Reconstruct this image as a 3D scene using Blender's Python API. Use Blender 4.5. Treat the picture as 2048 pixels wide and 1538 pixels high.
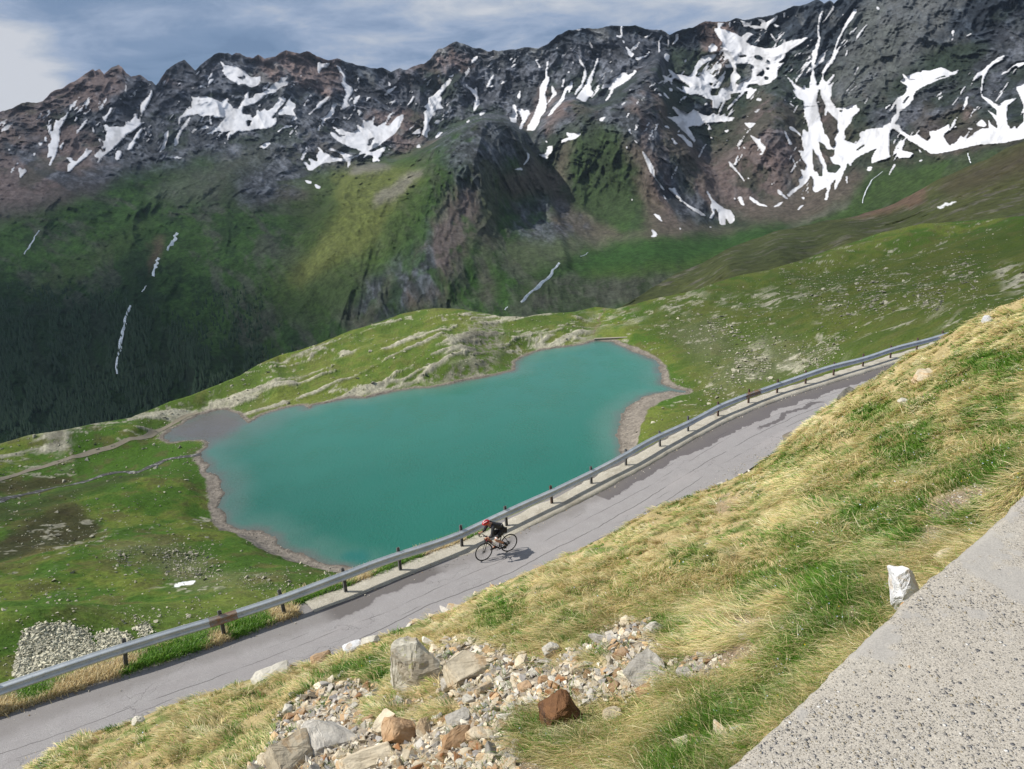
import bpy, bmesh, math, random
import numpy as np
from mathutils import Vector, Matrix
for o in list(bpy.data.objects): bpy.data.objects.remove(o)
S = bpy.context.scene
R_ = math.radians
# ---------------------------------------------------------------- camera
FPX, PITCH, ROLL = 1450.0, 18.0, 4.0
_p, _r = R_(PITCH), R_(ROLL)
_f = np.array([0, math.cos(_p), -math.sin(_p)])
_right = np.array([1.0, 0, 0]); _up = np.array([0, math.sin(_p), math.cos(_p)])
RI = math.cos(_r)*_right - math.sin(_r)*_up
UP = math.sin(_r)*_right + math.cos(_r)*_up
cam_d = bpy.data.cameras.new('camera'); cam = bpy.data.objects.new('camera', cam_d)
S.collection.objects.link(cam)
cam_d.sensor_fit = 'HORIZONTAL'; cam_d.sensor_width = 36.0; cam_d.lens = 36.0*FPX/2048.0
cam_d.clip_start = 0.05; cam_d.clip_end = 30000
M3 = Matrix(((RI[0], UP[0], -_f[0]), (RI[1], UP[1], -_f[1]), (RI[2], UP[2], -_f[2])))
cam.matrix_world = M3.to_4x4(); S.camera = cam
# ---------------------------------------------------------------- sun, sky, exposure
SUN_EL, SUN_AZ = 49.0, -89.0         # azimuth measured from +Y towards +X
SUNV = np.array([math.sin(R_(SUN_AZ))*math.cos(R_(SUN_EL)), math.cos(R_(SUN_AZ))*math.cos(R_(SUN_EL)), math.sin(R_(SUN_EL))])
sl = bpy.data.lights.new('sun', 'SUN'); sl.energy = 5.0; sl.angle = R_(0.55); sl.color = (1, 0.955, 0.88)
so = bpy.data.objects.new('sun', sl); S.collection.objects.link(so)
so.rotation_euler = Vector(SUNV).to_track_quat('Z', 'Y').to_euler(); so.location = (0, 0, 60)
S.view_settings.view_transform = 'Standard'; S.view_settings.look = 'None'
S.view_settings.exposure = 0.25; S.view_settings.gamma = 1.0
S.cycles.max_bounces = 5; S.cycles.diffuse_bounces = 2; S.cycles.glossy_bounces = 2
S.cycles.transmission_bounces = 3; S.cycles.transparent_max_bounces = 12; S.cycles.volume_bounces = 0
S.cycles.use_denoising = True
try: S.cycles.denoiser = 'OPENIMAGEDENOISE'
except Exception: pass

class NT:
    """small helper for node trees"""
    def __init__(s, tree): s.t = tree; s.n = tree.nodes; s.l = tree.links
    def new(s, typ, ins=None, **kw):
        n = s.n.new(typ)
        for k, v in kw.items(): setattr(n, k, v)
        for k, v in (ins or {}).items(): s.put(n.inputs[k], v)
        return n
    def put(s, sock, v):
        if isinstance(v, bpy.types.NodeSocket): s.l.new(v, sock)
        elif isinstance(v, bpy.types.Node): s.l.new(v.outputs[0], sock)
        else:
            if hasattr(sock.default_value, '__len__') and not hasattr(v, '__len__'): v = [v]*len(sock.default_value)
            if hasattr(v, '__len__') and len(v) == 3 and len(sock.default_value) == 4: v = tuple(v)+(1,)
            sock.default_value = v
    def math(s, op, a, b=0.0, c=None, clamp=False):
        n = s.new('ShaderNodeMath', operation=op, use_clamp=clamp); s.put(n.inputs[0], a); s.put(n.inputs[1], b)
        if c is not None: s.put(n.inputs[2], c)
        return n.outputs[0]
    def mix(s, f, a, b, mode='MIX'):
        n = s.new('ShaderNodeMix', data_type='RGBA', blend_type=mode); s.put(n.inputs[0], f); s.put(n.inputs[6], a); s.put(n.inputs[7], b)
        return n.outputs[2]
    def smooth(s, x, lo, hi, a=0.0, b=1.0):
        n = s.new('ShaderNodeMapRange', interpolation_type='SMOOTHSTEP'); 
        for i, v in enumerate((x, lo, hi, a, b)): s.put(n.inputs[i], v)
        return n.outputs[0]
    def noise(s, vec, scale, detail=4, rough=0.55, dist=0.0):
        n = s.new('ShaderNodeTexNoise'); s.put(n.inputs['Vector'], vec); n.inputs['Scale'].default_value = scale
        n.inputs['Detail'].default_value = detail; n.inputs['Roughness'].default_value = rough; n.inputs['Distortion'].default_value = dist
        return n
    def vmath(s, op, a, b):
        n = s.new('ShaderNodeVectorMath', operation=op); s.put(n.inputs[0], a); s.put(n.inputs[1], b); return n.outputs[0]
def dirpx(x, y):
    x = np.asarray(x, float); y = np.asarray(y, float)
    return _f + RI*((x-1024)/FPX)[..., None] - UP*((y-769)/FPX)[..., None]

w = bpy.data.worlds.new('World'); S.world = w; w.use_nodes = True
nt = NT(w.node_tree); nt.n.clear()
out = nt.new('ShaderNodeOutputWorld'); bg = nt.new('ShaderNodeBackground')
sky = nt.new('ShaderNodeTexSky', sky_type='NISHITA', sun_disc=False, sun_elevation=R_(SUN_EL), sun_rotation=R_(SUN_AZ), altitude=2500)
geo = nt.new('ShaderNodeNewGeometry'); tc = nt.new('ShaderNodeTexCoord')
D = tc.outputs['Generated']
sep = nt.new('ShaderNodeSeparateXYZ', {0: D})
# clouds lie on a plane high above: coordinates d.xy / (d.z + c)
dz = nt.math('ADD', nt.math('MAXIMUM', sep.outputs[2], 0.0), 0.16)
cv = nt.new('ShaderNodeCombineXYZ', {0: nt.math('DIVIDE', sep.outputs[0], dz), 1: nt.math('DIVIDE', sep.outputs[1], dz), 2: 3.1}).outputs[0]
n1 = nt.noise(cv, 0.8, 7, 0.56, 0.25).outputs[0]; n2 = nt.noise(cv, 2.6, 7, 0.6, 0.4).outputs[0]
def blob(px, py, width, sy=2.0):
    d = dirpx(px, py); d = d/np.linalg.norm(d)
    v = nt.vmath('SUBTRACT', D, tuple(d)); v = nt.vmath('MULTIPLY', v, (1, 1, sy))
    ln = nt.new('ShaderNodeVectorMath', {0: v}, operation='LENGTH').outputs[1]
    return nt.smooth(ln, 0.0, width, 1.0, 0.0)
bright = nt.math('ADD', nt.math('MULTIPLY', nt.math('SUBTRACT', n1, 0.5), 1.9), nt.math('MULTIPLY', nt.math('SUBTRACT', n2, 0.5), 1.5))
bright = nt.math('ADD', bright, 0.50)
for (px, py, wd, amt) in [(0, 160, .17, .50), (60, 190, .10, .15), (-250, 190, .3, .4), (330, 60, .26, -.30), (130, 40, .2, -.18), (560, 80, .16, -.16), (760, 100, .14, .05),
                          (700, 0, .14, .22), (960, 20, .16, .30), (1250, 0, .22, .22), (1450, 10, .15, .1), (230, 160, .10, -.16), (90, -20, .10, .12), (520, 20, .10, .14)]:
    bright = nt.math('ADD', bright, nt.math('MULTIPLY', blob(px, py, wd), amt))
ramp = nt.new('ShaderNodeValToRGB', {0: bright}); cr = ramp.color_ramp
cr.elements[0].position = 0.0; cr.elements[0].color = (1.15, 1.80, 2.95, 1)
cr.elements[1].position = 1.0; cr.elements[1].color = (5.6, 5.75, 6.1, 1)
for p_, c_ in ((0.3, (1.75, 2.5, 3.8)), (0.55, (2.8, 3.5, 4.8)), (0.8, (4.3, 4.7, 5.4))):
    e = cr.elements.new(p_); e.color = c_+(1,)
skyc = nt.mix(nt.smooth(bright, 0.1, 0.4, 0.9, 1.0), sky.outputs[0], ramp.outputs[0])
nt.put(bg.inputs[0], skyc); bg.inputs[1].default_value = 0.095
nt.l.new(bg.outputs[0], out.inputs[0])
# ---------------------------------------------------------------- numpy helpers
def hsh(*a, seed=0):
    h = np.full(np.broadcast(*a).shape, (seed*374761393+97) & 0xffffffff, dtype=np.uint32)
    for i, v in enumerate(a):
        h ^= (v.astype(np.int64) & 0xffffffff).astype(np.uint32)*np.uint32([2654435761, 2246822519, 3266489917][i])
        h = (h ^ (h >> np.uint32(15)))*np.uint32(2246822519); h ^= h >> np.uint32(13)
    h = h*np.uint32(3266489917); h ^= h >> np.uint32(16)
    return (h & np.uint32(0xffffff)).astype(np.float32)/np.float32(0xffffff)
def vn(x, y, seed=0):
    xi = np.floor(x); yi = np.floor(y); fx = (x-xi).astype(np.float32); fy = (y-yi).astype(np.float32)
    xi = xi.astype(np.int64); yi = yi.astype(np.int64)
    u = fx*fx*fx*(fx*(fx*6-15)+10); v = fy*fy*fy*(fy*(fy*6-15)+10)
    a = hsh(xi, yi, seed=seed); b = hsh(xi+1, yi, seed=seed); c = hsh(xi, yi+1, seed=seed); d = hsh(xi+1, yi+1, seed=seed)
    return (a*(1-u)+b*u)*(1-v)+(c*(1-u)+d*u)*v
def fbm(x, y, s, o=5, seed=0, g=0.5):
    x = np.asarray(x, float)/s; y = np.asarray(y, float)/s; t = 0; a = 1; n = 0
    for i in range(o):
        c, q = math.cos(i*1.1), math.sin(i*1.1)
        t = t+a*vn((c*x-q*y)*2**i+17.3*i, (q*x+c*y)*2**i-9.1*i, seed+i*7); n += a; a *= g
    return t/n
def ridge(x, y, s, o=5, seed=0, g=0.5):
    x = np.asarray(x, float)/s; y = np.asarray(y, float)/s; t = 0; a = 1; n = 0; w_ = 1
    for i in range(o):
        c, q = math.cos(i*.7), math.sin(i*.7)
        v = 1-np.abs(2*vn((c*x-q*y)*2**i+5.3*i, (q*x+c*y)*2**i-3.1*i, seed+i*7)-1)
        v = v*v; t = t+a*v*w_; w_ = np.clip(v*1.6, 0, 1); n += a; a *= g
    return t/n
def sstep(x, a, b): t = np.clip((x-a)/(b-a), 0, 1); return t*t*(3-2*t)
def inpoly(x, y, P):
    r = np.zeros(x.shape, bool); n = len(P)
    for i in range(n):
        x1, y1 = P[i]; x2, y2 = P[(i+1) % n]
        if y1 == y2: continue
        r ^= ((y1 > y) != (y2 > y)) & (x < (x2-x1)*(y-y1)/(y2-y1)+x1)
    return r
def blur(a, n):
    """three box blurs of radius n"""
    n = int(n)
    if n < 1: return a
    for _ in range(2):
        for ax in (0, 1):
            p = np.pad(a, [(n+1, n) if i == ax else (0, 0) for i in (0, 1)], mode='edge'); c = np.cumsum(p, axis=ax, dtype=np.float64)
            s1 = [slice(None)]*2; s2 = [slice(None)]*2; s1[ax] = slice(2*n+1, None); s2[ax] = slice(0, -(2*n+1))
            a = ((c[tuple(s1)]-c[tuple(s2)])/(2*n+1)).astype(np.float32)
    return a
class Raster:
    def __init__(s, x0, y0, x1, y1, st): s.x0, s.y0, s.st = x0, y0, st; s.w = int((x1-x0)/st)+1; s.h = int((y1-y0)/st)+1
    def fill(s, polys, bl=0, m=None):
        if m is None: m = np.zeros((s.h, s.w), np.float32)
        for P in polys:
            val = 1.0
            if len(P) == 2 and isinstance(P[1], (int, float)): P, val = P
            a = np.array(P, float); i0 = max(0, int((a[:, 0].min()-s.x0)/s.st)); i1 = min(s.w, int((a[:, 0].max()-s.x0)/s.st)+2)
            j0 = max(0, int((a[:, 1].min()-s.y0)/s.st)); j1 = min(s.h, int((a[:, 1].max()-s.y0)/s.st)+2)
            if i1 <= i0 or j1 <= j0: continue
            X, Y = np.meshgrid(s.x0+(np.arange(i0, i1)+.5)*s.st, s.y0+(np.arange(j0, j1)+.5)*s.st)
            k = inpoly(X, Y, P); m[j0:j1, i0:i1][k] = val
        return blur(m, bl/s.st)
    def at(s, m, x, y):
        u = np.clip((x-s.x0)/s.st-.5, 0, s.w-1.001); v = np.clip((y-s.y0)/s.st-.5, 0, s.h-1.001)
        i = u.astype(int); j = v.astype(int); fu = u-i; fv = v-j
        return (m[j, i]*(1-fu)+m[j, i+1]*fu)*(1-fv)+(m[j+1, i]*(1-fu)+m[j+1, i+1]*fu)*fv
def line_poly(pts, w0, w1=None):
    """a ribbon polygon along a polyline"""
    p = np.array(pts, float); n = len(p); w1 = w0 if w1 is None else w1
    t = np.gradient(p, axis=0); t /= np.linalg.norm(t, axis=1)[:, None]+1e-9; nn = np.stack([-t[:, 1], t[:, 0]], 1)
    ww = np.linspace(w0, w1, n)[:, None]/2
    return [tuple(q) for q in np.vstack([p+nn*ww, (p-nn*ww)[::-1]])]
class TPS:
    def __init__(s, P, v, reg=0.0):
        s.P = np.array(P, float); v = np.array(v, float); n = len(s.P)
        s.sc = s.P.std(axis=0).mean(); s.mu = s.P.mean(axis=0); s.P = (s.P-s.mu)/s.sc
        d = np.linalg.norm(s.P[:, None]-s.P[None], axis=2); K = s.k(d)+np.eye(n)*reg
        A = np.zeros((n+3, n+3)); A[:n, :n] = K; A[:n, n] = 1; A[:n, n+1:] = s.P; A[n, :n] = 1; A[n+1:, :n] = s.P.T
        s.c = np.linalg.solve(A, np.concatenate([v, [0, 0, 0]]))
    def k(s, d): return d*d*np.log(d+1e-9)
    def __call__(s, x, y):
        sh = np.shape(x); q = (np.stack([np.ravel(x), np.ravel(y)], 1)-s.mu)/s.sc; o = np.empty(len(q))
        for i in range(0, len(q), 40000):
            b = q[i:i+40000]; d = np.sqrt(((b[:, None]-s.P[None])**2).sum(2))
            o[i:i+40000] = s.k(d)@s.c[:-3]+s.c[-3]+b@s.c[-2:]
        return o.reshape(sh)
def unz(x, y, z):
    d = dirpx(x, y); return d*(np.asarray(z, float)/d[..., 2])[..., None]
def unr(x, y, r):
    d = dirpx(x, y); h = np.hypot(d[..., 0], d[..., 1]); return d*(np.asarray(r, float)/h)[..., None]
def azt(x, y):
    d = dirpx(x, y); return np.arctan2(d[..., 0], d[..., 1]), d[..., 2]/np.hypot(d[..., 0], d[..., 1])
def topx(P):
    z = P@_f; return 1024+FPX*(P@RI)/z, 769-FPX*(P@UP)/z
def link(o, parent=None):
    S.collection.objects.link(o)
    if parent is not None: o.parent = parent
    return o
def tag(o, label=None, cat=None, group=None, kind=None):
    if label: o['label'] = label
    if cat: o['category'] = cat
    if group: o['group'] = group
    if kind: o['kind'] = kind
    return o
def raw_mesh(name, V, faces_flat, counts, mat=None, attrs=None, smooth=True, uv=None):
    me = bpy.data.meshes.new(name); V = np.asarray(V, np.float32)
    me.vertices.add(len(V)); me.vertices.foreach_set('co', V.ravel())
    ff = np.asarray(faces_flat, np.int32).ravel(); cn = np.asarray(counts, np.int32)
    me.loops.add(len(ff)); me.loops.foreach_set('vertex_index', ff)
    me.polygons.add(len(cn)); st = np.concatenate([[0], np.cumsum(cn)[:-1]]).astype(np.int32)
    me.polygons.foreach_set('loop_start', st); me.polygons.foreach_set('loop_total', cn)
    me.polygons.foreach_set('use_smooth', np.full(len(cn), smooth, bool))
    me.update(calc_edges=True)
    for k, a in (attrs or {}).items():
        a = np.asarray(a, np.float32)
        if a.ndim == 1:
            at = me.attributes.new(k, 'FLOAT', 'POINT'); at.data.foreach_set('value', a)
        else:
            if a.shape[1] == 3: a = np.hstack([a, np.ones((len(a), 1), np.float32)])
            at = me.attributes.new(k, 'FLOAT_COLOR', 'POINT'); at.data.foreach_set('color', a.ravel())
    if mat: me.materials.append(mat)
    return me
def grid_mesh(name, G, mat, attrs=None, keep=None, flip=False):
    """G: (rows, cols, 3)"""
    h, w_ = G.shape[:2]; idx = np.arange(h*w_).reshape(h, w_)
    a, b, c, d = idx[:-1, :-1], idx[:-1, 1:], idx[1:, 1:], idx[1:, :-1]
    F = np.stack([a, d, c, b] if not flip else [a, b, c, d], -1).reshape(-1, 4)
    if keep is not None: F = F[(keep[:-1, :-1] & keep[1:, 1:] & keep[:-1, 1:] & keep[1:, :-1]).ravel()]
    at = {k: v.reshape(h*w_, -1).squeeze() if v.ndim == 2 else v.reshape(h*w_, v.shape[2]) for k, v in (attrs or {}).items()}
    return raw_mesh(name, G.reshape(-1, 3), F, np.full(len(F), 4), mat, at)
def mat_new(name):
    m = bpy.data.materials.new(name); m.use_nodes = True; n = NT(m.node_tree); n.n.clear()
    o = n.new('ShaderNodeOutputMaterial'); b = n.new('ShaderNodeBsdfPrincipled'); n.l.new(b.outputs[0], o.inputs[0])
    n.b = b; n.o = o; return m, n
def plain(name, col, rough=0.6, metal=0.0, noise=0.0, nscale=8, bump=0.0, spec=0.5):
    m, n = mat_new(name); t = n.new('ShaderNodeTexCoord').outputs['Object']
    c = col
    if noise:
        f = n.noise(t, nscale, 5, 0.6).outputs[0]
        c = n.mix(f, tuple(v*(1-noise) for v in col), tuple(min(1, v*(1+noise)) for v in col))
    n.put(n.b.inputs['Base Color'], c); n.b.inputs['Roughness'].default_value = rough; n.b.inputs['Metallic'].default_value = metal
    n.b.inputs['Specular IOR Level'].default_value = spec
    if bump:
        bn = n.new('ShaderNodeBump', {'Height': n.noise(t, nscale*4, 4).outputs[0], 'Strength': bump, 'Distance': 0.01}); n.put(n.b.inputs['Normal'], bn)
    return m
def terrain_mat(name, fine_scale, amp=0.35, bump=0.6, bdist=1.0, rough=0.95):
    """vertex colour x fine procedural variation, plus a bump"""
    m, n = mat_new(name); t = n.new('ShaderNodeTexCoord').outputs['Object']
    a = n.new('ShaderNodeAttribute', attribute_name='col').outputs['Color']
    f = n.noise(t, fine_scale, 6, 0.65).outputs[0]
    k = n.new('ShaderNodeMapRange', {0: f, 1: 0.25, 2: 0.75, 3: 1-amp, 4: 1+amp}).outputs[0]
    cc = n.new('ShaderNodeVectorMath', {0: a}, operation='SCALE'); n.put(cc.inputs[3], k)
    n.put(n.b.inputs['Base Color'], cc.outputs[0]); n.b.inputs['Roughness'].default_value = rough
    n.b.inputs['Specular IOR Level'].default_value = 0.15
    bn = n.new('ShaderNodeBump', {'Height': f, 'Strength': bump, 'Distance': bdist}); n.put(n.b.inputs['Normal'], bn)
    return m
def paint(col, xw, yw, ras, layers):
    """layers: (polys, colour, blur, strength); xw, yw are (noise-warped) lookup coordinates"""
    for L in layers:
        polys, c, bl = L[:3]; k = L[3] if len(L) > 3 else 1.0
        m = ras.at(ras.fill(polys, bl), xw, yw)*k
        c = np.asarray(c, float)
        col = col*(1-m[..., None])+c*m[..., None]
    return col
def plf(pts):
    """piecewise-linear function of x"""
    p = np.array(pts, float); return lambda x: np.interp(x, p[:, 0], p[:, 1])
# ================================================================ snow outlines, traced on the mountain face
def TT(ox, oy, s, polys): return [[(ox+x/s, oy+y/s) for x, y in P] for P in polys]
SN = []; HO = []
SN += TT(0, 100, 5.12, [
 [(465,765),(500,775),(520,760),(520,840),(555,830),(555,760),(575,715),(600,730),(650,690),(700,635),(705,650),(660,720),(640,770),(615,810),(610,880),(605,960),(570,1080),(515,1190),(500,1180),(540,1090),(485,1110),(485,1080),(500,1040),(495,950),(520,960),(525,890),(500,850),(490,790)],
 [(720,560),(740,550),(735,620),(715,625)],[(770,720),(785,665),(795,700),(765,750)],[(390,955),(445,940),(410,990)],[(455,890),(480,900),(475,945),(460,940)],[(335,1060),(370,1050),(355,1085)],
 [(180,1210),(215,1205),(230,1225),(260,1215),(270,1240),(205,1315),(195,1250)],
 [(670,1100),(735,1100),(740,1130),(780,1135),(850,1070),(890,1005),(905,1030),(950,1020),(900,1080),(800,1160),(710,1250),(690,1245),(700,1165),(735,1160)],
 [(960,1090),(1010,1040),(1060,980),(1050,930),(1080,930),(1090,850),(1065,775),(1090,760),(1110,790),(1170,780),(1270,790),(1340,730),(1410,635),(1400,680),(1420,720),(1450,660),(1435,590),(1440,560),(1490,500),(1530,470),(1555,405),(1565,420),(1545,500),(1490,600),(1440,700),(1440,750),(1500,730),(1440,770),(1380,820),(1300,870),(1180,990),(1090,1070),(1040,1100),(1020,1150),(1000,1170),(1015,1105)],
 [(1040,690),(1090,670),(1130,590),(1160,600),(1100,690),(1075,735),(1060,710)],[(1265,520),(1272,440),(1290,350),(1296,352),(1287,460)],[(1210,500),(1250,490),(1240,510)],
 [(1475,770),(1440,850),(1380,930),(1390,960),(1340,1025),(1300,1030),(1330,960),(1390,870)],[(1205,1025),(1250,1040),(1245,1080),(1200,1140),(1175,1110),(1190,1060)],
 [(610,990),(665,920),(640,980),(625,1035)],[(945,775),(975,830),(955,850)],[(1005,900),(1035,915),(1015,945)],[(1770,1100),(1830,1085),(1870,1105),(1780,1108)]])
HO += TT(0, 100, 5.12, [[(1035,1010),(1080,1005),(1085,1040),(1040,1045)]])
SN += TT(300, 80, 5.12, [
 [(710,215),(740,235),(770,260),(860,270),(865,240),(885,270),(940,300),(980,320),(1000,360),(1040,385),(1130,370),(1135,410),(1105,460),(1040,485),(990,460),(960,440),(900,465),(890,440),(800,395),(750,340),(730,300),(760,300),(740,260)],
 [(1720,225),(1740,225),(1750,240),(1845,235),(1800,290),(1770,285),(1740,310),(1730,350),(1715,290)],[(605,405),(665,400),(620,440),(600,450)],[(455,445),(500,475),(540,455),(575,490),(510,485)],[(415,490),(490,485),(430,500)],
 [(415,580),(470,590),(560,575),(610,590),(700,620),(720,640),(800,590),(795,640),(830,670),(850,700),(900,710),(930,660),(970,600),(975,560),(1010,530),(1015,570),(1000,610),(1060,590),(1070,550),(1150,540),(1220,490),(1290,430),(1330,410),(1345,375),(1380,385),(1410,350),(1400,400),(1370,420),(1415,420),(1415,460),(1330,480),(1280,540),(1200,560),(1150,600),(1060,660),(990,670),(960,680),(945,710),(950,760),(980,770),(1030,760),(1045,800),(1090,770),(1100,700),(1130,740),(1180,700),(1200,730),(1270,680),(1310,630),(1320,580),(1400,600),(1370,640),(1320,700),(1250,790),(1240,810),(1295,790),(1290,860),(1200,905),(1060,915),(950,935),(890,940),(850,975),(800,995),(780,970),(850,925),(760,950),(700,930),(640,960),(570,965),(640,930),(660,900),(700,890),(720,860),(780,790),(790,765),(750,790),(700,800),(650,795),(655,770),(520,775),(490,755),(430,765),(350,790),(320,800),(300,880),(285,860),(300,800),(370,730),(430,690),(430,640),(440,610)],
 [(425,770),(385,860),(330,930),(295,1010),(285,1060),(250,1095),(245,1060),(265,1000),(290,950),(320,900),(375,820)],[(195,920),(185,960),(180,1020),(150,1090),(95,1170),(125,1080),(150,1000),(140,965)],
 [(1470,540),(1430,620),(1490,660),(1480,700),(1460,720),(1500,790),(1515,805),(1450,830),(1480,770),(1400,760),(1330,770),(1320,740),(1360,700),(1400,640)],
 [(1605,785),(1640,740),(1700,700),(1720,650),(1820,580),(1845,575),(1790,640),(1740,690),(1690,720)],[(1875,635),(1925,645),(1890,700),(1890,740),(1840,800),(1790,815),(1735,815),(1800,780),(1850,720)],
 [(1305,940),(1350,900),(1390,875),(1440,880),(1520,865),(1450,890),(1360,905),(1320,948)],[(1120,1100),(1180,1050),(1215,1040),(1235,1060),(1165,1120),(1150,1100)],
 [(610,790),(622,780),(632,870),(610,860)],[(520,885),(590,870),(600,905),(530,910)],[(400,985),(460,905),(500,900),(440,945)],[(1385,798),(1430,798),(1400,812)],[(470,1385),(515,1365),(515,1372),(475,1390)]])
HO += TT(300, 80, 5.12, [[(880,370),(980,365),(975,395),(930,405)],[(990,830),(1040,820),(1030,880),(1000,890)]])
SN += TT(600, 80, 5.12, [
 [(370,260),(400,270),(430,320),(460,360),(460,430),(490,465),(530,475),(545,520),(510,570),(480,640),(510,670),(440,715),(410,725),(440,660),(455,590),(470,550),(460,500),(420,440),(440,420),(445,370),(400,310)],
 [(550,655),(560,590),(600,570),(620,560),(590,610),(570,660)],[(495,630),(530,590),(540,600),(500,640)],[(690,590),(725,590),(700,620),(675,625)],[(855,575),(900,505),(935,500),(990,460),(990,480),(930,530),(890,560)],[(905,420),(935,455),(915,480)],
 [(30,1245),(60,1250),(100,1290),(115,1270),(80,1210),(110,1215),(140,1235),(190,1245),(165,1185),(200,1130),(160,1075),(200,1110),(240,1150),(320,1180),(340,1200),(430,1215),(460,1220),(440,1180),(360,1140),(300,1130),(290,1100),(380,1130),(470,1170),(540,1180),(600,1170),(630,1140),(600,1120),(520,1110),(480,1080),(400,1040),(340,1000),(300,940),(350,950),(390,990),(440,1000),(400,960),(380,930),(310,875),(340,890),(390,915),(430,910),(460,940),(500,945),(550,930),(590,920),(580,860),(620,890),(650,850),(645,810),(690,830),(740,820),(770,745),(760,800),(745,860),(790,895),(850,850),(890,840),(870,885),(920,870),(990,790),(1060,755),(1060,800),(1020,880),(980,950),(900,1010),(830,1060),(770,1100),(690,1140),(740,1150),(800,1120),(880,1090),(860,1140),(830,1170),(830,1195),(790,1210),(830,1240),(750,1250),(750,1190),(700,1180),(640,1220),(690,1160),(620,1170),(540,1215),(510,1240),(510,1280),(485,1320),(490,1245),(430,1235),(330,1250),(240,1260),(170,1300),(120,1340),(85,1330)],
 [(1560,395),(1540,430),(1480,510),(1440,570),(1450,610),(1440,660),(1470,700),(1400,720),(1360,740),(1350,790),(1315,850),(1325,920),(1305,960),(1305,1005),(1250,970),(1265,920),(1270,840),(1280,800),(1270,740),(1300,710),(1275,685),(1310,650),(1320,590),(1380,560),(1430,500),(1470,450),(1510,420)],
 [(1485,360),(1550,365),(1600,330),(1665,275),(1640,310),(1580,350),(1550,385),(1545,375)],[(1745,240),(1770,195),(1800,170),(1830,170),(1800,210),(1760,240)],[(1670,80),(1690,90),(1710,140),(1690,115)],
 [(1690,435),(1720,470),(1780,515),(1810,475),(1815,560),(1840,625),(1830,665),(1770,740),(1785,660),(1800,600),(1780,560),(1740,510),(1700,480)],[(1990,340),(1970,410),(1920,490),(1900,490),(1950,400)],[(1940,490),(1980,465),(1975,485)],
 [(1140,960),(1170,940),(1235,905),(1230,965),(1180,970)],[(1190,1090),(1215,1060),(1235,1100),(1200,1105)],[(1090,690),(1130,620),(1165,565),(1170,600),(1140,640)],[(1365,850),(1400,820),(1440,815),(1420,865)],[(1380,1000),(1420,940),(1465,935),(1440,975),(1400,1010)],
 [(1825,760),(1860,730),(1920,710),(1880,760),(1850,770)],[(1690,850),(1740,810),(1730,840)],[(590,710),(640,735),(610,790)],[(440,785),(490,800),(450,810)],[(1300,1085),(1320,1060),(1310,1090)],[(45,1435),(120,1445),(110,1475),(80,1470)],[(145,1465),(210,1500),(210,1525),(165,1520)],
 [(595,470),(590,400),(605,370),(603,440)],[(1380,780),(1430,760),(1400,785)],[(1550,790),(1580,785),(1560,805)],[(975,610),(985,640),(930,660)]])
HO += TT(600, 80, 5.12, [[(700,1020),(770,990),(745,1030),(730,1080),(690,1090)],[(390,960),(470,970),(460,985),(400,985)]])
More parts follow.
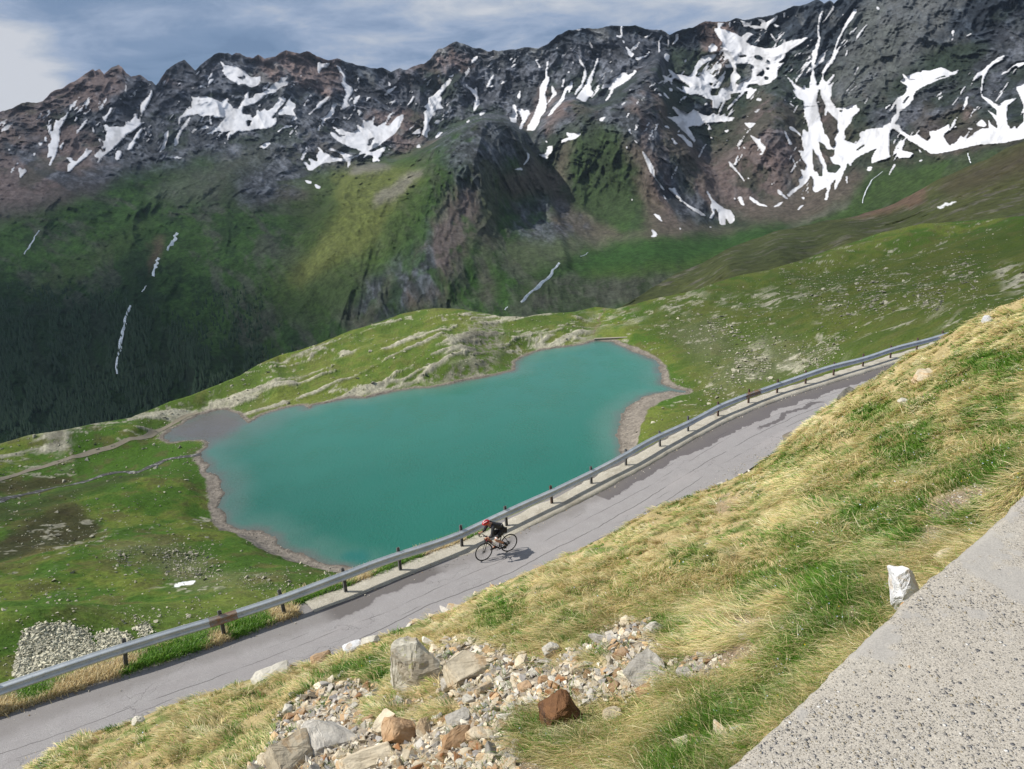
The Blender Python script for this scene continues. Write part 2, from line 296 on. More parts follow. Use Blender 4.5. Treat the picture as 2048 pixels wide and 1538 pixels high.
SN += TT(960, 40, 5.12, [
 [(290,425),(320,385),(335,395),(300,430)],[(310,490),(350,450),(375,455),(360,480)],[(565,415),(600,395),(590,430),(615,490),(605,500),(580,440)],
 [(685,420),(700,425),(695,500),(690,580),(715,600),(690,680),(670,730),(675,800),(690,870),(665,930),(610,1010),(600,1060),(560,1130),(480,1130),(490,1090),(550,980),(580,900),(610,830),(615,760),(610,690),(640,640),(670,610),(670,520)],
 [(730,660),(760,700),(785,750),(740,800),(690,880),(700,850),(740,770)],[(945,620),(945,680),(920,750),(905,740),(910,700),(880,740),(870,790),(840,840),(790,890),(740,960),(690,985),(730,920),(780,860),(840,790),(870,700),(910,670)],
 [(850,580),(865,600),(860,680),(845,690)],[(960,320),(1010,365),(1082,500),(1070,505),(1000,395)],[(1075,505),(1100,540),(1080,600),(1050,690),(1000,740),(950,790),(990,720),(1040,660),(1050,590)],
 [(1210,380),(1215,420),(1190,470),(1165,560),(1130,660),(1145,720),(1170,740),(1110,800),(1075,840),(985,795),(1030,740),(1070,680),(1110,600),(1170,490),(1185,430)],[(1090,170),(1130,230),(1160,300),(1140,290),(1110,210)],
 [(1240,710),(1270,655),(1330,660),(1355,600),(1420,570),(1460,535),(1500,550),(1500,580),(1570,540),(1580,505),(1610,520),(1560,580),(1500,630),(1420,680),(1340,720),(1310,710),(1320,690),(1270,700)],
 [(1485,255),(1530,310),(1550,340),(1595,270),(1560,330),(1575,350),(1545,385),(1520,350)],[(1450,60),(1465,60),(1450,180),(1385,170),(1400,155),(1440,165)],[(1445,190),(1480,225),(1475,240)],
 [(1590,390),(1640,370),(1680,375),(1755,335),(1700,380),(1640,400),(1600,415)],[(1680,175),(1720,160),(1790,105),(1740,160),(1700,190)],[(1865,135),(1870,170),(1840,220),(1845,320),(1830,340),(1825,230),(1845,180)],[(1920,150),(1940,155),(1930,280),(1918,280)],
 [(1995,150),(2040,145),(2030,190),(1990,250),(1955,270),(2010,190)],[(1895,340),(1945,360),(1925,440),(1885,380)],
 [(340,860),(365,870),(370,910),(380,990),(375,1050),(320,1045),(295,960),(335,960)],[(375,905),(440,920),(490,920),(510,960),(450,1060),(420,1120),(400,1115),(430,1030),(420,980)],[(415,710),(420,770),(400,810),(380,780)],
 [(150,540),(130,610),(90,690),(70,690),(110,590)],[(100,680),(130,670),(120,700)],[(205,665),(240,625),(290,620)],[(310,540),(380,605),(330,565)],[(1190,345),(1215,345),(1200,370)],[(1195,315),(1215,315),(1205,330)],
 [(880,1155),(960,1165),(1035,1155),(990,1215),(900,1240),(825,1265),(840,1220),(910,1205)],[(1225,1015),(1260,990),(1285,990),(1260,1040),(1230,1040)],[(565,1340),(610,1370),(670,1370),(700,1285),(750,1295),(730,1360),(690,1390),(690,1420),(650,1415)],
 [(665,1235),(690,1240),(680,1260)],[(475,1340),(505,1375),(495,1440),(430,1500),(480,1430),(490,1390)],[(340,1530),(430,1515),(440,1535)],[(1525,1120),(1545,1110),(1550,1180),(1535,1160)],[(1575,1215),(1610,1250),(1622,1280),(1600,1262)],
 [(1445,870),(1500,835),(1502,842),(1450,880)],[(1495,1290),(1508,1295),(1505,1325)],[(895,540),(905,520),(925,545)],[(990,95),(1040,90),(1035,105),(985,105)],[(765,290),(800,275),(790,295)],[(1870,720),(1945,810),(1920,800)],[(1820,740),(1870,780),(1840,775)],[(1935,695),(1970,700),(1970,735)]])
SN += TT(1300, 0, 5.12, [
 [(650,290),(700,290),(790,310),(870,340),(940,380),(990,330),(1070,350),(1030,380),(980,430),(1040,470),(1090,480),(1200,500),(1290,490),(1330,460),(1420,420),(1540,400),(1630,380),(1550,440),(1480,490),(1440,510),(1380,560),(1380,600),(1300,650),(1390,640),(1300,700),(1310,740),(1290,800),(1200,860),(1130,880),(1090,860),(1000,870),(960,920),(1030,900),(1060,910),(980,940),(900,950),(820,960),(830,1000),(790,1020),(720,1050),(700,1110),(640,1110),(640,1020),(580,1010),(500,970),(420,970),(330,940),(260,890),(200,830),(170,820),(130,770),(190,790),(230,800),(340,840),(430,910),(330,880),(340,930),(260,880),(210,860),(240,810),(180,700),(270,760),(390,780),(440,750),(460,680),(500,640),(530,580),(600,560),(680,550),(650,610),(540,660),(480,720),(470,780),(520,780),(520,740),(580,730),(640,770),(680,790),(680,830),(640,850),(610,840),(620,880),(660,880),(710,830),(740,780),(770,775),(730,850),(700,900),(650,905),(620,920),(620,980),(690,980),(720,910),(820,890),(830,830),(830,760),(860,720),(850,690),(780,690),(760,650),(830,660),(800,600),(750,530),(740,490),(740,430),(690,360)],
 [(690,235),(770,235),(740,260),(715,290),(700,290)],[(810,220),(830,230),(820,290),(810,280)],[(850,240),(880,210),(870,240)],[(910,200),(960,220),(1010,240),(1050,205),(1040,240),(1020,270),(960,280),(950,240)],
 [(1100,195),(1150,200),(1190,210),(1180,240),(1240,200),(1300,155),(1310,165),(1280,220),(1230,250),(1180,295),(1100,300),(1030,285),(1020,265),(1100,260),(1130,270),(1140,230)],[(1260,240),(1330,265),(1300,290),(1270,270)],
 [(1365,130),(1390,130),(1380,180),(1365,180)],[(1410,180),(1435,145),(1420,185)],[(1460,180),(1510,150),(1480,180)],[(1220,325),(1260,370),(1300,420),(1330,440),(1290,430),(1250,380)],
 [(600,480),(640,440),(690,480),(680,520),(600,530)],[(190,900),(220,900),(230,940),(200,930)],[(125,930),(200,1010),(180,1010),(140,960)],
 [(150,1180),(230,1200),(300,1190),(230,1100),(240,1090),(310,1130),(390,1160),(450,1120),(520,1170),(600,1190),(650,1160),(690,1180),(710,1120),(750,1040),(770,1040),(720,1140),(700,1190),(780,1160),(800,1100),(900,990),(950,930),(990,870),(1010,870),(960,960),(860,1060),(800,1130),(760,1190),(870,1205),(830,1240),(700,1255),(560,1260),(500,1300),(440,1290),(390,1300),(440,1380),(470,1440),(450,1460),(400,1400),(330,1330),(260,1250)],
 [(590,1270),(610,1280),(630,1330),(600,1330)],[(1000,940),(1100,905),(1060,960),(1000,1020),(990,990)],[(1080,1030),(1100,1000),(1140,1010),(1140,1030)],[(1070,1140),(1120,1110),(1140,1100),(1090,1155)],
 [(270,1370),(340,1380),(370,1420),(420,1450),(440,1510),(390,1490),(360,1440)],[(210,1400),(290,1480),(250,1470)],[(150,1285),(180,1280),(210,1325),(160,1300)],[(960,1260),(1010,1260),(1080,1260),(1030,1320),(1000,1300)],
 [(760,1340),(810,1330),(790,1360),(820,1390)],[(620,1390),(645,1430),(630,1430)],[(550,1080),(590,1045),(590,1080)],[(960,1310),(990,1330),(970,1335)],
 [(1780,90),(1750,200),(1730,260),(1740,380),(1730,460),(1710,560),(1690,620),(1680,700),(1650,700),(1660,600),(1690,500),(1720,400),(1720,270),(1740,150)],[(1870,70),(1860,130),(1780,230),(1750,250),(1810,170)],
 [(2048,190),(1990,310),(1930,430),(1910,500),(1900,580),(1830,680),(1780,750),(1750,760),(1800,670),(1860,590),(1890,500),(1930,380),(2000,260)],[(2035,480),(2020,560),(1995,590),(2015,520)],[(1970,140),(1985,140),(1960,185)],[(1960,15),(1972,15),(1960,60)],[(1870,70),(1885,60),(1880,100),(1865,110)]])
SN += [[(1709,16),(1713,22),(1702,42),(1688,62),(1684,58)],[(1739,43),(1722,68),(1706,88),(1718,66)],[(1752,12),(1762,16),(1756,20)]]
HO += TT(1300, 0, 5.12, [[(880,660),(1000,655),(1060,660),(1050,700),(1040,760),(1060,790),(960,830),(900,870),(870,850),(930,790),(890,740)],[(1100,720),(1160,700),(1180,760),(1150,790),(1090,780)],[(1070,570),(1110,560),(1160,590),(1140,620),(1080,600)],[(1170,780),(1240,790),(1200,820),(1170,810)],[(1220,740),(1270,730),(1260,770)],[(890,570),(970,560),(1000,580),(930,590)],[(1180,600),(1240,620),(1220,650),(1170,630)],[(1180,680),(1230,690),(1220,720),(1190,715)]])
SN += TT(1240, 220, 5.12, [
 [(1325,240),(1400,290),(1440,290),(1440,330),(1490,370),(1480,420),(1450,460),(1420,450),(1460,430),(1410,370),(1370,310)],[(220,405),(300,510),(340,580),(360,640),(350,670),(400,730),(465,835),(440,820),(370,710),(300,620),(280,560),(240,470)],[(440,870),(450,868),(475,920),(460,915)],
 [(490,795),(560,800),(590,860),(630,920),(720,980),(800,1020),(885,1085),(840,1080),(740,1020),(620,930),(550,860)],
 [(870,795),(900,830),(940,900),(1000,960),(1070,1010),(1130,1030),(1160,1080),(1180,1130),(1130,1170),(1090,1110),(1060,1040),(1080,1100),(1080,1170),(1030,1170),(1010,1120),(1020,1080),(990,1020),(960,1020),(970,1070),(940,1110),(915,1105),(945,1060),(930,980),(940,940),(910,880)],
 [(1105,515),(1150,560),(1220,640),(1285,740),(1270,735),(1210,650),(1130,580)],[(1300,680),(1345,715),(1310,700)],[(1215,880),(1250,890),(1270,975),(1240,970),(1215,930)],[(1155,880),(1200,930),(1175,920)],[(1320,880),(1370,910),(1420,950),(1480,970),(1550,995),(1480,985),(1390,965),(1330,920)],[(1560,1000),(1640,950),(1690,930),(1630,980),(1580,1000)],
 [(1610,805),(1640,850),(1670,880),(1620,860)],[(345,1060),(400,1080),(440,1150),(390,1120)],[(315,1215),(350,1240),(385,1270),(370,1300),(305,1300),(345,1280)],[(595,1190),(625,1220),(615,1235)],[(885,1130),(940,1165),(915,1160)],[(905,1185),(965,1205),(920,1203)],
 [(1890,960),(1860,1000),(1810,1035),(1840,990)],[(1850,900),(1890,890),(1880,920)],[(1210,350),(1225,380),(1215,440)],[(1260,370),(1290,400),(1265,400)],[(1300,430),(1335,445),(1300,442)],[(115,910),(135,915),(130,940)],[(530,275),(590,350),(550,330)],[(62,370),(76,372),(75,400),(62,395)],[(925,260),(950,290),(935,300)]])
SN += TT(1500, 100, 5.12, [
 [(640,0),(690,0),(680,60),(650,140),(650,230),(680,330),(690,380),(740,290),(750,230),(800,160),(850,60),(880,0),(910,0),(880,70),(820,160),(760,240),(760,310),(790,330),(860,240),(870,260),(820,340),(780,390),(870,320),(840,370),(830,400),(835,460),(820,500),(870,570),(890,620),(890,590),(970,590),(1040,560),(1090,555),(1100,600),(1130,600),(1100,640),(1050,690),(1020,760),(960,830),(980,890),(960,910),(1000,940),(1050,950),(1090,960),(1130,900),(1120,850),(1180,830),(1200,810),(1300,800),(1330,800),(1400,760),(1450,730),(1450,700),(1500,650),(1500,580),(1510,490),(1580,460),(1610,400),(1610,370),(1560,340),(1530,310),(1580,290),(1560,240),(1600,270),(1680,240),(1760,220),(1760,205),(1850,210),(1950,180),(2000,190),(2060,230),(2140,205),(2120,240),(2050,262),(1980,258),(1900,290),(1800,360),(1690,420),(1670,510),(1600,580),(1530,640),(1520,700),(1480,760),(1530,770),(1560,830),(1640,880),(1700,870),(1760,900),(1820,930),(1870,900),(1850,830),(1920,820),(2040,760),(2048,800),(1980,880),(2010,940),(2048,990),(2048,1040),(1950,1050),(1850,1060),(1750,1000),(1640,930),(1560,870),(1460,800),(1440,830),(1420,900),(1430,960),(1420,1030),(1440,1100),(1380,1120),(1240,1160),(1250,1100),(1300,1010),(1240,1030),(1150,1070),(1080,1110),(1040,1160),(1040,1200),(1000,1150),(970,1230),(930,1310),(900,1380),(870,1440),(860,1400),(890,1300),(830,1370),(790,1536),(760,1536),(790,1450),(780,1400),(680,1460),(650,1440),(640,1400),(660,1330),(620,1280),(590,1340),(530,1400),(470,1440),(400,1500),(370,1480),(430,1430),(510,1380),(500,1320),(540,1280),(510,1210),(560,1240),(580,1180),(540,1110),(490,1030),(560,1040),(530,960),(530,880),(550,810),(600,850),(600,790),(580,710),(500,620),(420,560),(350,510),(330,470),(370,520),(450,570),(560,690),(560,590),(550,520),(470,480),(440,400),(480,420),(420,330),(340,235),(380,270),(470,360),(520,380),(550,390),(560,340),(570,390),(610,390),(620,300),(640,200),(630,120)],
 [(340,790),(370,850),(430,970),(400,960),(370,890)],[(390,780),(440,790),(500,850),(530,900),(470,840),(420,820)],[(1200,1200),(1250,1190),(1240,1240),(1200,1240)],[(1500,1010),(1600,1040),(1680,1060),(1640,1100),(1520,1110)],[(1530,930),(1580,960),(1560,1000)],
 [(1390,590),(1440,550),(1440,570),(1390,620)],[(980,1300),(1000,1290),(1000,1400),(985,1350)],[(1690,1140),(1770,1120),(1760,1135)],[(60,510),(110,490),(120,510),(60,520)],[(1820,345),(1900,305),(2040,258),(2040,268),(1900,318),(1830,352)],[(425,1100),(445,1120),(475,1165),(440,1145)],[(280,1420),(300,1430),(400,1536),(350,1510)]])
HO += TT(1500, 100, 5.12, [[(700,400),(720,400),(730,480),(770,570),(810,640),(890,720),(910,840),(870,900),(880,980),(830,1000),(820,960),(790,870),(760,860),(720,700),(700,600),(680,520)],[(640,1000),(680,1060),(740,1180),(740,1300),(700,1290),(690,1250),(650,1230),(640,1150)],[(700,930),(760,970),(800,1020),(870,1010),(860,1090),(820,1100),(850,1160),(920,1180),(930,1200),(880,1260),(790,1250),(770,1150),(720,1040)],[(1560,540),(1620,460),(1640,470),(1580,550)],[(1080,1020),(1190,950),(1180,980),(1100,1030)],[(905,620),(960,600),(930,640)]])
SN2 = TT(1500, 100, 5.12, [[(765,600),(800,600),(790,650),(768,690)]])
SN += TT(1700, 60, 5.885, [
 [(1830,290),(1790,360),(1700,400),(1620,480),(1580,570),(1560,640),(1550,740),(1570,780),(1650,830),(1740,890),(1830,830),(1970,800),(1850,900),(1840,1000),(1850,1100),(1890,1170),(1950,1120),(1950,1180),(2048,1080),(2048,960),(2000,1030),(2048,900),(2000,780),(1955,680),(2048,640),(2600,500),(2600,1180),(2048,1280),(1900,1310),(1700,1340),(1500,1350),(1100,1440),(1000,1450),(940,1410),(880,1380),(740,1300),(730,1260),(800,1230),(870,1290),(920,1310),(960,1270),(930,1190),(1030,1180),(1160,1110),(1170,1130),(1130,1200),(1090,1270),(1100,1300),(1150,1370),(1250,1320),(1310,1240),(1330,1260),(1380,1280),(1500,1190),(1560,1160),(1640,1160),(1620,1040),(1660,1110),(1740,1170),(1730,1090),(1680,1010),(1600,920),(1730,1010),(1720,940),(1640,870),(1560,800),(1540,730),(1550,600),(1570,520),(1500,570),(1430,610),(1450,570),(1500,510),(1560,480),(1620,420),(1720,340)],
 [(1490,1110),(1550,1050),(1610,1110),(1580,1140),(1500,1130)],[(1370,1150),(1450,1160),(1420,1185)],[(1320,950),(1350,860),(1370,800),(1400,770),(1370,880),(1335,950)],[(1240,1040),(1300,1000),(1260,1040)],
 [(2048,410),(1990,450),(1960,420),(1900,460),(1860,500),(1760,530),(1880,460),(1950,400),(2200,350)],[(1200,1100),(1260,1140),(1210,1180),(1240,1130)],[(1340,85),(1450,25),(1400,70)],[(1200,0),(1230,0),(1210,90),(1205,130),(1190,130),(1205,60)],
 [(570,1300),(620,1370),(600,1470),(540,1500),(600,1400)],[(640,1440),(740,1450),(700,1490),(620,1500)],[(800,1390),(860,1450),(820,1440)]])
# ================================================================ the mountain range across the valley
SKY = [(-320,330),(-120,270),(0,224),(21,217),(43,206),(57,204),(72,207),(86,203.5),(101.5,185),(117,179),(127,175),(152,160),(176,145),(186.5,139),(190,142),(199,138),(208,147),(221,137),(237,130),(244,134),(252,145),(262,153),(281,150),(297,162.5),(303,162.5),(311.5,171),(322,156),(332,141),(348,129),(357,124),(369,119.5),(379,127),(390.6,140),
 (411,121),(427,109),(444.5,104.4),(456,105),(464,111),(472,105),(480,106),(491,113),(507,116),(517,110),(530,117),(550,113),(558,106),(571.5,100.5),(581,104),(599,107),(612.5,101.5),(620,103.4),(632,110),(657,121),(675,117),(691,123.5),(709,127),(729,132),(754,137),(764,134),(776,140.5),(782,143.5),(799,137.6),(811,140.5),(828.5,133),(848,128),(860,119),(877,97.6),(893,92.7),(912.5,83),(928,87),(946,94.6),(961,95.6),(977,101.5),(985,98),(993,101.5),(1032,99.6),(1054,94.7),(1077,96.6),(1097,87),(1116,69),(1136,61.5),(1161,57.6),(1204,55.6),(1224,50.7),(1243,51.7),(1272.5,50),(1292,57.6),(1323,59.5),(1339,68.5),(1364,58.6),(1386,53.7),(1411,43),(1435,43),(1452,44),(1472,36),(1487.5,39),(1511,37),(1534,33),(1558,25),(1585,12.7),(1612.5,8.8),(1632,-1),(1640,1),(1648,8),(1659,1),(1668,8),(1677,-2),(1720,-30),(1800,-45),(1900,-40),(2048,-70),(2350,-60)]
xs = np.arange(-260, 2320, 2.0); sk = plf(SKY)(xs)
jag = (fbm(xs, xs*0, 14, 4, 5, .6)-.5)*5+(fbm(xs, xs*0+9, 45, 2, 6)-.5)*3
sk = sk+jag*np.where(np.abs(xs-1024) < 1400, 1, 0)
bot = plf([(-300, 960), (0, 930), (260, 880), (500, 800), (800, 690), (1000, 665), (1200, 655), (1500, 600), (1700, 560), (2350, 480)])(xs)
NR = 470
v = np.linspace(0, 1, NR)[:, None]
PY = sk[None]*(1-v)+bot[None]*v; PX = np.broadcast_to(xs[None], PY.shape).copy()
DEP = [(-300,960,1300),(0,900,1300),(0,650,1700),(0,420,2400),(0,220,3100),(-300,300,3100),(300,850,1200),(300,600,1600),(300,400,2300),(300,160,3050),(600,700,1150),(600,480,1700),(600,360,2300),(600,110,3000),(800,140,3000),
 (1000,650,900),(1300,620,850),(1600,600,800),(1100,540,1180),(1300,540,1080),(1500,520,1000),(1200,492,1500),(1450,465,1650),(1600,442,1600),(1720,395,1650),(1870,340,1600),(2048,290,1450),(2300,250,1400),
 (1300,300,2150),(1300,60,2850),(1440,420,1800),(1480,200,2600),(1450,60,2850),(1600,280,2150),(1640,0,2650),(1800,250,1950),(2048,200,1850),(2048,-60,2300),(2300,-60,2300),(1000,280,2600),(1000,100,2950),(1120,70,2850),(720,310,2500),(850,620,1100),(1660,380,1750),(1900,560,800),(2300,500,750)]
dep = TPS([(a, b) for a, b, c in DEP], [math.log(c) for a, b, c in DEP], 1e-4)
def lattice(tp, X, Y, st=8.0):
    x0, x1, y0, y1 = X.min()-st, X.max()+2*st, Y.min()-st, Y.max()+2*st
    gx, gy = np.meshgrid(np.arange(x0, x1, st), np.arange(y0, y1, st)); V_ = tp(gx, gy)
    u_ = np.clip((X-x0)/st, 0, V_.shape[1]-1.001); v_ = np.clip((Y-y0)/st, 0, V_.shape[0]-1.001); i = u_.astype(int); j = v_.astype(int); fu = u_-i; fv = v_-j
    fu = fu; return (V_[j, i]*(1-fu)+V_[j, i+1]*fu)*(1-fv)+(V_[j+1, i]*(1-fu)+V_[j+1, i+1]*fu)*fv
def up(a, shape, k):
    j = np.arange(shape[0])/k; i = np.arange(shape[1])/k
    j0 = np.clip(j.astype(int), 0, a.shape[0]-2); i0 = np.clip(i.astype(int), 0, a.shape[1]-2); fj = (j-j0)[:, None]; fi = (i-i0)[None]
    A = a[j0][:, i0]; B = a[j0][:, i0+1]; C_ = a[j0+1][:, i0]; D_ = a[j0+1][:, i0+1]
    return (A*(1-fi)+B*fi)*(1-fj)+(C_*(1-fi)+D_*fi)*fj
r0 = np.exp(lattice(dep, PX, PY))
# spurs that stand in front of the range
RF = Raster(-300, -120, 2400, 1000, 2.0)
SPUR = [(380,700),(470,620),(530,560),(575,515),(600,470),(640,425),(672,392),(690,366),(705,345),(740,335),(790,325),(820,312),(860,290),(900,264),(925,250),(942,240),(965,233),(985,235),(1000,236),(1020,243),(1038,257),(1052,266),(1054,292),(1070,320),(1085,345),(1100,375),(1112,420),(1125,470),(1140,540),(1000,700),(380,900)]
spd = [(380,700,1250),(500,590,1500),(600,500,1620),(650,430,1700),(700,345,2000),(820,312,2080),(900,264,1960),(965,233,1880),(1052,270,1950),(1085,345,1880),(1112,420,1760),(1140,540,1180),(640,520,1480),(760,400,1640),(850,340,1720),(930,300,1700),(840,440,1430),(760,520,1350),(700,600,1220),(900,420,1480),(960,400,1560),(960,560,1180),(880,560,1130),(1050,450,1600),(1040,560,1150),(700,700,1130),(860,640,1060),(1000,650,1000)]
sp = TPS([(a, b) for a, b, c in spd], [math.log(c) for a, b, c in spd], 1e-4)
RIB = [(1040,300),(1058,265),(1097,229),(1132,196),(1147,194),(1173,206),(1184,216),(1214,202),(1253,165),(1292,134),(1317,106),(1327,112),(1330,138),(1322,160),(1338,185),(1345,215),(1330,235),(1349,249),(1377,284),(1390,300),(1420,350),(1440,420),(1400,470),(1250,495),(1130,500),(1110,400)]
RIB2 = [(1558,140),(1566,160),(1570,200),(1580,260),(1590,330),(1572,400),(1500,415),(1440,400),(1440,330),(1470,280),(1500,230),(1535,190),(1550,160)]
ms = RF.at(RF.fill([SPUR], 4), PX, PY); mr = RF.at(RF.fill([RIB], 8), PX, PY); mr2 = RF.at(RF.fill([RIB2], 14), PX, PY)
# the buttresses bulge towards the valley: distance inside the outline
mrw = RF.at(RF.fill([RIB], 46), PX, PY); mrw2 = RF.at(RF.fill([RIB2], 34), PX, PY)
fade = 1-sstep(PY, 225, 475)
r0 = r0*(1-(0.05*mr+0.13*mrw*mr+0.10*mrw2+.03*mr2)*fade)
rs = np.exp(lattice(sp, PX, PY))
r0 = r0*(1-ms)+np.minimum(rs, r0)*ms
P0 = unr(PX, PY, r0)
wy = P0[..., 1]; wz = P0[..., 2]; wx = np.arctan2(P0[..., 0], wy)*2300   # arc length round the valley
# snow raster with ragged edges
RS = Raster(-300, -100, 2400, 700, 1.0)
snm = RS.fill([(P, 1.0) for P in SN]+[(P, 0.0) for P in HO]+[(P, 1.0) for P in SN2])
snb = blur(snm, 1)
q1 = (fbm(PX, PY, 9, 4, 31, .6)-.5)*7; q2 = (fbm(PX, PY, 9, 4, 32, .6)-.5)*7
sn = RS.at(snb, PX+q1*.42, PY+q2*.42)+(fbm(PX, PY, 6, 4, 33, .75)-.5)*.6*(RS.at(snb, PX, PY) > .04)+.06
walt = wz
speck = sstep(fbm(wx*.8-.5*wz, (wz+.4*wx)*.22, 15, 4, 91, .7)+(fbm(wx, wz, 180, 3, 92)-.5)*.25, .715, .755)*RF.at(RF.fill([[(-300,330),(0,235),(200,160),(420,125),(640,120),(800,150),(920,100),(1250,62),(1340,75),(1640,20),(1720,30),(1740,200),(1900,120),(2350,0),(2350,240),(2048,285),(1700,380),(1450,430),(1330,380),(1250,250),(1060,300),(965,240),(800,320),(600,330),(400,300),(60,350),(-300,420)]], 16), PX, PY)
sn = np.maximum(sn, speck*.62)
wz = (wz*.8+r0*.62)/1.35      # distance down the fall line, for the textures
# relief: ridges and gullies running down the face
lean = wx+0.25*wz
wpx = (fbm(wx, wz, 420, 4, 41)-.5)*420; wpz = (fbm(wx, wz, 380, 4, 42)-.5)*260
rl = ridge(lean+wpx, (wz+wpz)*0.36, 300, 6, 43, .55)-.42
rl2 = ridge(wx-.35*wz+wpx*.5, (wz+wpz*.5)*.55, 88, 5, 44, .62)-.4
rl3 = ridge(wx*.9+.8*wz+30*fbm(wx, wz, 60, 2, 46), (wz*.9-.8*wx)*.4, 44, 5, 45, .7)-.4
rl4 = ridge(wx, wz*.7, 17, 3, 47, .7)-.4
calm = RF.at(RF.fill([[(1150,525),(1200,498),(1300,482),(1450,470),(1520,452),(1600,445),(1700,400),(1800,350),(2048,295),(2400,250),(2400,700),(1500,620),(1420,540),(1300,545),(1150,545)]], 16), PX, PY)
foot = RF.at(RF.fill([[(1000,520),(1100,470),(1250,400),(1330,440),(1420,460),(1500,430),(1600,410),(1700,370),(1620,455),(1450,470),(1300,482),(1200,498),(1100,530)],[(620,330),(700,350),(640,400),(560,380),(300,400),(0,430),(0,330),(100,300),(250,330),(420,300)]], 16), PX, PY)
grassy = sstep(-walt, 40, 160)
# the low green slopes keep their gullies but lose the rock's sharpness
A = (1-.88*calm)*(1-.6*foot); rough = A*(1-.45*grassy)*(1-.75*sstep(sn, .3, .7))
edge = sstep(v*NR, 0, 10)  # keep the sky line where it is
dr = -(rl*128*A*(1-.1*grassy)+rl2*60*rough+rl3*34*rough+rl4*9*rough)*(.35+.65*edge)
rr = r0+dr*(r0/2300)**.7
G = unr(PX, PY, rr)
# ---- colours
qx = PX+(fbm(PX, PY, 60, 4, 51)-.5)*50; qy = PY+(fbm(PX, PY, 60, 4, 52)-.5)*34
wx2 = PX+(fbm(PX, PY, 26, 4, 53)-.5)*26; wy2 = PY+(fbm(PX, PY, 26, 4, 54)-.5)*20
A_ = lambda *c: np.array(c, float)
k1 = fbm(lean+wpx*.4, wz*.5, 210, 5, 61, .6)[..., None]; k2 = fbm(wx+.5*wz, (wz-.5*wx)*.35, 60, 5, 62, .65)[..., None]; k3 = (fbm(wx, wz, 24, 4, 63, .75)*.6+fbm(wx+.5*wz, (wz-.5*wx)*.5, 8, 3, 69, .8)*.4)[..., None]; k3 = .5+(k3-.5)*1.7
dark = A_(.042, .052, .066); redb = A_(.175, .130, .118); pale = A_(.145, .150, .148); mossy = A_(.034, .050, .030)
col = dark+(redb-dark)*sstep(k1, .47, .60)
col = col+(pale-col)*sstep(k2, .56, .74)*.75
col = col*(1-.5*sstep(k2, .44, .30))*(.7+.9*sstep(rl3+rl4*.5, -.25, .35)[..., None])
low = sstep(-walt, -330, -20)[..., None]
gm = sstep(fbm(wx, wz, 150, 5, 64, .6)[..., None]+low*.34, .58, .76)*.8
col = col*(1-gm)+mossy*gm
G1 = [[(-320,470),(0,448),(60,430),(120,410),(200,384),(250,352),(330,330),(380,322),(440,340),(500,330),(560,350),(600,380),(640,385),(680,372),(700,345),(860,290),(965,233),(1060,300),(1085,345),(1060,360),(1090,420),(1110,330),(1150,270),(1210,250),(1260,260),(1290,330),(1300,420),(1340,470),(1450,470),(1620,440),(1720,380),(1760,345),(1850,330),(2048,290),(2400,240),(2400,1000),(-320,1000)]]
green = A_(.040, .086, .020)
mG = RF.at(RF.fill(G1, 14), qx, qy)
gtex = fbm(wx, wz, 70, 5, 65, .62); gt2 = ridge(lean+wpx, (wz+wpz)*.4, 150, 5, 66, .6)
gc = green*(0.62+.8*gtex[..., None])
rockg = sstep(gt2*.6+fbm(wx+.6*wz, (wz-.6*wx)*.4, 40, 5, 67, .7)*.75, .60, .84)[..., None]   # rock showing through the turf
shrub = sstep(fbm(wx, wz, 46, 5, 68, .7), .50, .60)[..., None]
gc = gc*(1-shrub*.5)+A_(.014, .032, .014)*shrub*.5
rockg = rockg*.7; gc = gc*(1-rockg*.8)+(A_(.085, .082, .074)*(.6+.8*k3))*rockg*.8
col = col*(1-mG[..., None])+gc*mG[..., None]
col = paint(col, qx, qy, RF, [([[(560,350),(690,318),(840,318),(880,335),(840,420),(800,500),(720,580),(600,620),(520,600),(600,480)]], (.060,.088,.024), 26, .75)])
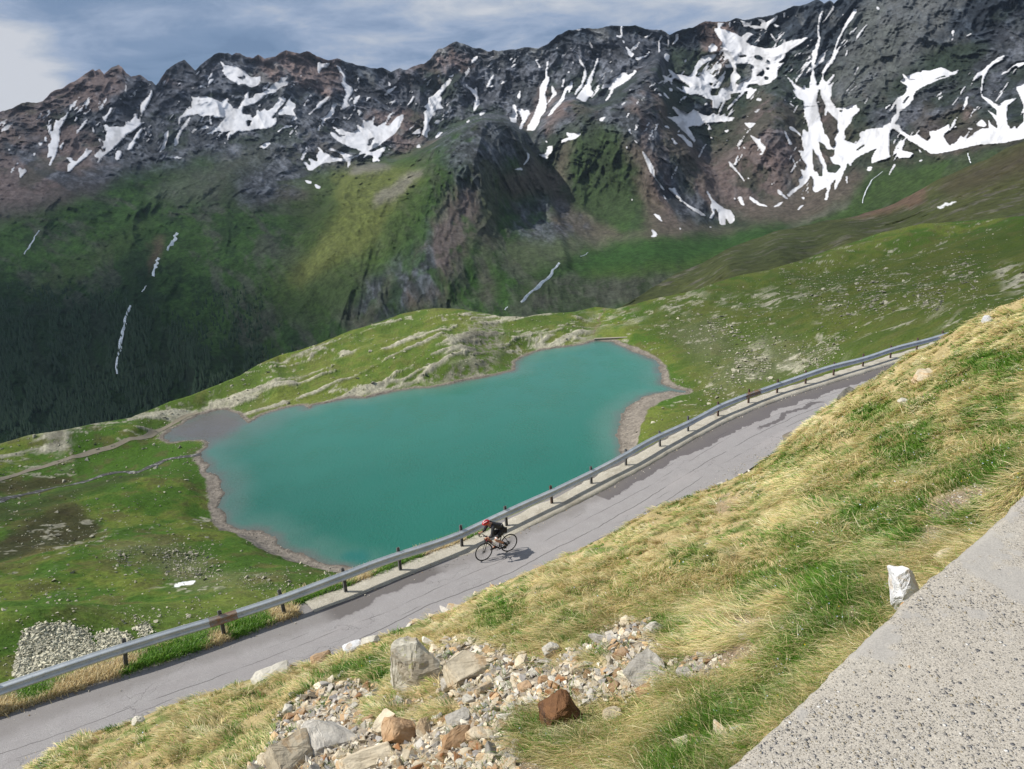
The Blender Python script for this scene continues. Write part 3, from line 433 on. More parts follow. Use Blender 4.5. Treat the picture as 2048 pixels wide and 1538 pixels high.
col = paint(col, wx2, wy2, RF, [
 ([[(1130,250),(1210,235),(1275,265),(1310,400),(1300,450),(1130,450),(1110,350)]], (.050,.062,.036), 18, .55),
 ([[(655,350),(700,330),(760,332),(830,338),(850,352),(800,398),(765,450),(735,500),(690,520),(640,545),(600,575),(575,560),(610,515),(655,455),(672,400),(670,370)]], (.098,.112,.030), 9, .75),  # sunlit patch on the spur: its extra brightness is put into the turf colour
 ([[(830,335),(856,340),(820,372),(790,398),(745,420),(762,385)],[(700,330),(760,322),(790,338),(740,346),(700,352)]], (.16,.15,.125), 5, .8),
 ([[(330,355),(430,330),(520,300),(600,300),(560,330),(480,370),(420,410),(290,400)],[(480,370),(560,300),(640,270),(620,300),(560,350),(500,400)]], (.115,.115,.10), 14, .6),
 ([[(420,400),(480,330),(540,310),(580,340),(560,380),(520,410),(460,415)]], (.030,.044,.022), 10, .8),
 ([[(-20,330),(60,370),(100,350),(160,345),(225,330),(240,345),(190,384),(100,410),(-20,440)],[(0,290),(60,320),(130,340),(20,350)]], (.088,.076,.072), 10, .8),
 ([[(620,260),(660,280),(720,330),(640,330),(600,290)],[(560,375),(640,380),(600,400),(460,415),(520,395)]], (.10,.085,.072), 8, .75),
 ([[(955,345),(985,340),(1000,390),(988,440),(984,520),(990,600),(960,600),(958,520),(948,430),(930,390)],[(945,290),(1000,310),(1010,350),(940,360)]], (.105,.098,.075), 9, .55),
 ([[(765,520),(790,560),(770,610),(730,660),(715,650),(755,600),(772,560)]], (.12,.12,.08), 5, .6),
 ([[(1058,285),(1085,330),(1110,352),(1122,300),(1150,268),(1135,330),(1112,400),(1075,375),(1050,345)],[(1010,340),(1050,350),(1075,385),(1040,400),(1000,380)],
   [(1290,400),(1250,290),(1262,270),(1330,420),(1400,452),(1480,458),(1560,440),(1640,410),(1700,372),(1722,380),(1640,440),(1500,470),(1340,478),(1240,480),(1290,460)],
   [(1490,410),(1560,395),(1590,340),(1640,372),(1700,340),(1740,350),(1690,400),(1600,440),(1500,440)],[(1110,370),(1180,440),(1260,470),(1200,492),(1120,470),(1100,420)]], (.118,.098,.080), 8, .85),
 ([[(1340,240),(1400,290),(1460,340),(1480,400),(1440,400),(1400,330),(1340,290)],[(1560,190),(1610,280),(1630,360),(1600,370),(1580,260)],[(1640,170),(1680,240),(1680,300),(1650,290),(1640,230)],[(1800,230),(1850,200),(1900,260),(1960,240),(2048,250),(2048,290),(1860,310)]], (.085,.072,.064), 8, .8),
 ([[(1010,490),(1080,455),(1180,475),(1300,470),(1280,490),(1180,500),(1110,530),(1050,545),(1000,520)]], (.12,.125,.085), 10, .5),
 ([[(1150,525),(1200,500),(1300,482),(1450,470),(1520,452),(1610,446),(1560,475),(1480,498),(1400,520),(1300,530),(1150,545)]], (.034,.082,.020), 8, .9),
 ([[(1620,445),(1700,400),(1760,350),(1900,330),(2048,292),(2400,250),(2400,360),(2000,380),(1800,420),(1640,460)]], (.055,.085,.028), 12, .7),
 ([[(1150,545),(1300,530),(1400,520),(1480,500),(1600,470),(1700,440),(1700,520),(1480,560),(1200,560)]], (.058,.10,.022), 10, .8),
 ([[(1580,455),(1660,420),(1700,395),(1690,415),(1640,440),(1560,465)]], (.17,.16,.14), 4, .6),
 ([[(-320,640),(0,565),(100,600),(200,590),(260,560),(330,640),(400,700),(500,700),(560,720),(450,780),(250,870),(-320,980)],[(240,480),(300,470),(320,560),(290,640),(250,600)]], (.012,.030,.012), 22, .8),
 ([[(60,560),(150,520),(290,440),(330,420),(250,500),(150,560),(80,590)],[(560,620),(640,560),(720,560),(700,620),(600,660)],[(1030,590),(1060,560),(1150,570),(1100,600)]], (.052,.088,.026), 10, .7),
 ([[(300,480),(330,470),(320,520),(290,560),(300,520)]], (.11,.07,.055), 5, .6),
 ([[(1720,0),(1790,-60),(1960,-60),(1900,20),(1872,90),(1830,130),(1790,160),(1760,192),(1700,208),(1650,190),(1664,140),(1700,60)]], (.155,.162,.16), 12, .62)])
# vertical cliff bands below the high meadow
mc = RF.at(RF.fill([[(1050,620),(1075,562),(1130,548),(1180,556),(1250,552),(1320,542),(1400,548),(1440,560),(1400,590),(1300,605),(1180,625)]], 8), wx2, wy2)[..., None]
cl = A_(.075, .078, .062)*(.25+1.5*fbm(wx, wz*.25, 11, 5, 71, .65)[..., None]); cl = cl*(1-shrub*.5)+A_(.03, .06, .015)*shrub*.5
col = col*(1-mc*.85)+cl*mc*.85
rockz = RF.at(RF.fill([[(880,290),(965,228),(1050,270),(1060,330),(1000,330),(940,330),(900,400),(860,460),(800,520),(740,560),(700,640),(760,640),(880,600),(940,480),(960,420),(960,340),(900,340)],[(1060,260),(1150,190),(1320,104),(1335,150),(1320,250),(1360,300),(1440,400),(1400,450),(1330,430),(1260,270),(1200,240),(1140,260)],[(1340,250),(1400,330),(1460,420),(1580,400),(1590,330),(1560,130),(1500,230),(1440,320),(1400,280)],[(1000,420),(1110,400),(1200,470),(1060,480)],[(1740,190),(1900,170),(2000,60),(2350,-100),(2350,240),(2048,200),(1900,230),(1780,300),(1740,260)],[(480,340),(600,300),(640,350),(560,400),(470,410)],[(880,120),(1330,60),(1330,104),(1150,190),(1060,260),(965,228),(860,290),(760,320),(620,330),(500,290),(340,330),(-300,480),(-300,300),(0,220),(190,139),(420,110),(640,110),(800,140)]], 14), wx2, wy2)[..., None]
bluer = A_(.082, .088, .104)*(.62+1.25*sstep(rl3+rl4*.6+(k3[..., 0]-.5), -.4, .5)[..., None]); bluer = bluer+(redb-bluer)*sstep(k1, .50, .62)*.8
keepg = sstep(fbm(wx, wz, 90, 4, 74, .6), .52, .62)[..., None]
col = col*(1-rockz*(.85-.6*keepg))+bluer*rockz*(.85-.6*keepg)
col = np.clip(col*(.70+.70*k3), .004, 1)
snow_amt = sstep(sn, .34, .56)*sstep(PY-sk[None], -3, 1)
dirt = fbm(wx, wz*.3, 40, 5, 81, .7)[..., None]
snc = A_(.68, .68, .70)*(1-.34*sstep(dirt, .46, .72))*(1-.18*(1-sstep(sn, .5, .95)[..., None]))
m, n = mat_new('mountain rock and snow'); t = n.new('ShaderNodeTexCoord').outputs['Object']
a = n.new('ShaderNodeAttribute', attribute_name='col').outputs['Color']; sa = n.new('ShaderNodeAttribute', attribute_name='snow').outputs['Fac']
f1 = n.noise(t, .075, 9, .78).outputs[0]
k = n.new('ShaderNodeMapRange', {0: f1, 1: .3, 2: .7, 3: .5, 4: 1.6}).outputs[0]
cc = n.new('ShaderNodeVectorMath', {0: a}, operation='SCALE'); n.put(cc.inputs[3], k)
sf = n.smooth(n.math('ADD', sa, n.math('MULTIPLY', n.math('SUBTRACT', f1, .5), .35)), .38, .62)
sca = n.new('ShaderNodeAttribute', attribute_name='snowcol').outputs['Color']
n.put(n.b.inputs['Base Color'], n.mix(sf, cc.outputs[0], sca)); n.b.inputs['Roughness'].default_value = .95; n.b.inputs['Specular IOR Level'].default_value = .1
bn = n.new('ShaderNodeBump', {'Height': f1, 'Strength': n.math('MULTIPLY_ADD', sf, -.85, 1.0), 'Distance': 9.0}); n.put(n.b.inputs['Normal'], bn)
MAT_MTN = m
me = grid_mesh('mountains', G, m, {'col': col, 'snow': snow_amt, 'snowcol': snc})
mt = link(bpy.data.objects.new('mountains', me)); tag(mt, kind='structure')
MTN = (xs, PX, PY, rr, sk, bot)
def on_mtn(x, y):
    """range of the mountain face seen at a photo point"""
    x = np.asarray(x, float); y = np.asarray(y, float)
    i = np.clip(((x-xs[0])/2).astype(int), 0, len(xs)-1); vv = (y-sk[i])/(bot[i]-sk[i]); j = np.clip((vv*(NR-1)).astype(int), 0, NR-1)
    return rr[j, i]
# back slope so the range has a far side
bk = np.stack([G[0], G[0]*1.08-np.array([0, 0, 260.]), G[0]*1.35-np.array([0, 0, 1100.])]); bk[0] = G[0]*1.0005-np.array([0, 0, .5])
cb = np.broadcast_to(dark, bk.shape).copy()
me = grid_mesh('far_side', bk, m, {'col': cb, 'snow': np.zeros(bk.shape[:2]), 'snowcol': cb}, flip=True)
o = link(bpy.data.objects.new('mountains_back', me)); o.name = 'mountain_back_slope'; tag(o, kind='structure')
# ================================================================ brown hill between the lake basin and the high valley
CREST = [(-300,960,260),(-150,915,255),(0,888,255),(60,870,258),(130,858,262),(200,845,268),(262,835,280),(300,820,285),(340,803,292),(380,790,296),(430,770,305),(480,750,315),(520,728,320),(560,710,328),(600,700,335),(640,686,340),(700,662,350),(760,645,362),(800,628,372),(840,619,380),(870,616,385),(930,620,395),(1000,632,410),(1050,634,425),(1100,626,435),(1150,622,440),(1190,612,442),(1230,616,445),(1290,602,455),(1330,592,462),(1400,577,475),(1450,560,482),(1490,549,488),(1540,540,495),(1600,521,502),(1674,494,512),(1749,470,512),(1824,452,500),(1900,446,480),(2048,430,455),(2350,400,430)]
cy_ = plf([(a, b) for a, b, c in CREST])
# height of the crest above the lake, which fixes how far away it stands
_h = plf([(-300,12),(0,10),(130,11),(262,6),(300,5),(380,6),(480,8),(560,10),(640,12),(760,14),(870,16),(1000,11),(1100,7),(1190,3.5),(1230,3.5),(1290,5),(1330,7),(1490,10),(1600,13),(1750,18),(1900,30),(2048,40),(2350,45)])
CREST = [(a, b, float((-100.0+_h(a))/azt(np.array(float(a)), np.array(float(b)))[1])) for a, b, c in CREST]
HX = np.arange(1150, 2330, 2.0)
HS = [(1150,650),(1200,632),(1260,605),(1300,578),(1350,547),(1404,526),(1449,500),(1504,480),(1549,463),(1624,447),(1709,432),(1760,418),(1789,408),(1830,385),(1874,360),(1930,335),(1974,318),(2010,298),(2048,283),(2120,255),(2350,200)]
hs = plf(HS)(HX)+(fbm(HX, HX*0, 30, 4, 101)-.5)*4
hb = cy_(HX)+44
hv = np.linspace(0, 1, 150)[:, None]; HY = hs[None]*(1-hv)+hb[None]*hv; HXX = np.broadcast_to(HX[None], HY.shape).copy()
hd = [(1150,650,620),(1300,580,720),(1404,526,800),(1504,480,880),(1624,447,930),(1709,432,960),(1874,360,960),(2048,283,930),(2350,200,900),(1200,700,540),(1400,640,560),(1600,560,600),(1750,520,600),(1900,490,580),(2048,470,560),(2350,440,540),(1560,500,700),(1700,470,720),(1900,420,740),(2048,370,760),(1640,490,730),(1460,530,690)]
ht = TPS([(a, b) for a, b, c in hd], [math.log(c) for a, b, c in hd], 1e-4)
hr = np.exp(lattice(ht, HXX, HY)); Pq = unr(HXX, HY, hr)
hx, hy = Pq[..., 0], Pq[..., 1]
rel = (ridge(hx+60*fbm(hx, hy, 90, 3, 102), hy, 130, 5, 103, .55)-.4)*26+(fbm(hx, hy, 22, 4, 104, .6)-.5)*9
hr = hr-rel*(.25+.75*sstep(hv*150, 0, 14)); HG = unr(HXX, HY, hr)
hc = np.array([.050, .060, .020])*(.65+.7*fbm(hx, hy, 60, 5, 105, .6)[..., None])
yel = sstep(fbm(hx, hy, 120, 4, 106), .45, .65)[..., None]; hc = hc*(1-yel*.6)+np.array([.068, .074, .024])*yel*.6
rk = sstep(fbm(hx, hy*1.5, 20, 5, 107, .7), .58, .68)[..., None]; hc = hc*(1-.7*rk)+np.array([.115, .105, .085])*(.5+fbm(hx, hy, 5, 4, 108, .7)[..., None])*rk*.7
qx = HXX+(fbm(HXX, HY, 24, 4, 109)-.5)*24; qy = HY+(fbm(HXX, HY, 24, 4, 110)-.5)*16
hc = paint(hc, qx, qy, RF, [([[(1690,432),(1720,405),(1780,388),(1850,362),(1862,385),(1840,405),(1790,420),(1740,432)]], (.125,.078,.058), 5, .8),
 ([[(1870,362),(2048,290),(2350,230),(2350,320),(2048,350),(1960,380),(1900,392)]], (.062,.050,.030), 14, .8),
 ([[(1880,410),(1915,404),(1912,408),(1884,416)],[(1965,442),(1975,441),(1973,446),(1966,447)]], (.8,.8,.8), 1, .9),
 ([[(1450,520),(1550,490),(1640,480),(1630,520),(1540,545),(1460,552)]], (.030,.040,.016), 14, .6)])
MAT_FARG = terrain_mat('turf and rock, distance', .12, .5, .8, 1.5)
me = grid_mesh('brown_hill', HG, MAT_FARG, {'col': np.clip(hc, .004, 1)})
tag(link(bpy.data.objects.new('hill', me)), kind='structure')
# ================================================================ lake basin
LZ = -100.0
LAKE = [(1024,742),(950,757),(890,770),(860,774),(825,777),(780,784),(755,790),(740,795),(700,797),(665,801),(640,806),(620,812),(612,819),(600,812),(570,815),(540,824),(515,836),(497,846),(487,840),(475,826),(450,820),(420,823),(395,830),(365,846),(345,858),(322,876),(345,882),(380,882),(408,880),(425,884),(415,893),(398,903),(402,912),(412,925),(420,938),(435,950),(440,965),(446,985),(441,1015),(447,1048),(470,1054),(500,1055),(528,1066),(550,1079),(575,1094),(600,1105),(625,1117),(650,1126),(700,1136),(760,1152),(900,1150),(1100,1095),(1225,1000),(1252,950),(1247,915),(1241,890),(1239,870),(1236,840),(1245,822),(1259,810),(1280,797),(1304,789),(1344,784),(1372,786),(1372,782),(1344,777),(1324,768),(1317,755),(1319,740),(1312,726),(1304,718),(1285,710),(1264,702),(1240,690),(1224,683),(1194,681),(1180,684),(1169,688),(1140,692),(1114,695),(1090,698),(1064,704),(1045,712),(1032,722)]
LW = [tuple(unz(x, y, LZ)[:2]) for x, y in LAKE]
BP = [(0,1400,-55),(20,1350,-58),(60,1340,-60),(200,1300,-64),(350,1290,-65),(450,1230,-71),(560,1190,-79),(680,1165,-90),(350,1168,-80),(150,1150,-79),(0,1100,-79),(0,1250,-66),(-200,1250,-66),(-300,1000,-84),(-200,920,-90),
 (300,1050,-91),(200,980,-94),(360,960,-96),(100,900,-94),(0,930,-92),(0,1000,-91),(395,915,-98.8),(300,940,-98),(150,975,-97),(50,1000,-96),(500,1110,-92),(420,1050,-96),(420,1120,-88),
 (330,868,-98.5),(200,905,-96),(100,930,-95),(230,860,-92),(600,770,-97),(560,740,-96),(700,730,-94),(700,780,-97),(800,690,-90),(900,680,-88),(950,640,-87),(850,650,-86),(820,750,-96),(920,730,-94),(1000,690,-94),(1000,655,-92),(1080,680,-97),(1100,655,-95),
 (1190,672,-99),(1285,672,-98.8),(1180,650,-98.5),(1250,650,-98.5),(1230,630,-98),(1300,640,-97),(1350,620,-95),(1500,620,-93),(1400,680,-97),(1500,700,-95),(1450,760,-96),(1400,740,-98),(1320,830,-97),(1300,870,-94),(1500,800,-91),(1400,860,-86),(1650,740,-80),(1800,680,-68),(1900,620,-64),(2048,590,-54),
 (1700,600,-82),(1650,660,-85),(1700,540,-86),(1900,540,-70),(2048,500,-62),(1600,560,-89),(2300,560,-50),(2300,440,-58),(1280,930,-84),(1260,980,-72)]
bpw = np.array([unz(x, y, z) for x, y, z in BP])
PT = list(bpw[:, :2])+[np.array(p) for p in LW[::2]]; PZ = list(bpw[:, 2])+[LZ+.5]*len(LW[::2])
for x, y, r in CREST[::2]:
    q = unr(x, y, r); PT.append(q[:2]); PZ.append(q[2])
# the steep bank below the road
for q in [(-30,25,-35),(-10,40,-42),(10,50,-45),(30,62,-40),(60,75,-32),(-25,60,-56),(5,90,-70),(40,110,-66),(0,130,-92),(-60,40,-40),(-70,90,-60)]: PT.append(np.array(q[:2], float)); PZ.append(q[2])
tb = TPS(np.array(PT), PZ, 2e-3)
# road line (posts of the guardrail), world coordinates
zrd = lambda x: np.interp(x, [0, 245, 700, 925, 2048], [-12, -12.2, -12.9, -13.2, -13.2])
POSTPX = [(-2,1420),(247,1342),(446,1272),(577,1228),(699,1183),(803,1140),(927,1092),(1016,1052),(1106,1013),(1181,973),(1251,936),(1318,899),(1377,865),(1436,836),(1494,809),(1553,790),(1611,771),(1668,754),(1725,737),(1779,720),(1834,703)]
POSTS = np.array([unz(x, y, zrd(x)) for x, y in POSTPX])
dl = POSTS[1]-POSTS[0]; dr_ = POSTS[-1]-POSTS[-3]; dr_ /= np.linalg.norm(dr_); dl /= np.linalg.norm(dl)
turn = lambda v, a: np.array([v[0]*math.cos(a)-v[1]*math.sin(a), v[0]*math.sin(a)+v[1]*math.cos(a), 0])
left = [POSTS[0]-dl*2.6*k for k in (5, 4, 3, 2, 1)]
right = []; q = POSTS[-1].copy(); dd = dr_.copy()
for k in range(14): dd = turn(dd, R_(-.6)); q = q+dd*2.5; q[2] = -13.2; right.append(q.copy())
RL = np.vstack([left, POSTS, right])
for _ in range(1): RL[1:-1, :2] = .25*RL[:-2, :2]+.5*RL[1:-1, :2]+.25*RL[2:, :2]
def resample(P, step):
    d = np.concatenate([[0], np.cumsum(np.linalg.norm(np.diff(P, axis=0), axis=1))]); s = np.arange(0, d[-1], step)
    return np.stack([np.interp(s, d, P[:, k]) for k in range(3)], 1), s
RLf, RLs = resample(RL, .25)
tg = np.gradient(RLf, axis=0); tg[:, 2] = 0
for _ in range(12): tg[1:-1] = .25*tg[:-2]+.5*tg[1:-1]+.25*tg[2:]
tg /= np.linalg.norm(tg, axis=1)[:, None]
NI = np.stack([tg[:, 1], -tg[:, 0], tg[:, 2]*0], 1)          # towards the slope (inner side)
raz = np.arctan2(RLf[:, 0], RLf[:, 1]); rrg = np.hypot(RLf[:, 0]-NI[:, 0]*.55, RLf[:, 1]-NI[:, 1]*.55)
o_ = np.argsort(raz); raz, rrg, rz_ = raz[o_], rrg[o_], RLf[o_, 2]
NA = 1500
az = np.linspace(R_(-44), R_(44), NA)
ca, ct = azt(np.array([c[0] for c in CREST]), np.array([c[1] for c in CREST])); cr_ = np.array([c[2] for c in CREST], float)
# fine crest with small bumps
tcr = np.interp(az, ca, ct); rcr = np.interp(az, ca, cr_)
tcr = tcr+((fbm(az*1450, az*0, 60, 3, 111, .5)-.5)*4)/1450
re_ = np.interp(az, raz, rrg); ze_ = np.interp(az, raz, rz_)
NB, NM, NS = 46, 860, 16
u1 = np.linspace(0, 1, NB)[:, None]; rb = re_[None]*(1-u1)+78*u1
u2 = np.linspace(0, 1, NM+1)[1:, None]; rm = .62/((1/78)*(1-u2)+(1/rcr[None])*u2)+.38*(78*(1-u2)+rcr[None]*u2)
u3 = np.linspace(0, 1, NS+1)[1:, None]; rs_ = rcr[None]*1.0+u3**1.6*420
BR = np.vstack([rb, rm, rs_]); BA = np.broadcast_to(az[None], BR.shape).copy()
bx, by = BR*np.sin(BA), BR*np.cos(BA)
k_ = 5
sub = tb(bx[::k_, ::k_], by[::k_, ::k_]); bz = up(sub, bx.shape, k_)
cz = tcr*rcr; tz_c = bz[NB+NM-1]
wcr = sstep(BR/rcr[None], .78, 1.0)
bz = bz+(cz-tz_c)[None]*wcr
def seg_dist(x, y, P):
    d = np.full(x.shape, 1e9)
    for i in range(len(P)):
        x1, y1 = P[i]; x2, y2 = P[(i+1) % len(P)]; ex, ey = x2-x1, y2-y1
        t_ = np.clip(((x-x1)*ex+(y-y1)*ey)/(ex*ex+ey*ey+1e-9), 0, 1); d = np.minimum(d, (x-x1-t_*ex)**2+(y-y1-t_*ey)**2)
    return np.sqrt(d)
jx = bx+(fbm(bx, by, 9, 4, 121, .6)-.5)*5; jy = by+(fbm(bx, by, 9, 4, 122, .6)-.5)*5
sd = seg_dist(jx, jy, LW)*np.where(inpoly(jx, jy, LW), -1, 1)
# undulation
bqx, bqy = topx(np.stack([bx, by, bz], -1))
RB = Raster(-300, 380, 2400, 1560, 2.0)
wpx_ = bqx+(fbm(bx, by, 14, 4, 123)-.5)*26; wpy_ = bqy+(fbm(bx, by, 14, 4, 124)-.5)*18
KN = [(250,850),(300,815),(480,745),(640,682),(800,625),(870,612),(1000,625),(1100,620),(1200,640),(1160,690),(1060,705),(1020,725),(900,768),(740,795),(600,812),(480,840),(430,820),(330,850)]
mk = RB.at(RB.fill([KN], 10), wpx_, wpy_)
ml = RB.at(RB.fill([[(0,890),(130,855),(262,833),(330,850),(280,880),(150,910),(0,930)],[(-300,960),(0,885),(0,950),(-300,1000)]], 8), wpx_, wpy_)
# strike of the rock: long ribs
su = bx*.80+by*.60; sv = -bx*.60+by*.80
rn = ridge(su*.24+9*fbm(bx, by, 18, 3, 125), sv, 11, 6, 126, .62); rn2 = fbm(su*.35, sv, 4.5, 5, 127, .65)
big = fbm(bx, by, 38, 3, 128)
rock = np.clip(mk*1.15+ml*.9, 0, 1)*sstep(rn*.55+rn2*.35+big*.35, .60, .70)
rw = (.2+.8*sstep(rcr[None]-BR, 0, 14))*(BR <= rcr[None]*1.001)
hill = sstep(bx, 60, 120)
und = (fbm(bx, by, 42, 4, 129, .5)-.5)*(7+4*hill)+(fbm(bx, by, 9, 4, 130, .6)-.5)*1.6
bz = bz+und*sstep(sd, 2, 22)*sstep(BR, 60, 110)*(.15+.85*sstep(rcr[None]-BR, 0, 40))
bz = bz+(rock*(.3+1.5*(fbm(su*.3, sv, 3.4, 4, 136, .65)-.35))+mk*1.8*(rn-.4))*rw*sstep(sd, 1, 8)
shore = sstep(sd, 0, 11)
bz = np.where(sd < 0, LZ-.03-np.minimum(6, -sd*.13), (LZ+.12+.035*sd+rock*.3)*(1-shore)+np.maximum(bz, LZ+.6)*shore)
# back slope beyond the crest
beyond = BR > rcr[None]*1.0005
bz = np.where(beyond, cz[None]-(BR-rcr[None])*(np.abs(tcr[None])+.42), bz)
# steep bank under the road
db = BR-re_[None]
bank = ze_[None]-.12-np.clip(db-.35, 0, 1.1)*.35-np.maximum(db-1.3, 0)*.92
bz = np.maximum(bz, bank); onbank = (bank >= bz-1e-6)
BG = np.stack([bx, by, bz], -1)
# ---- colours
g1 = fbm(bx, by, 30, 5, 131, .6)[..., None]; g2 = fbm(bx, by, 6, 5, 132, .65)[..., None]; g3 = fbm(bx, by, 1.6, 3, 133, .6)[..., None]
C1 = np.array([.050, .105, .012]); C2 = np.array([.118, .148, .026]); C3 = np.array([.070, .062, .026])
bc = C1+(C2-C1)*sstep(g1*.6+g2*.4, .44, .60)
bc = bc*(1-.55*sstep(g2, .54, .68))+C3*.55*sstep(g2, .54, .68)
hill2 = RB.at(RB.fill([[(1290,600),(1600,515),(2350,400),(2350,800),(1300,960),(1240,900),(1380,790),(1320,700),(1260,660)]], 20), wpx_, wpy_)[..., None]
olive = np.array([.064, .078, .018]); bc = bc*(1-.65*hill2)+olive*(.7+.6*g2)*.65*hill2
bc = paint(bc, wpx_, wpy_, RB, [
 ([[(0,1062),(60,1030),(150,1008),(205,1040),(190,1068),(120,1090),(60,1105),(0,1112),(-300,1180),(-300,1060)]], (.040,.034,.016), 5, .85),
 ([[(0,962),(130,945),(150,962),(60,1000),(0,1000)]], (.045,.036,.016), 5, .8),
 ([[(-300,1030),(0,1010),(60,1006),(150,982),(240,955),(300,948),(300,956),(200,985),(60,1030),(0,1040)]], (.030,.028,.014), 4, .6),
 ([line_poly([(-100,1160),(0,1122),(60,1104),(120,1092),(190,1074)], 8)], (.16,.12,.05), 3, .6),
 ([[(380,1170),(430,1120),(330,1090),(240,1090),(200,1110),(300,1130)],[(330,1165),(420,1145),(560,1160),(640,1150),(560,1170),(400,1180)]], (.15,.125,.075), 10, .45),
 ([[(1460,720),(1560,680),(1680,700),(1560,740),(1440,790),(1400,770)],[(1330,660),(1420,640),(1480,700),(1400,730)]], (.13,.12,.085), 14, .35),
 ([[(352,1165),(365,1161),(392,1161),(388,1165),(356,1168)]], (1.4,1.4,1.4), 0, .9),
 ([[(380,1200),(560,1180),(660,1160),(600,1200),(440,1260),(200,1280),(20,1260),(0,1300),(150,1240)]], (.10,.135,.026), 12, .6)])
# thin trodden lines
bc = paint(bc, wpx_, wpy_, RB, [([line_poly([(1186,668),(1192,652),(1200,640),(1206,628),(1212,618)], 4, 3)], (.14,.10,.06), 1, .8), ([line_poly([(1110,652),(1150,654),(1180,652)], 4)], (.15,.13,.08), 1, .5), ([line_poly([(500,792),(560,772),(620,755)], 4)], (.18,.16,.10), 2, .5)])
kn_ = mk[..., None]; bc = bc*(1-.45*kn_)+np.array([.105, .128, .030])*(.7+.6*g2)*.45*kn_
rkc = np.array([.30, .285, .215])*(.45+1.1*g3)*(.75+.5*rn2[..., None])
drk = RB.at(RB.fill([[(925,660),(960,640),(1000,655),(1010,690),(975,712),(930,700)],[(930,720),(960,690),(1000,720),(920,750),(830,770),(860,745)],[(90,860),(130,858),(130,910),(100,890)]], 8), wpx_, wpy_)[..., None]
rkc = rkc*(1-.5*drk)
rmask = np.clip(rock[..., None]+drk*sstep(g3+g2, .8, 1.05)*.9, 0, 1)
# outcrops on the right hill
oc = RB.at(RB.fill([[(1320,600),(1380,580),(1420,590),(1360,625),(1330,630)],[(1530,590),(1600,570),(1610,600),(1540,640),(1510,620)],[(1985,520),(2060,540),(2060,600),(2010,585)],[(1560,720),(1680,690),(1700,700),(1580,740)],[(1480,710),(1520,690),(1540,710),(1500,760)],[(1440,600),(1560,570),(1530,585),(1450,615)],[(1180,640),(1250,615),(1290,640),(1200,650)],[(60,870),(140,860),(140,930),(70,900)],[(1850,640),(1920,620),(1900,650)]], 10), wpx_, wpy_)
rmask = np.clip(rmask+oc[..., None]*sstep(rn2, .50, .60)[..., None]*.9, 0, 1)
spk = sstep(fbm(bx, by, 5, 4, 134, .7), .66, .72)[..., None]*sstep(fbm(bx, by, 40, 3, 135), .42, .56)[..., None]
rmask = np.clip(rmask+spk*.75, 0, 1)
bc = bc*(1-rmask)+rkc*rmask
# gravel shores
sw = RB.at(RB.fill([[(440,1040),(520,1050),(640,1115),(700,1140),(640,1142),(560,1110),(480,1080),(440,1062)]], 10), bqx, bqy)*9+RB.at(RB.fill([[(1225,900),(1225,830),(1260,795),(1330,775),(1370,790),(1290,840),(1262,905)]], 8), bqx, bqy)*9+RB.at(RB.fill([[(395,900),(430,940),(450,1050),(420,1050),(400,960)]], 8), bqx, bqy)*3+RB.at(RB.fill([[(1210,670),(1290,690),(1330,740),(1400,790),(1300,760)]], 8), bqx, bqy)*3
gv = (1-sstep(sd, 1.0+sw, 2.6+sw))*(BR < rcr[None]*.97)
gcol = np.array([.20, .175, .145])*(.6+.8*g3)
wet = (1-sstep(sd, .3, 1.6))[..., None]; gcol = gcol*(1-.35*wet)
bc = bc*(1-gv[..., None])+gcol*gv[..., None]
# near bank: grass verge
bc = np.where(onbank[..., None], np.array([.10, .13, .035])*(.6+.8*g3), bc)
MAT_BAS = terrain_mat('turf, basin', 1.3, .45, .7, .35)
me = grid_mesh('basin', BG, MAT_BAS, {'col': np.clip(bc, .004, 1)}, flip=True)
tag(link(bpy.data.objects.new('terrain', me)), kind='structure')
def zb(x, y):
    """height of the basin floor at world x, y"""
    x = np.asarray(x, float); y = np.asarray(y, float)
    a_ = (np.arctan2(x, y)-az[0])/(az[1]-az[0]); i = np.clip(a_.astype(int), 0, NA-2); r_ = np.hypot(x, y); f_ = a_-i
    o = np.empty(x.shape).ravel(); ii = i.ravel(); rf = r_.ravel(); ff = f_.ravel()
    order = np.argsort(ii); us, st = np.unique(ii[order], return_index=True); st = list(st)+[len(ii)]
    for k, u in enumerate(us):
        s_ = order[st[k]:st[k+1]]; o[s_] = np.interp(rf[s_], BR[:, u], bz[:, u])*(1-ff[s_])+np.interp(rf[s_], BR[:, u+1], bz[:, u+1])*ff[s_]
    return o.reshape(x.shape)
def hit(x, y):
    """world point of the basin seen at photo point x, y"""
    a_, t_ = azt(np.array([float(x)]), np.array([float(y)])); rr_ = np.linspace(60, 500, 4000)
    X_, Y_ = rr_*math.sin(a_[0]), rr_*math.cos(a_[0]); Z_ = zb(X_, Y_); k = np.argmax(Z_ > t_[0]*rr_)
    if k == 0: k = int(60/.11)
    return np.array([X_[k], Y_[k], Z_[k]])
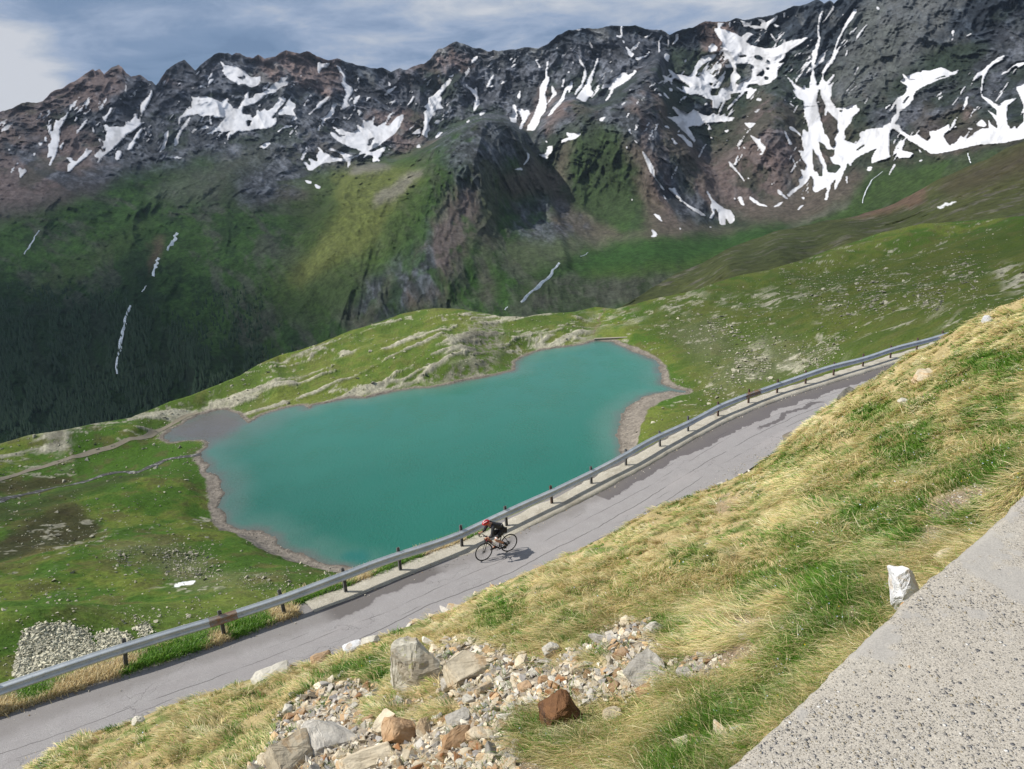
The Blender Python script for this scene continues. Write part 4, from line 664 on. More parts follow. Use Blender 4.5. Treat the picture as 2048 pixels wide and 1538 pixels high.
# ---- the lake
rows = slice(NB-2, NB+NM)
lx, ly, ls = bx[rows], by[rows], sd[rows]; mask = ls < 5
lg = np.stack([lx, ly, np.full(lx.shape, LZ)], -1)[::2, ::2]; lsd = ls[::2, ::2]; lpx, lpy = topx(lg)
dq = -lsd[..., None]
lf = fbm(lg[..., 0], lg[..., 1], 60, 3, 141)[..., None]
deep = np.array([.012, .110, .078]); mid = np.array([.032, .150, .110]); shal = np.array([.10, .175, .145]); mud = np.array([.105, .105, .095])
far_ = sstep(lg[..., 1], 170, 330)[..., None]
lf2 = fbm(lg[..., 0]*.5+lg[..., 1]*.3, lg[..., 1]-.4*lg[..., 0], 14, 4, 144, .6)[..., None]
lc = deep*(1-far_)+mid*far_; lc = lc*(.86+.20*lf+.10*lf2)
e1 = 1-sstep(dq+4*lf, 3, 16); e2 = 1-sstep(dq, .2, 4.0)
lc = lc*(1-.42*e1)+shal*.42*e1; lc = lc*(1-.75*e2)+mud*.75*e2
RLK = RB
lc = paint(lc, lpx+(fbm(lg[..., 0], lg[..., 1], 8, 3, 142)-.5)*18, lpy+(fbm(lg[..., 0], lg[..., 1], 8, 3, 143)-.5)*12, RB, [
 ([[(322,876),(345,858),(365,846),(395,830),(420,823),(450,820),(475,826),(492,842),(478,862),(440,882),(425,884),(380,882)]], (.105,.090,.088), 7, .92),
 ([[(478,862),(497,846),(560,818),(600,815),(560,850),(500,880),(440,900),(425,886)]], (.085,.12,.105), 14, .6),
 ([[(440,930),(500,960),(480,1040),(445,1040)]], (.07,.13,.11), 14, .6),
 ([[(1235,840),(1300,790),(1240,790),(1190,850),(1200,900),(1245,900)]], (.075,.175,.135), 16, .5),
 ([[(690,1100),(740,1105),(730,1135),(680,1120)]], (.006,.11,.095), 6, .8)])
m, n = mat_new('glacial lake water'); t = n.new('ShaderNodeTexCoord').outputs['Object']
n.put(n.b.inputs['Base Color'], n.new('ShaderNodeAttribute', attribute_name='col').outputs['Color'])
n.b.inputs['Roughness'].default_value = .12; n.b.inputs['IOR'].default_value = 1.33; n.b.inputs['Specular IOR Level'].default_value = .5
tt = n.vmath('MULTIPLY', t, (1.0, .55, 1.0))
f = n.noise(tt, 1.1, 5, .6, .4).outputs[0]; f2 = n.noise(tt, .09, 3, .5).outputs[0]
n.put(n.b.inputs['Normal'], n.new('ShaderNodeBump', {'Height': f, 'Strength': n.new('ShaderNodeMapRange', {0: f2, 1: .35, 2: .65, 3: .3, 4: 1.0}).outputs[0], 'Distance': .30}))
me = grid_mesh('lake', lg, m, {'col': lc}, keep=(lsd < 5), flip=True)
tag(link(bpy.data.objects.new('lake', me)), kind='structure')
# ================================================================ near slope under the parapet
BND = [(-120,1640),(0,1575),(70,1530),(137,1476),(234,1451),(332,1414),(420,1385),(508,1355),(578,1336),(640,1318),(703,1297),(800,1258),(895,1220),(983,1176),(1049,1146),(1134,1110),(1232,1063),(1305,1019),(1403,983),(1500,942),(1560,898),(1605,850),(1650,815),(1690,790),(1752,757),(1810,711),(1869,684),(1913,655),(1942,638),(2000,611),(2048,596),(2200,545),(2400,500)]
NV = np.array([-.56, .83]); NV /= np.linalg.norm(NV); W0 = np.array([.24, .75])
UVd = np.array([NV[1], -NV[0]])
zr_u = lambda u: np.interp(u, [-16, -2.6, 0, 6.5, 10.9], [-11.9, -12, -12.2, -12.9, -13.2])
IN_OFF = 3.75            # carriageway and kerb, from the post line to the inner edge of the asphalt
INN = RLf+NI*IN_OFF
def roadz(x, y): return zr_u(x*.83+y*.56)
bw = np.array([azt(np.array(float(x)), np.array(float(y))) for x, y in BND])
ba, bt = bw[:, 0], bw[:, 1]
# range of the edge: where the sight line meets the road, or the shoulder of the slope when that hides the road
brr = []
for (x, y), a_, t_ in zip(BND, ba, bt):
    if x <= 1520:
        zz = -12.8
        for _ in range(6):
            r_ = zz/t_; zz = roadz(r_*math.sin(a_), r_*math.cos(a_))
        brr.append(zz/t_)
    else: brr.append(float(np.interp(x, [1520, 1560, 1605, 2048, 2400], [28.6, 28.3, 28, 27, 22])))
brr = np.array(brr)
NAZ = 720; naz = np.linspace(R_(-62), R_(66), NAZ)
ntc = np.interp(naz, ba, bt); nrc = np.interp(naz, ba, brr)
H0, SL = 2.5, (13.2-2.5)/16.4
def slope_z(a_, r_):
    x, y = r_*np.sin(a_), r_*np.cos(a_); Dn = x*NV[0]+y*NV[1]-W0@NV
    pl = -H0-SL*Dn
    rc = np.interp(a_, naz, nrc); tc = np.interp(a_, naz, ntc)
    xc, yc = rc*np.sin(a_), rc*np.cos(a_); pc = -H0-SL*(xc*NV[0]+yc*NV[1]-W0@NV)
    k_ = np.clip(r_/rc, 0, 1)
    z = pl+(tc*rc-pc)*k_**2.2
    lump = (fbm(x, y, 2.6, 4, 201, .5)-.5)*.55+(fbm(x, y, .7, 3, 202, .5)-.5)*.30
    z = z+lump*sstep(k_, 0, .1)*(1-sstep(k_, .93, 1.0)*.8)
    # the shoulder, then the cut down to the road
    over = r_ > rc
    zr = roadz(x, y)-.12
    z = np.where(over, np.maximum(tc*rc-(r_-rc)*(np.abs(tc)+.5), zr), z)
    return z
rr1 = np.exp(np.linspace(math.log(.55), math.log(70), 640))
NRr = np.broadcast_to(rr1[:, None], (640, NAZ)).copy(); NAa = np.broadcast_to(naz[None], NRr.shape).copy()
nx, ny = NRr*np.sin(NAa), NRr*np.cos(NAa); nz = slope_z(NAa, NRr)
NG = np.stack([nx, ny, nz], -1)
qpx, qpy = topx(NG)
RN = Raster(-400, 500, 2600, 1900, 2.0)
SCREE = [[(560,1440),(585,1405),(640,1372),(690,1362),(760,1376),(800,1392),(868,1400),(880,1392),(872,1352),(850,1290),(960,1275),(1010,1300),(1060,1330),(1110,1315),(1160,1300),(1205,1270),(1225,1245),(1270,1232),(1305,1248),(1322,1290),(1332,1320),(1345,1350),(1300,1385),(1220,1400),(1170,1412),(1150,1400),(1060,1405),(1040,1430),(1060,1470),(1030,1500),(1040,1640),(480,1640),(505,1538),(540,1500)],
         [(1350,1340),(1370,1310),(1420,1300),(1440,1330),(1400,1350),(1360,1350)],[(1420,1470),(1490,1450),(1500,1480),(1440,1500),(1310,1500),(1340,1480)]]
GI = [[(700,1400),(760,1395),(830,1415),(880,1400),(925,1392),(935,1420),(890,1440),(800,1450),(720,1440)],[(700,1340),(780,1330),(790,1370),(720,1365)],[(1010,1435),(1050,1425),(1090,1445),(1100,1500),(1050,1510),(1020,1480)],[(1150,1320),(1200,1300),(1230,1312),(1215,1335),(1160,1332)],[(1090,1310),(1120,1300),(1130,1330),(1100,1335)]]
SOIL = [[(1840,1010),(1900,985),(1960,960),(2010,980),(1960,1010),(1900,1045),(1850,1040)],[(1680,1240),(1700,1210),(1740,1215),(1735,1240),(1700,1260)],[(1380,1330),(1450,1290),(1560,1280),(1540,1310),(1440,1350)],[(1440,1250),(1520,1215),(1580,1230),(1500,1270)],[(1850,1050),(1900,1050),(1880,1100),(1830,1110)],[(1500,1380),(1560,1370),(1540,1400)],[(1420,1010),(1470,985),(1500,990),(1440,1025)],[(1000,1500),(1060,1510),(1100,1540),(1000,1600)]]
GREEN = [[(1280,1640),(1430,1440),(1560,1340),(1700,1210),(1790,1150),(1800,1210),(1700,1300),(1560,1440),(1440,1550),(1360,1640)],[(1650,1040),(1700,1000),(1760,980),(1820,1000),(1870,1010),(1890,1040),(1850,1090),(1780,1110),(1690,1090)],[(1860,960),(1900,930),(1990,900),(2060,850),(2060,960),(1980,990),(1960,960),(1900,990)],[(1740,900),(1790,860),(1880,860),(1880,930),(1830,950),(1770,930)],[(1900,830),(1960,790),(2060,760),(2060,860),(1960,880)],[(1880,1010),(1960,1000),(2020,1010),(1990,1060),(1920,1070),(1880,1050)],
         [(1600,1130),(1700,1110),(1790,1130),(1800,1200),(1760,1260),(1660,1300),(1560,1330),(1520,1300),(1600,1220)],[(1480,1160),(1580,1140),(1560,1200),(1480,1210)],[(1400,1400),(1560,1350),(1640,1330),(1560,1420),(1470,1490),(1400,1538),(1340,1600),(1280,1600),(1330,1480)],[(1280,1240),(1340,1220),(1400,1230),(1380,1280),(1310,1280)],[(960,1210),(1030,1190),(1060,1220),(1000,1260),(950,1250)],
         [(640,1335),(740,1310),(790,1325),(780,1370),(700,1370),(650,1360)],[(1120,1240),(1180,1230),(1170,1280),(1110,1275)],[(1540,905),(1620,890),(1640,920),(1580,950),(1520,940)],[(1870,740),(1920,720),(1980,690),(2060,700),(2060,740),(1960,760)],[(1560,1080),(1640,1050),(1660,1100),(1580,1120)],[(640,1440),(690,1430),(700,1460),(650,1470)],[(1030,1430),(1090,1440),(1110,1500),(1050,1510)],
         [(1700,820),(1760,800),(1800,820),(1760,860),(1700,860)],[(1340,950),(1400,940),(1380,990),(1330,990)],[(1340,1110),(1420,1100),(1440,1140),(1360,1160)]]
swx = qpx+(fbm(nx, ny, .9, 4, 203, .6)-.5)*60; swy = qpy+(fbm(nx, ny, .9, 4, 204, .6)-.5)*46
m_scree = RN.fill([(P, 1.) for P in SCREE]+[(P, 0.) for P in GI], 8); m_soil = RN.fill(SOIL, 10); m_green = RN.fill(GREEN, 16)
msc, mso, mgr = RN.at(m_scree, swx, swy), RN.at(m_soil, swx, swy), RN.at(m_green, swx, swy)
s1 = fbm(nx, ny, 1.1, 5, 205, .6)[..., None]; s2 = fbm(nx, ny, .12, 4, 206, .65)[..., None]
sc = np.array([.42, .335, .165])*(.5+.7*s2); sg = np.array([.085, .15, .025])*(.55+.7*s2)
gk = np.clip(mgr[..., None]*.9+sstep(s1, .52, .64)*.7, 0, 1)
sc = sc*(1-gk)+sg*gk
grav = np.array([.30, .255, .20])*(.35+1.1*s2); soil = np.array([.21, .155, .115])*(.5+.9*s2)
sc = sc*(1-msc[..., None])+grav*msc[..., None]; sc = sc*(1-mso[..., None]*.9)+soil*mso[..., None]*.9
cutb = sstep(NRr-nrc[None], 0, .3)[..., None]; sc = sc*(1-cutb)+np.array([.20, .16, .12])*(.4+1.0*s2)*cutb
MAT_SLOPE = terrain_mat('slope turf and soil', 26, .5, .7, .02)
me = grid_mesh('slope', NG, MAT_SLOPE, {'col': np.clip(sc, .004, 1)}, flip=True, keep=NRr < np.interp(naz, raz, rrg)[None]-1.6)
tag(link(bpy.data.objects.new('slope', me)), kind='structure')
def slz(x, y): return slope_z(np.arctan2(x, y), np.hypot(x, y))
def slhit(px, py):
    """world point of the near slope seen at a photo point"""
    px = np.atleast_1d(np.asarray(px, float)); py = np.atleast_1d(np.asarray(py, float)); a_, t_ = azt(px, py)
    R2 = np.exp(np.linspace(math.log(1.0), math.log(40), 900))[:, None]; Z = slope_z(np.broadcast_to(a_[None], (900, len(px))), np.broadcast_to(R2, (900, len(px))))
    ok = (Z > t_[None]*R2); k = np.where(ok.any(0), ok.argmax(0), 899); r_ = R2[k, 0]
    return np.stack([r_*np.sin(a_), r_*np.cos(a_), Z[k, np.arange(len(px))]], 1)
# ================================================================ road
nW = 26
ws = np.linspace(-.55, IN_OFF+.35, nW)              # across: 0 is the post line
n_al = len(RLf)
edge_j = (fbm(RLs, RLs*0, 1.2, 4, 211, .6)-.5)
RG = np.zeros((nW, n_al, 3))
kerb_in = .62                                        # inner lip of the concrete strip
for j, w_ in enumerate(ws): RG[j] = RLf+NI*w_; RG[j, :, 2] = RLf[:, 2]-.0
RG[..., 2] += .02*np.sin(np.clip((ws-.6)/3.2, 0, 1)*math.pi)[:, None]
RU = np.broadcast_to(RLs[None], RG.shape[:2]).copy(); RW = np.broadcast_to(ws[:, None], RG.shape[:2]).copy()
m, n = mat_new('old grey asphalt'); t = n.new('ShaderNodeTexCoord').outputs['Object']
U = n.new('ShaderNodeAttribute', attribute_name='along').outputs['Fac']; Wt = n.new('ShaderNodeAttribute', attribute_name='across').outputs['Fac']
cuv = n.new('ShaderNodeCombineXYZ', {0: U, 1: Wt}).outputs[0]
fine = n.noise(t, 60, 3, .7).outputs[0]; medn = n.noise(t, 2.2, 5, .62).outputs[0]; lrg = n.noise(n.vmath('MULTIPLY', cuv, (.25, 1.2, 1)), .8, 4, .55).outputs[0]
base = n.mix(n.new('ShaderNodeMapRange', {0: fine, 1: .3, 2: .7}).outputs[0], (.155, .148, .146), (.37, .355, .348))
base = n.mix(n.new('ShaderNodeMapRange', {0: medn, 1: .3, 2: .72, 3: .0, 4: .55}).outputs[0], base, (.215, .20, .20))
base = n.mix(n.smooth(lrg, .5, .75, 0, .35), base, (.33, .305, .295))
# dark repair strip along the concrete, ragged inside edge, from the rider to the right end and a piece on the left
wob = n.math('ADD', n.math('MULTIPLY', n.math('SUBTRACT', n.noise(n.vmath('MULTIPLY', cuv, (.5, .2, 1)), 1.0, 5, .65).outputs[0], .5), 1.6), Wt)
def band(lo, hi, e=.05): return n.math('MULTIPLY', n.smooth(U, lo-e, lo+e), n.smooth(U, hi-e, hi+e, 1, 0))
_uu = lambda px, py: float(RLs[np.argmin(np.linalg.norm(RLf[:, :2]-unz(px, py, -13.2)[:2], axis=1))])
uA, uB, uC, uD = _uu(1185, 985), _uu(1900, 690), _uu(640, 1230), _uu(860, 1135)
strip1 = n.math('MULTIPLY', band(uA, uB, .04), n.smooth(n.math('SUBTRACT', wob, n.new('ShaderNodeMapRange', {0: U, 1: uA, 2: uA+9, 3: 1.25, 4: 1.5}).outputs[0]), -.015, .015, 1, 0))
strip2 = n.math('MULTIPLY', band(uC, uD, .3), n.smooth(n.math('SUBTRACT', wob, 1.05), -.05, .05, 1, 0))
strip3 = n.math('MULTIPLY', band(uA+10, uA+15.5, .3), n.math('MULTIPLY', n.smooth(wob, 1.95, 1.99), n.smooth(wob, 2.22, 2.27, 1, 0)))
stn = n.math('MAXIMUM', n.math('MAXIMUM', strip1, strip2), strip3)
base = n.mix(n.math('MULTIPLY', stn, .95), base, n.mix(fine, (.07, .064, .066), (.135, .122, .122)))
gr = n.math('MULTIPLY', n.smooth(n.math('ADD', wob, n.math('MULTIPLY', medn, .5)), 1.05, 1.5, 1, 0), .45)
base = n.mix(gr, base, (.13, .12, .11))
# crumbled verge where there is no concrete: soil and grit instead of asphalt
uK = _uu(585, 1228)
vg = n.math('MULTIPLY', n.smooth(U, uK-1.5, uK+.5, 1, 0), n.smooth(n.math('ADD', Wt, n.math('MULTIPLY', n.math('SUBTRACT', n.noise(t, 1.6, 5, .65).outputs[0], .5), .9)), .16, .34, 1, 0))
VERGE = (vg, n.mix(fine, (.12, .10, .075), (.30, .27, .21)))
# long wandering cracks
crk = None
for i, (w0, am, sc_, wd, lo) in enumerate([(1.75, .30, .25, .008, .42), (2.45, .36, .2, .011, .34), (3.05, .3, .28, .009, .40), (1.30, .2, .4, .006, .5), (2.1, .5, .18, .006, .52), (2.8, .5, .3, .006, .55)]):
    pos = n.math('MULTIPLY_ADD', n.math('SUBTRACT', n.noise(n.new('ShaderNodeCombineXYZ', {0: U, 1: 7.7*i}).outputs[0], sc_, 6, .62).outputs[0], .5), am*2.2, w0)
    dst = n.math('ABSOLUTE', n.math('SUBTRACT', Wt, pos))
    vis = n.smooth(n.noise(n.new('ShaderNodeCombineXYZ', {0: U, 1: 3.1*i+40}).outputs[0], .45, 2).outputs[0], lo, lo+.12)
    c = n.math('MULTIPLY', n.smooth(dst, wd*.6, wd*2.2, 1, 0), vis); crk = c if crk is None else n.math('MAXIMUM', crk, c)
vor = n.new('ShaderNodeTexVoronoi', {'Vector': n.vmath('ADD', n.vmath('MULTIPLY', cuv, (.55, 1.1, 1)), n.noise(t, 1.3, 4).outputs['Color']), 'Scale': 1.1}, feature='DISTANCE_TO_EDGE')
vc = n.math('MULTIPLY', n.smooth(vor.outputs[0], .003, .012, 1, 0), n.smooth(n.noise(cuv, .33, 3).outputs[0], .52, .62)); crk = n.math('MAXIMUM', crk, n.math('MULTIPLY', vc, .6))
base = n.mix(n.math('MULTIPLY', crk, .75), base, (.055, .052, .05))
base = n.mix(VERGE[0], base, VERGE[1])
n.put(n.b.inputs['Base Color'], base); n.b.inputs['Roughness'].default_value = .9; n.b.inputs['Specular IOR Level'].default_value = .2
hh = n.math('SUBTRACT', n.math('MULTIPLY', fine, .3), crk)
n.put(n.b.inputs['Normal'], n.new('ShaderNodeBump', {'Height': hh, 'Strength': .6, 'Distance': .012}))
me = grid_mesh('road', RG, m, {'along': RU, 'across': RW})
tag(link(bpy.data.objects.new('road', me)), kind='structure')
# concrete strip carrying the rail
u0 = _uu(585, 1228); K = (RLs > u0)
kp, kn, ks = RLf[K], NI[K], RLs[K]
j1 = (fbm(ks, ks*0, .5, 4, 221, .65)-.5)*.20; j2 = (fbm(ks, ks*0+5, .35, 4, 222, .7)-.5)*.16; j3 = (fbm(ks, ks*0+9, 1.4, 4, 223, .6)-.5)
gap = sstep(ks, u0+7.0, u0+10.0)
hgt = .03+.085*gap+.03*j3
inn_ = .36+.20*sstep(ks, _uu(915, 1098)-1, _uu(915, 1098)+1)
prof = [(-.34+j1*1.6, -1.2), (-.33+j1*1.6, hgt-.03), (-.29+j1*1.5, hgt), (0*j1-.1, hgt+.006), (0*j1+.12, hgt+.004), (inn_*.6+j2*.3, hgt-.004), (inn_-.03+j2, hgt-.008), (inn_+j2, hgt-.03), (inn_+.06+j2*.8, hgt*.3+.012), (inn_+.09+j2*.8, -.06)]
KG = np.stack([np.stack([kp[:, 0]+kn[:, 0]*o_, kp[:, 1]+kn[:, 1]*o_, kp[:, 2]+h_], -1) for o_, h_ in prof])
m, n = mat_new('weathered concrete strip'); t = n.new('ShaderNodeTexCoord').outputs['Object']
a1, a2, a3 = n.noise(t, 30, 4, .7).outputs[0], n.noise(t, 1.1, 5, .65).outputs[0], n.noise(t, 5, 4, .65).outputs[0]
c = n.mix(n.new('ShaderNodeMapRange', {0: a1, 1: .3, 2: .7}).outputs[0], (.27, .25, .20), (.50, .465, .385)); c = n.mix(n.smooth(a2, .5, .66, 0, .6), c, (.24, .215, .165)); c = n.mix(n.smooth(a3, .58, .66, 0, .5), c, (.55, .52, .46))
n.put(n.b.inputs['Base Color'], c); n.b.inputs['Roughness'].default_value = .95
n.put(n.b.inputs['Normal'], n.new('ShaderNodeBump', {'Height': n.math('ADD', a1, a3), 'Strength': .8, 'Distance': .03}))
me = grid_mesh('kerb', KG, m); o = link(bpy.data.objects.new('concrete_kerb', me))
tag(o, kind='structure')
# ================================================================ guardrail
m_galv, n = mat_new('galvanised steel, weathered'); t = n.new('ShaderNodeTexCoord').outputs['Object']
a1, a2 = n.noise(t, 1.6, 6, .7).outputs[0], n.noise(t, 22, 4, .6).outputs[0]
c = n.mix(n.new('ShaderNodeMapRange', {0: a1, 1: .35, 2: .65}).outputs[0], (.42, .46, .49), (.60, .63, .65)); c = n.mix(n.smooth(a2, .55, .75, 0, .5), c, (.20, .22, .24))
c = n.mix(n.smooth(n.noise(t, .9, 7, .75).outputs[0], .60, .68, 0, .55), c, (.17, .13, .10))
n.put(n.b.inputs['Base Color'], c); n.b.inputs['Metallic'].default_value = .3; n.b.inputs['Roughness'].default_value = .45
m_rust, n = mat_new('rusted steel'); t = n.new('ShaderNodeTexCoord').outputs['Object']
n.put(n.b.inputs['Base Color'], n.mix(n.noise(t, 9, 6, .7).outputs[0], (.055, .04, .035), (.16, .10, .07))); n.b.inputs['Roughness'].default_value = .85
m_rustb, n = mat_new('rusty brown rail'); t = n.new('ShaderNodeTexCoord').outputs['Object']
n.put(n.b.inputs['Base Color'], n.mix(n.smooth(n.noise(t, 4, 6, .7).outputs[0], .35, .65), (.30, .16, .08), (.30, .30, .29))); n.b.inputs['Roughness'].default_value = .75; n.b.inputs['Metallic'].default_value = .15
m_grey, n = mat_new('grey post steel'); t = n.new('ShaderNodeTexCoord').outputs['Object']
n.put(n.b.inputs['Base Color'], n.mix(n.noise(t, 7, 6, .7).outputs[0], (.09, .09, .09), (.21, .21, .21))); n.b.inputs['Roughness'].default_value = .7; n.b.inputs['Metallic'].default_value = .3
rail = link(bpy.data.objects.new('guardrail', None)); rail.location = Vector(POSTS[10]); tag(rail, 'long galvanised steel crash barrier along the outer edge of the mountain road above the lake', 'guardrail')
def child(name, me, par, loc=None):
    o = link(bpy.data.objects.new(name, me), par)
    if loc is not None: o.location = Vector(loc)-par.location if par.type == 'EMPTY' else loc
    return o
# beam: W profile, 0.31 high, on the road side of the posts
wp = []
for k in range(17):
    q = k/16; zz = .155-.31*q
    dd = .041*(1-math.cos(q*4*math.pi))*1.0
    wp.append((dd, zz))
wp = [(-.004, .160)]+wp+[(-.004, -.160)]
top_h = .74
CUT = [0]; L_beam = 4.2
s_end = RLs[-1]; joints = [float(_uu(399, 1278))]
while joints[-1]+L_beam < s_end-1: joints.append(joints[-1]+L_beam)
while joints[0]-L_beam > 0: joints.insert(0, joints[0]-L_beam)
wob_s = lambda s: .035*np.sin(s*.9)+.03*np.sin(s*.37+1)
def rail_pt(s, off, h):
    p = np.array([np.interp(s, RLs, RLf[:, k]) for k in range(3)]); nn = np.array([np.interp(s, RLs, NI[:, k]) for k in range(3)])
    return p+nn*(off+.06+.02*math.sin(s*1.3))+np.array([0, 0, h+float(wob_s(s))])
vis_joints = [j for j in joints]
rs0 = _uu(390, 1290); rs1 = _uu(446, 1270); rsA = _uu(1480, 812); rsB = _uu(1512, 805)
for a_, b_ in zip(joints[:-1], joints[1:]):
    ss = np.arange(a_-.12, b_+.0001, .15); ss = np.append(ss, b_)
    V = []; F = []
    for s in ss:
        for (d_, h_) in wp: V.append(rail_pt(s, d_+(.004 if s < a_ else 0), top_h-.16+h_))
    for s in ss:
        for (d_, h_) in wp: V.append(rail_pt(s, d_-.006, top_h-.16+h_))
    nw = len(wp); nn_ = len(ss); o2 = nw*nn_
    for i in range(nn_-1):
        for k in range(nw-1):
            F.append((i*nw+k, i*nw+k+1, (i+1)*nw+k+1, (i+1)*nw+k)); F.append((o2+i*nw+k, o2+(i+1)*nw+k, o2+(i+1)*nw+k+1, o2+i*nw+k+1))
        F.append((i*nw, (i+1)*nw, o2+(i+1)*nw, o2+i*nw)); F.append((i*nw+nw-1, o2+i*nw+nw-1, o2+(i+1)*nw+nw-1, (i+1)*nw+nw-1))
    V = np.array(V)-np.array(rail.location)
    mm = m_rustb if (abs(a_-joints[0]) < 0 or (a_ <= rs1-.5 < b_ and False)) else m_galv
    me = raw_mesh('beam', V, np.array(F), np.full(len(F), 4), mm)
    me.materials.append(m_rustb)
    # short rusted stretches
    mi = np.zeros(len(F), np.int32); cs = V[np.array(F)].mean(axis=1)+np.array(rail.location)
    dd_ = np.linalg.norm(cs[:, None, :2]-RLf[None, :, :2], axis=2).argmin(1); sv_ = RLs[dd_]
    mi[((sv_ > rs0+.1) & (sv_ < rs1+.1)) | ((sv_ > rsA) & (sv_ < rsB+.5))] = 1
    me.polygons.foreach_set('material_index', mi)
    bo = child('beam', me, rail)
def post_mesh(name, mat, h):
    """open C section, 0.10 x 0.055"""
    bmq = bmesh.new(); th = .012
    pts = [(-.05, -.03), (.05, -.03), (.05, .03), (.05-th, .03), (.05-th, -.03+th), (-.05+th, -.03+th), (-.05+th, .03), (-.05, .03)]
    lo = [bmq.verts.new((x, y, -.25)) for x, y in pts]; hi = [bmq.verts.new((x, y, h)) for x, y in pts]
    nq = len(pts)
    for k in range(nq): bmq.faces.new((lo[k], lo[(k+1) % nq], hi[(k+1) % nq], hi[k]))
    bmq.faces.new(hi); bmq.normal_update()
    me = bpy.data.meshes.new(name); bmq.to_mesh(me); bmq.free(); me.materials.append(mat); return me
pm = {k: post_mesh('post', mt_, .86) for k, mt_ in (('g', m_grey), ('r', m_rust))}
kinds = 'r'+'g'*6+'gr'+'gggg'+'r'*12
rng = random.Random(4)
allp = [(p, i) for i, p in enumerate(POSTS)]+[(p, 30+i) for i, p in enumerate(right[:4])]
for p, i in allp:
    k = kinds[i] if i < len(kinds) else 'r'
    j = int(np.argmin(np.linalg.norm(RLf[:, :2]-p[:2], axis=1))); q = RLf[j]
    o = child('post', pm[k], rail, (q[0]-NI[j, 0]*.0, q[1]-NI[j, 1]*.0, q[2]))
    o.rotation_euler = (rng.uniform(-.03, .03), rng.uniform(-.03, .03), math.atan2(tg[j, 1], tg[j, 0])+math.pi)
    if i == 1: o.rotation_euler = (0.0, -.14, o.rotation_euler.z)
    if k == 'r' and i > 8: o['label'] = 'rusty brown post'
# ================================================================ concrete parapet the photograph is taken over
WE = [(1330,1640),(1440,1538),(1500,1486),(1560,1430),(1620,1374),(1700,1294),(1760,1240),(1800,1203),(1860,1150),(1930,1093),(1990,1040),(2048,982),(2130,900),(2230,800)]
we = np.array([unz(x, y, -.80) for x, y in WE]); _e0, _e1 = we[0]-we[1], we[-1]-we[-2]; we = np.vstack([we[0]+_e0/np.linalg.norm(_e0)*1.6, we, we[-1]+_e1/np.linalg.norm(_e1)*4.0]); wf, wsn = resample(we, .006)
wt = np.gradient(wf, axis=0); wt /= np.linalg.norm(wt, axis=1)[:, None]; wn = np.stack([wt[:, 1], -wt[:, 0], wt[:, 2]*0], 1)
for _ in range(60): wn[1:-1] = .25*wn[:-2]+.5*wn[1:-1]+.25*wn[2:]
wn /= np.linalg.norm(wn, axis=1)[:, None]
chip = (fbm(wsn, wsn*0, .05, 4, 301, .65)-.5)*.010+(fbm(wsn, wsn*0, .3, 3, 302)-.5)*.004
ys = np.concatenate([[0, 0, .004, .010], np.linspace(.016, .62, 110)]); hsn = np.concatenate([[-2.6, -.022, -.006, -.001], np.zeros(110)])
WG = np.zeros((len(ys)+1, len(wf), 3))
for j, (o_, h_) in enumerate(zip(ys, hsn)):
    WG[j] = wf+wn*(o_+chip[:, None]*(1 if j else 1)); WG[j, :, 2] = -.80+h_
WG[-1] = WG[-2]; WG[-1, :, 2] -= 2.2
WG[4:-1, :, 2] += (fbm(WG[4:-1, :, 0], WG[4:-1, :, 1], .03, 4, 303, .65)-.5)*.0035+(fbm(WG[4:-1, :, 0], WG[4:-1, :, 1], .2, 2, 304)-.5)*.006
m, n = mat_new('exposed aggregate concrete'); t = n.new('ShaderNodeTexCoord').outputs['Object']
tw = n.vmath('ADD', t, n.vmath('SCALE', n.noise(t, 25, 3).outputs['Color'], (0, 0, 0)))
sand = n.noise(t, 420, 3, .75).outputs[0]; pat = n.noise(t, 4.2, 6, .62).outputs[0]; pat2 = n.noise(t, 11, 5, .65).outputs[0]
c = n.mix(n.new('ShaderNodeMapRange', {0: sand, 1: .3, 2: .7}).outputs[0], (.205, .185, .155), (.54, .495, .42))
h = n.math('MULTIPLY', sand, .25)
smooth_ = n.smooth(n.math('ADD', n.math('MULTIPLY', pat, .65), n.math('MULTIPLY', pat2, .35)), .51, .545)   # patches where the cement skin survives
inv = n.math('SUBTRACT', 1.0, n.math('MULTIPLY', smooth_, .85))
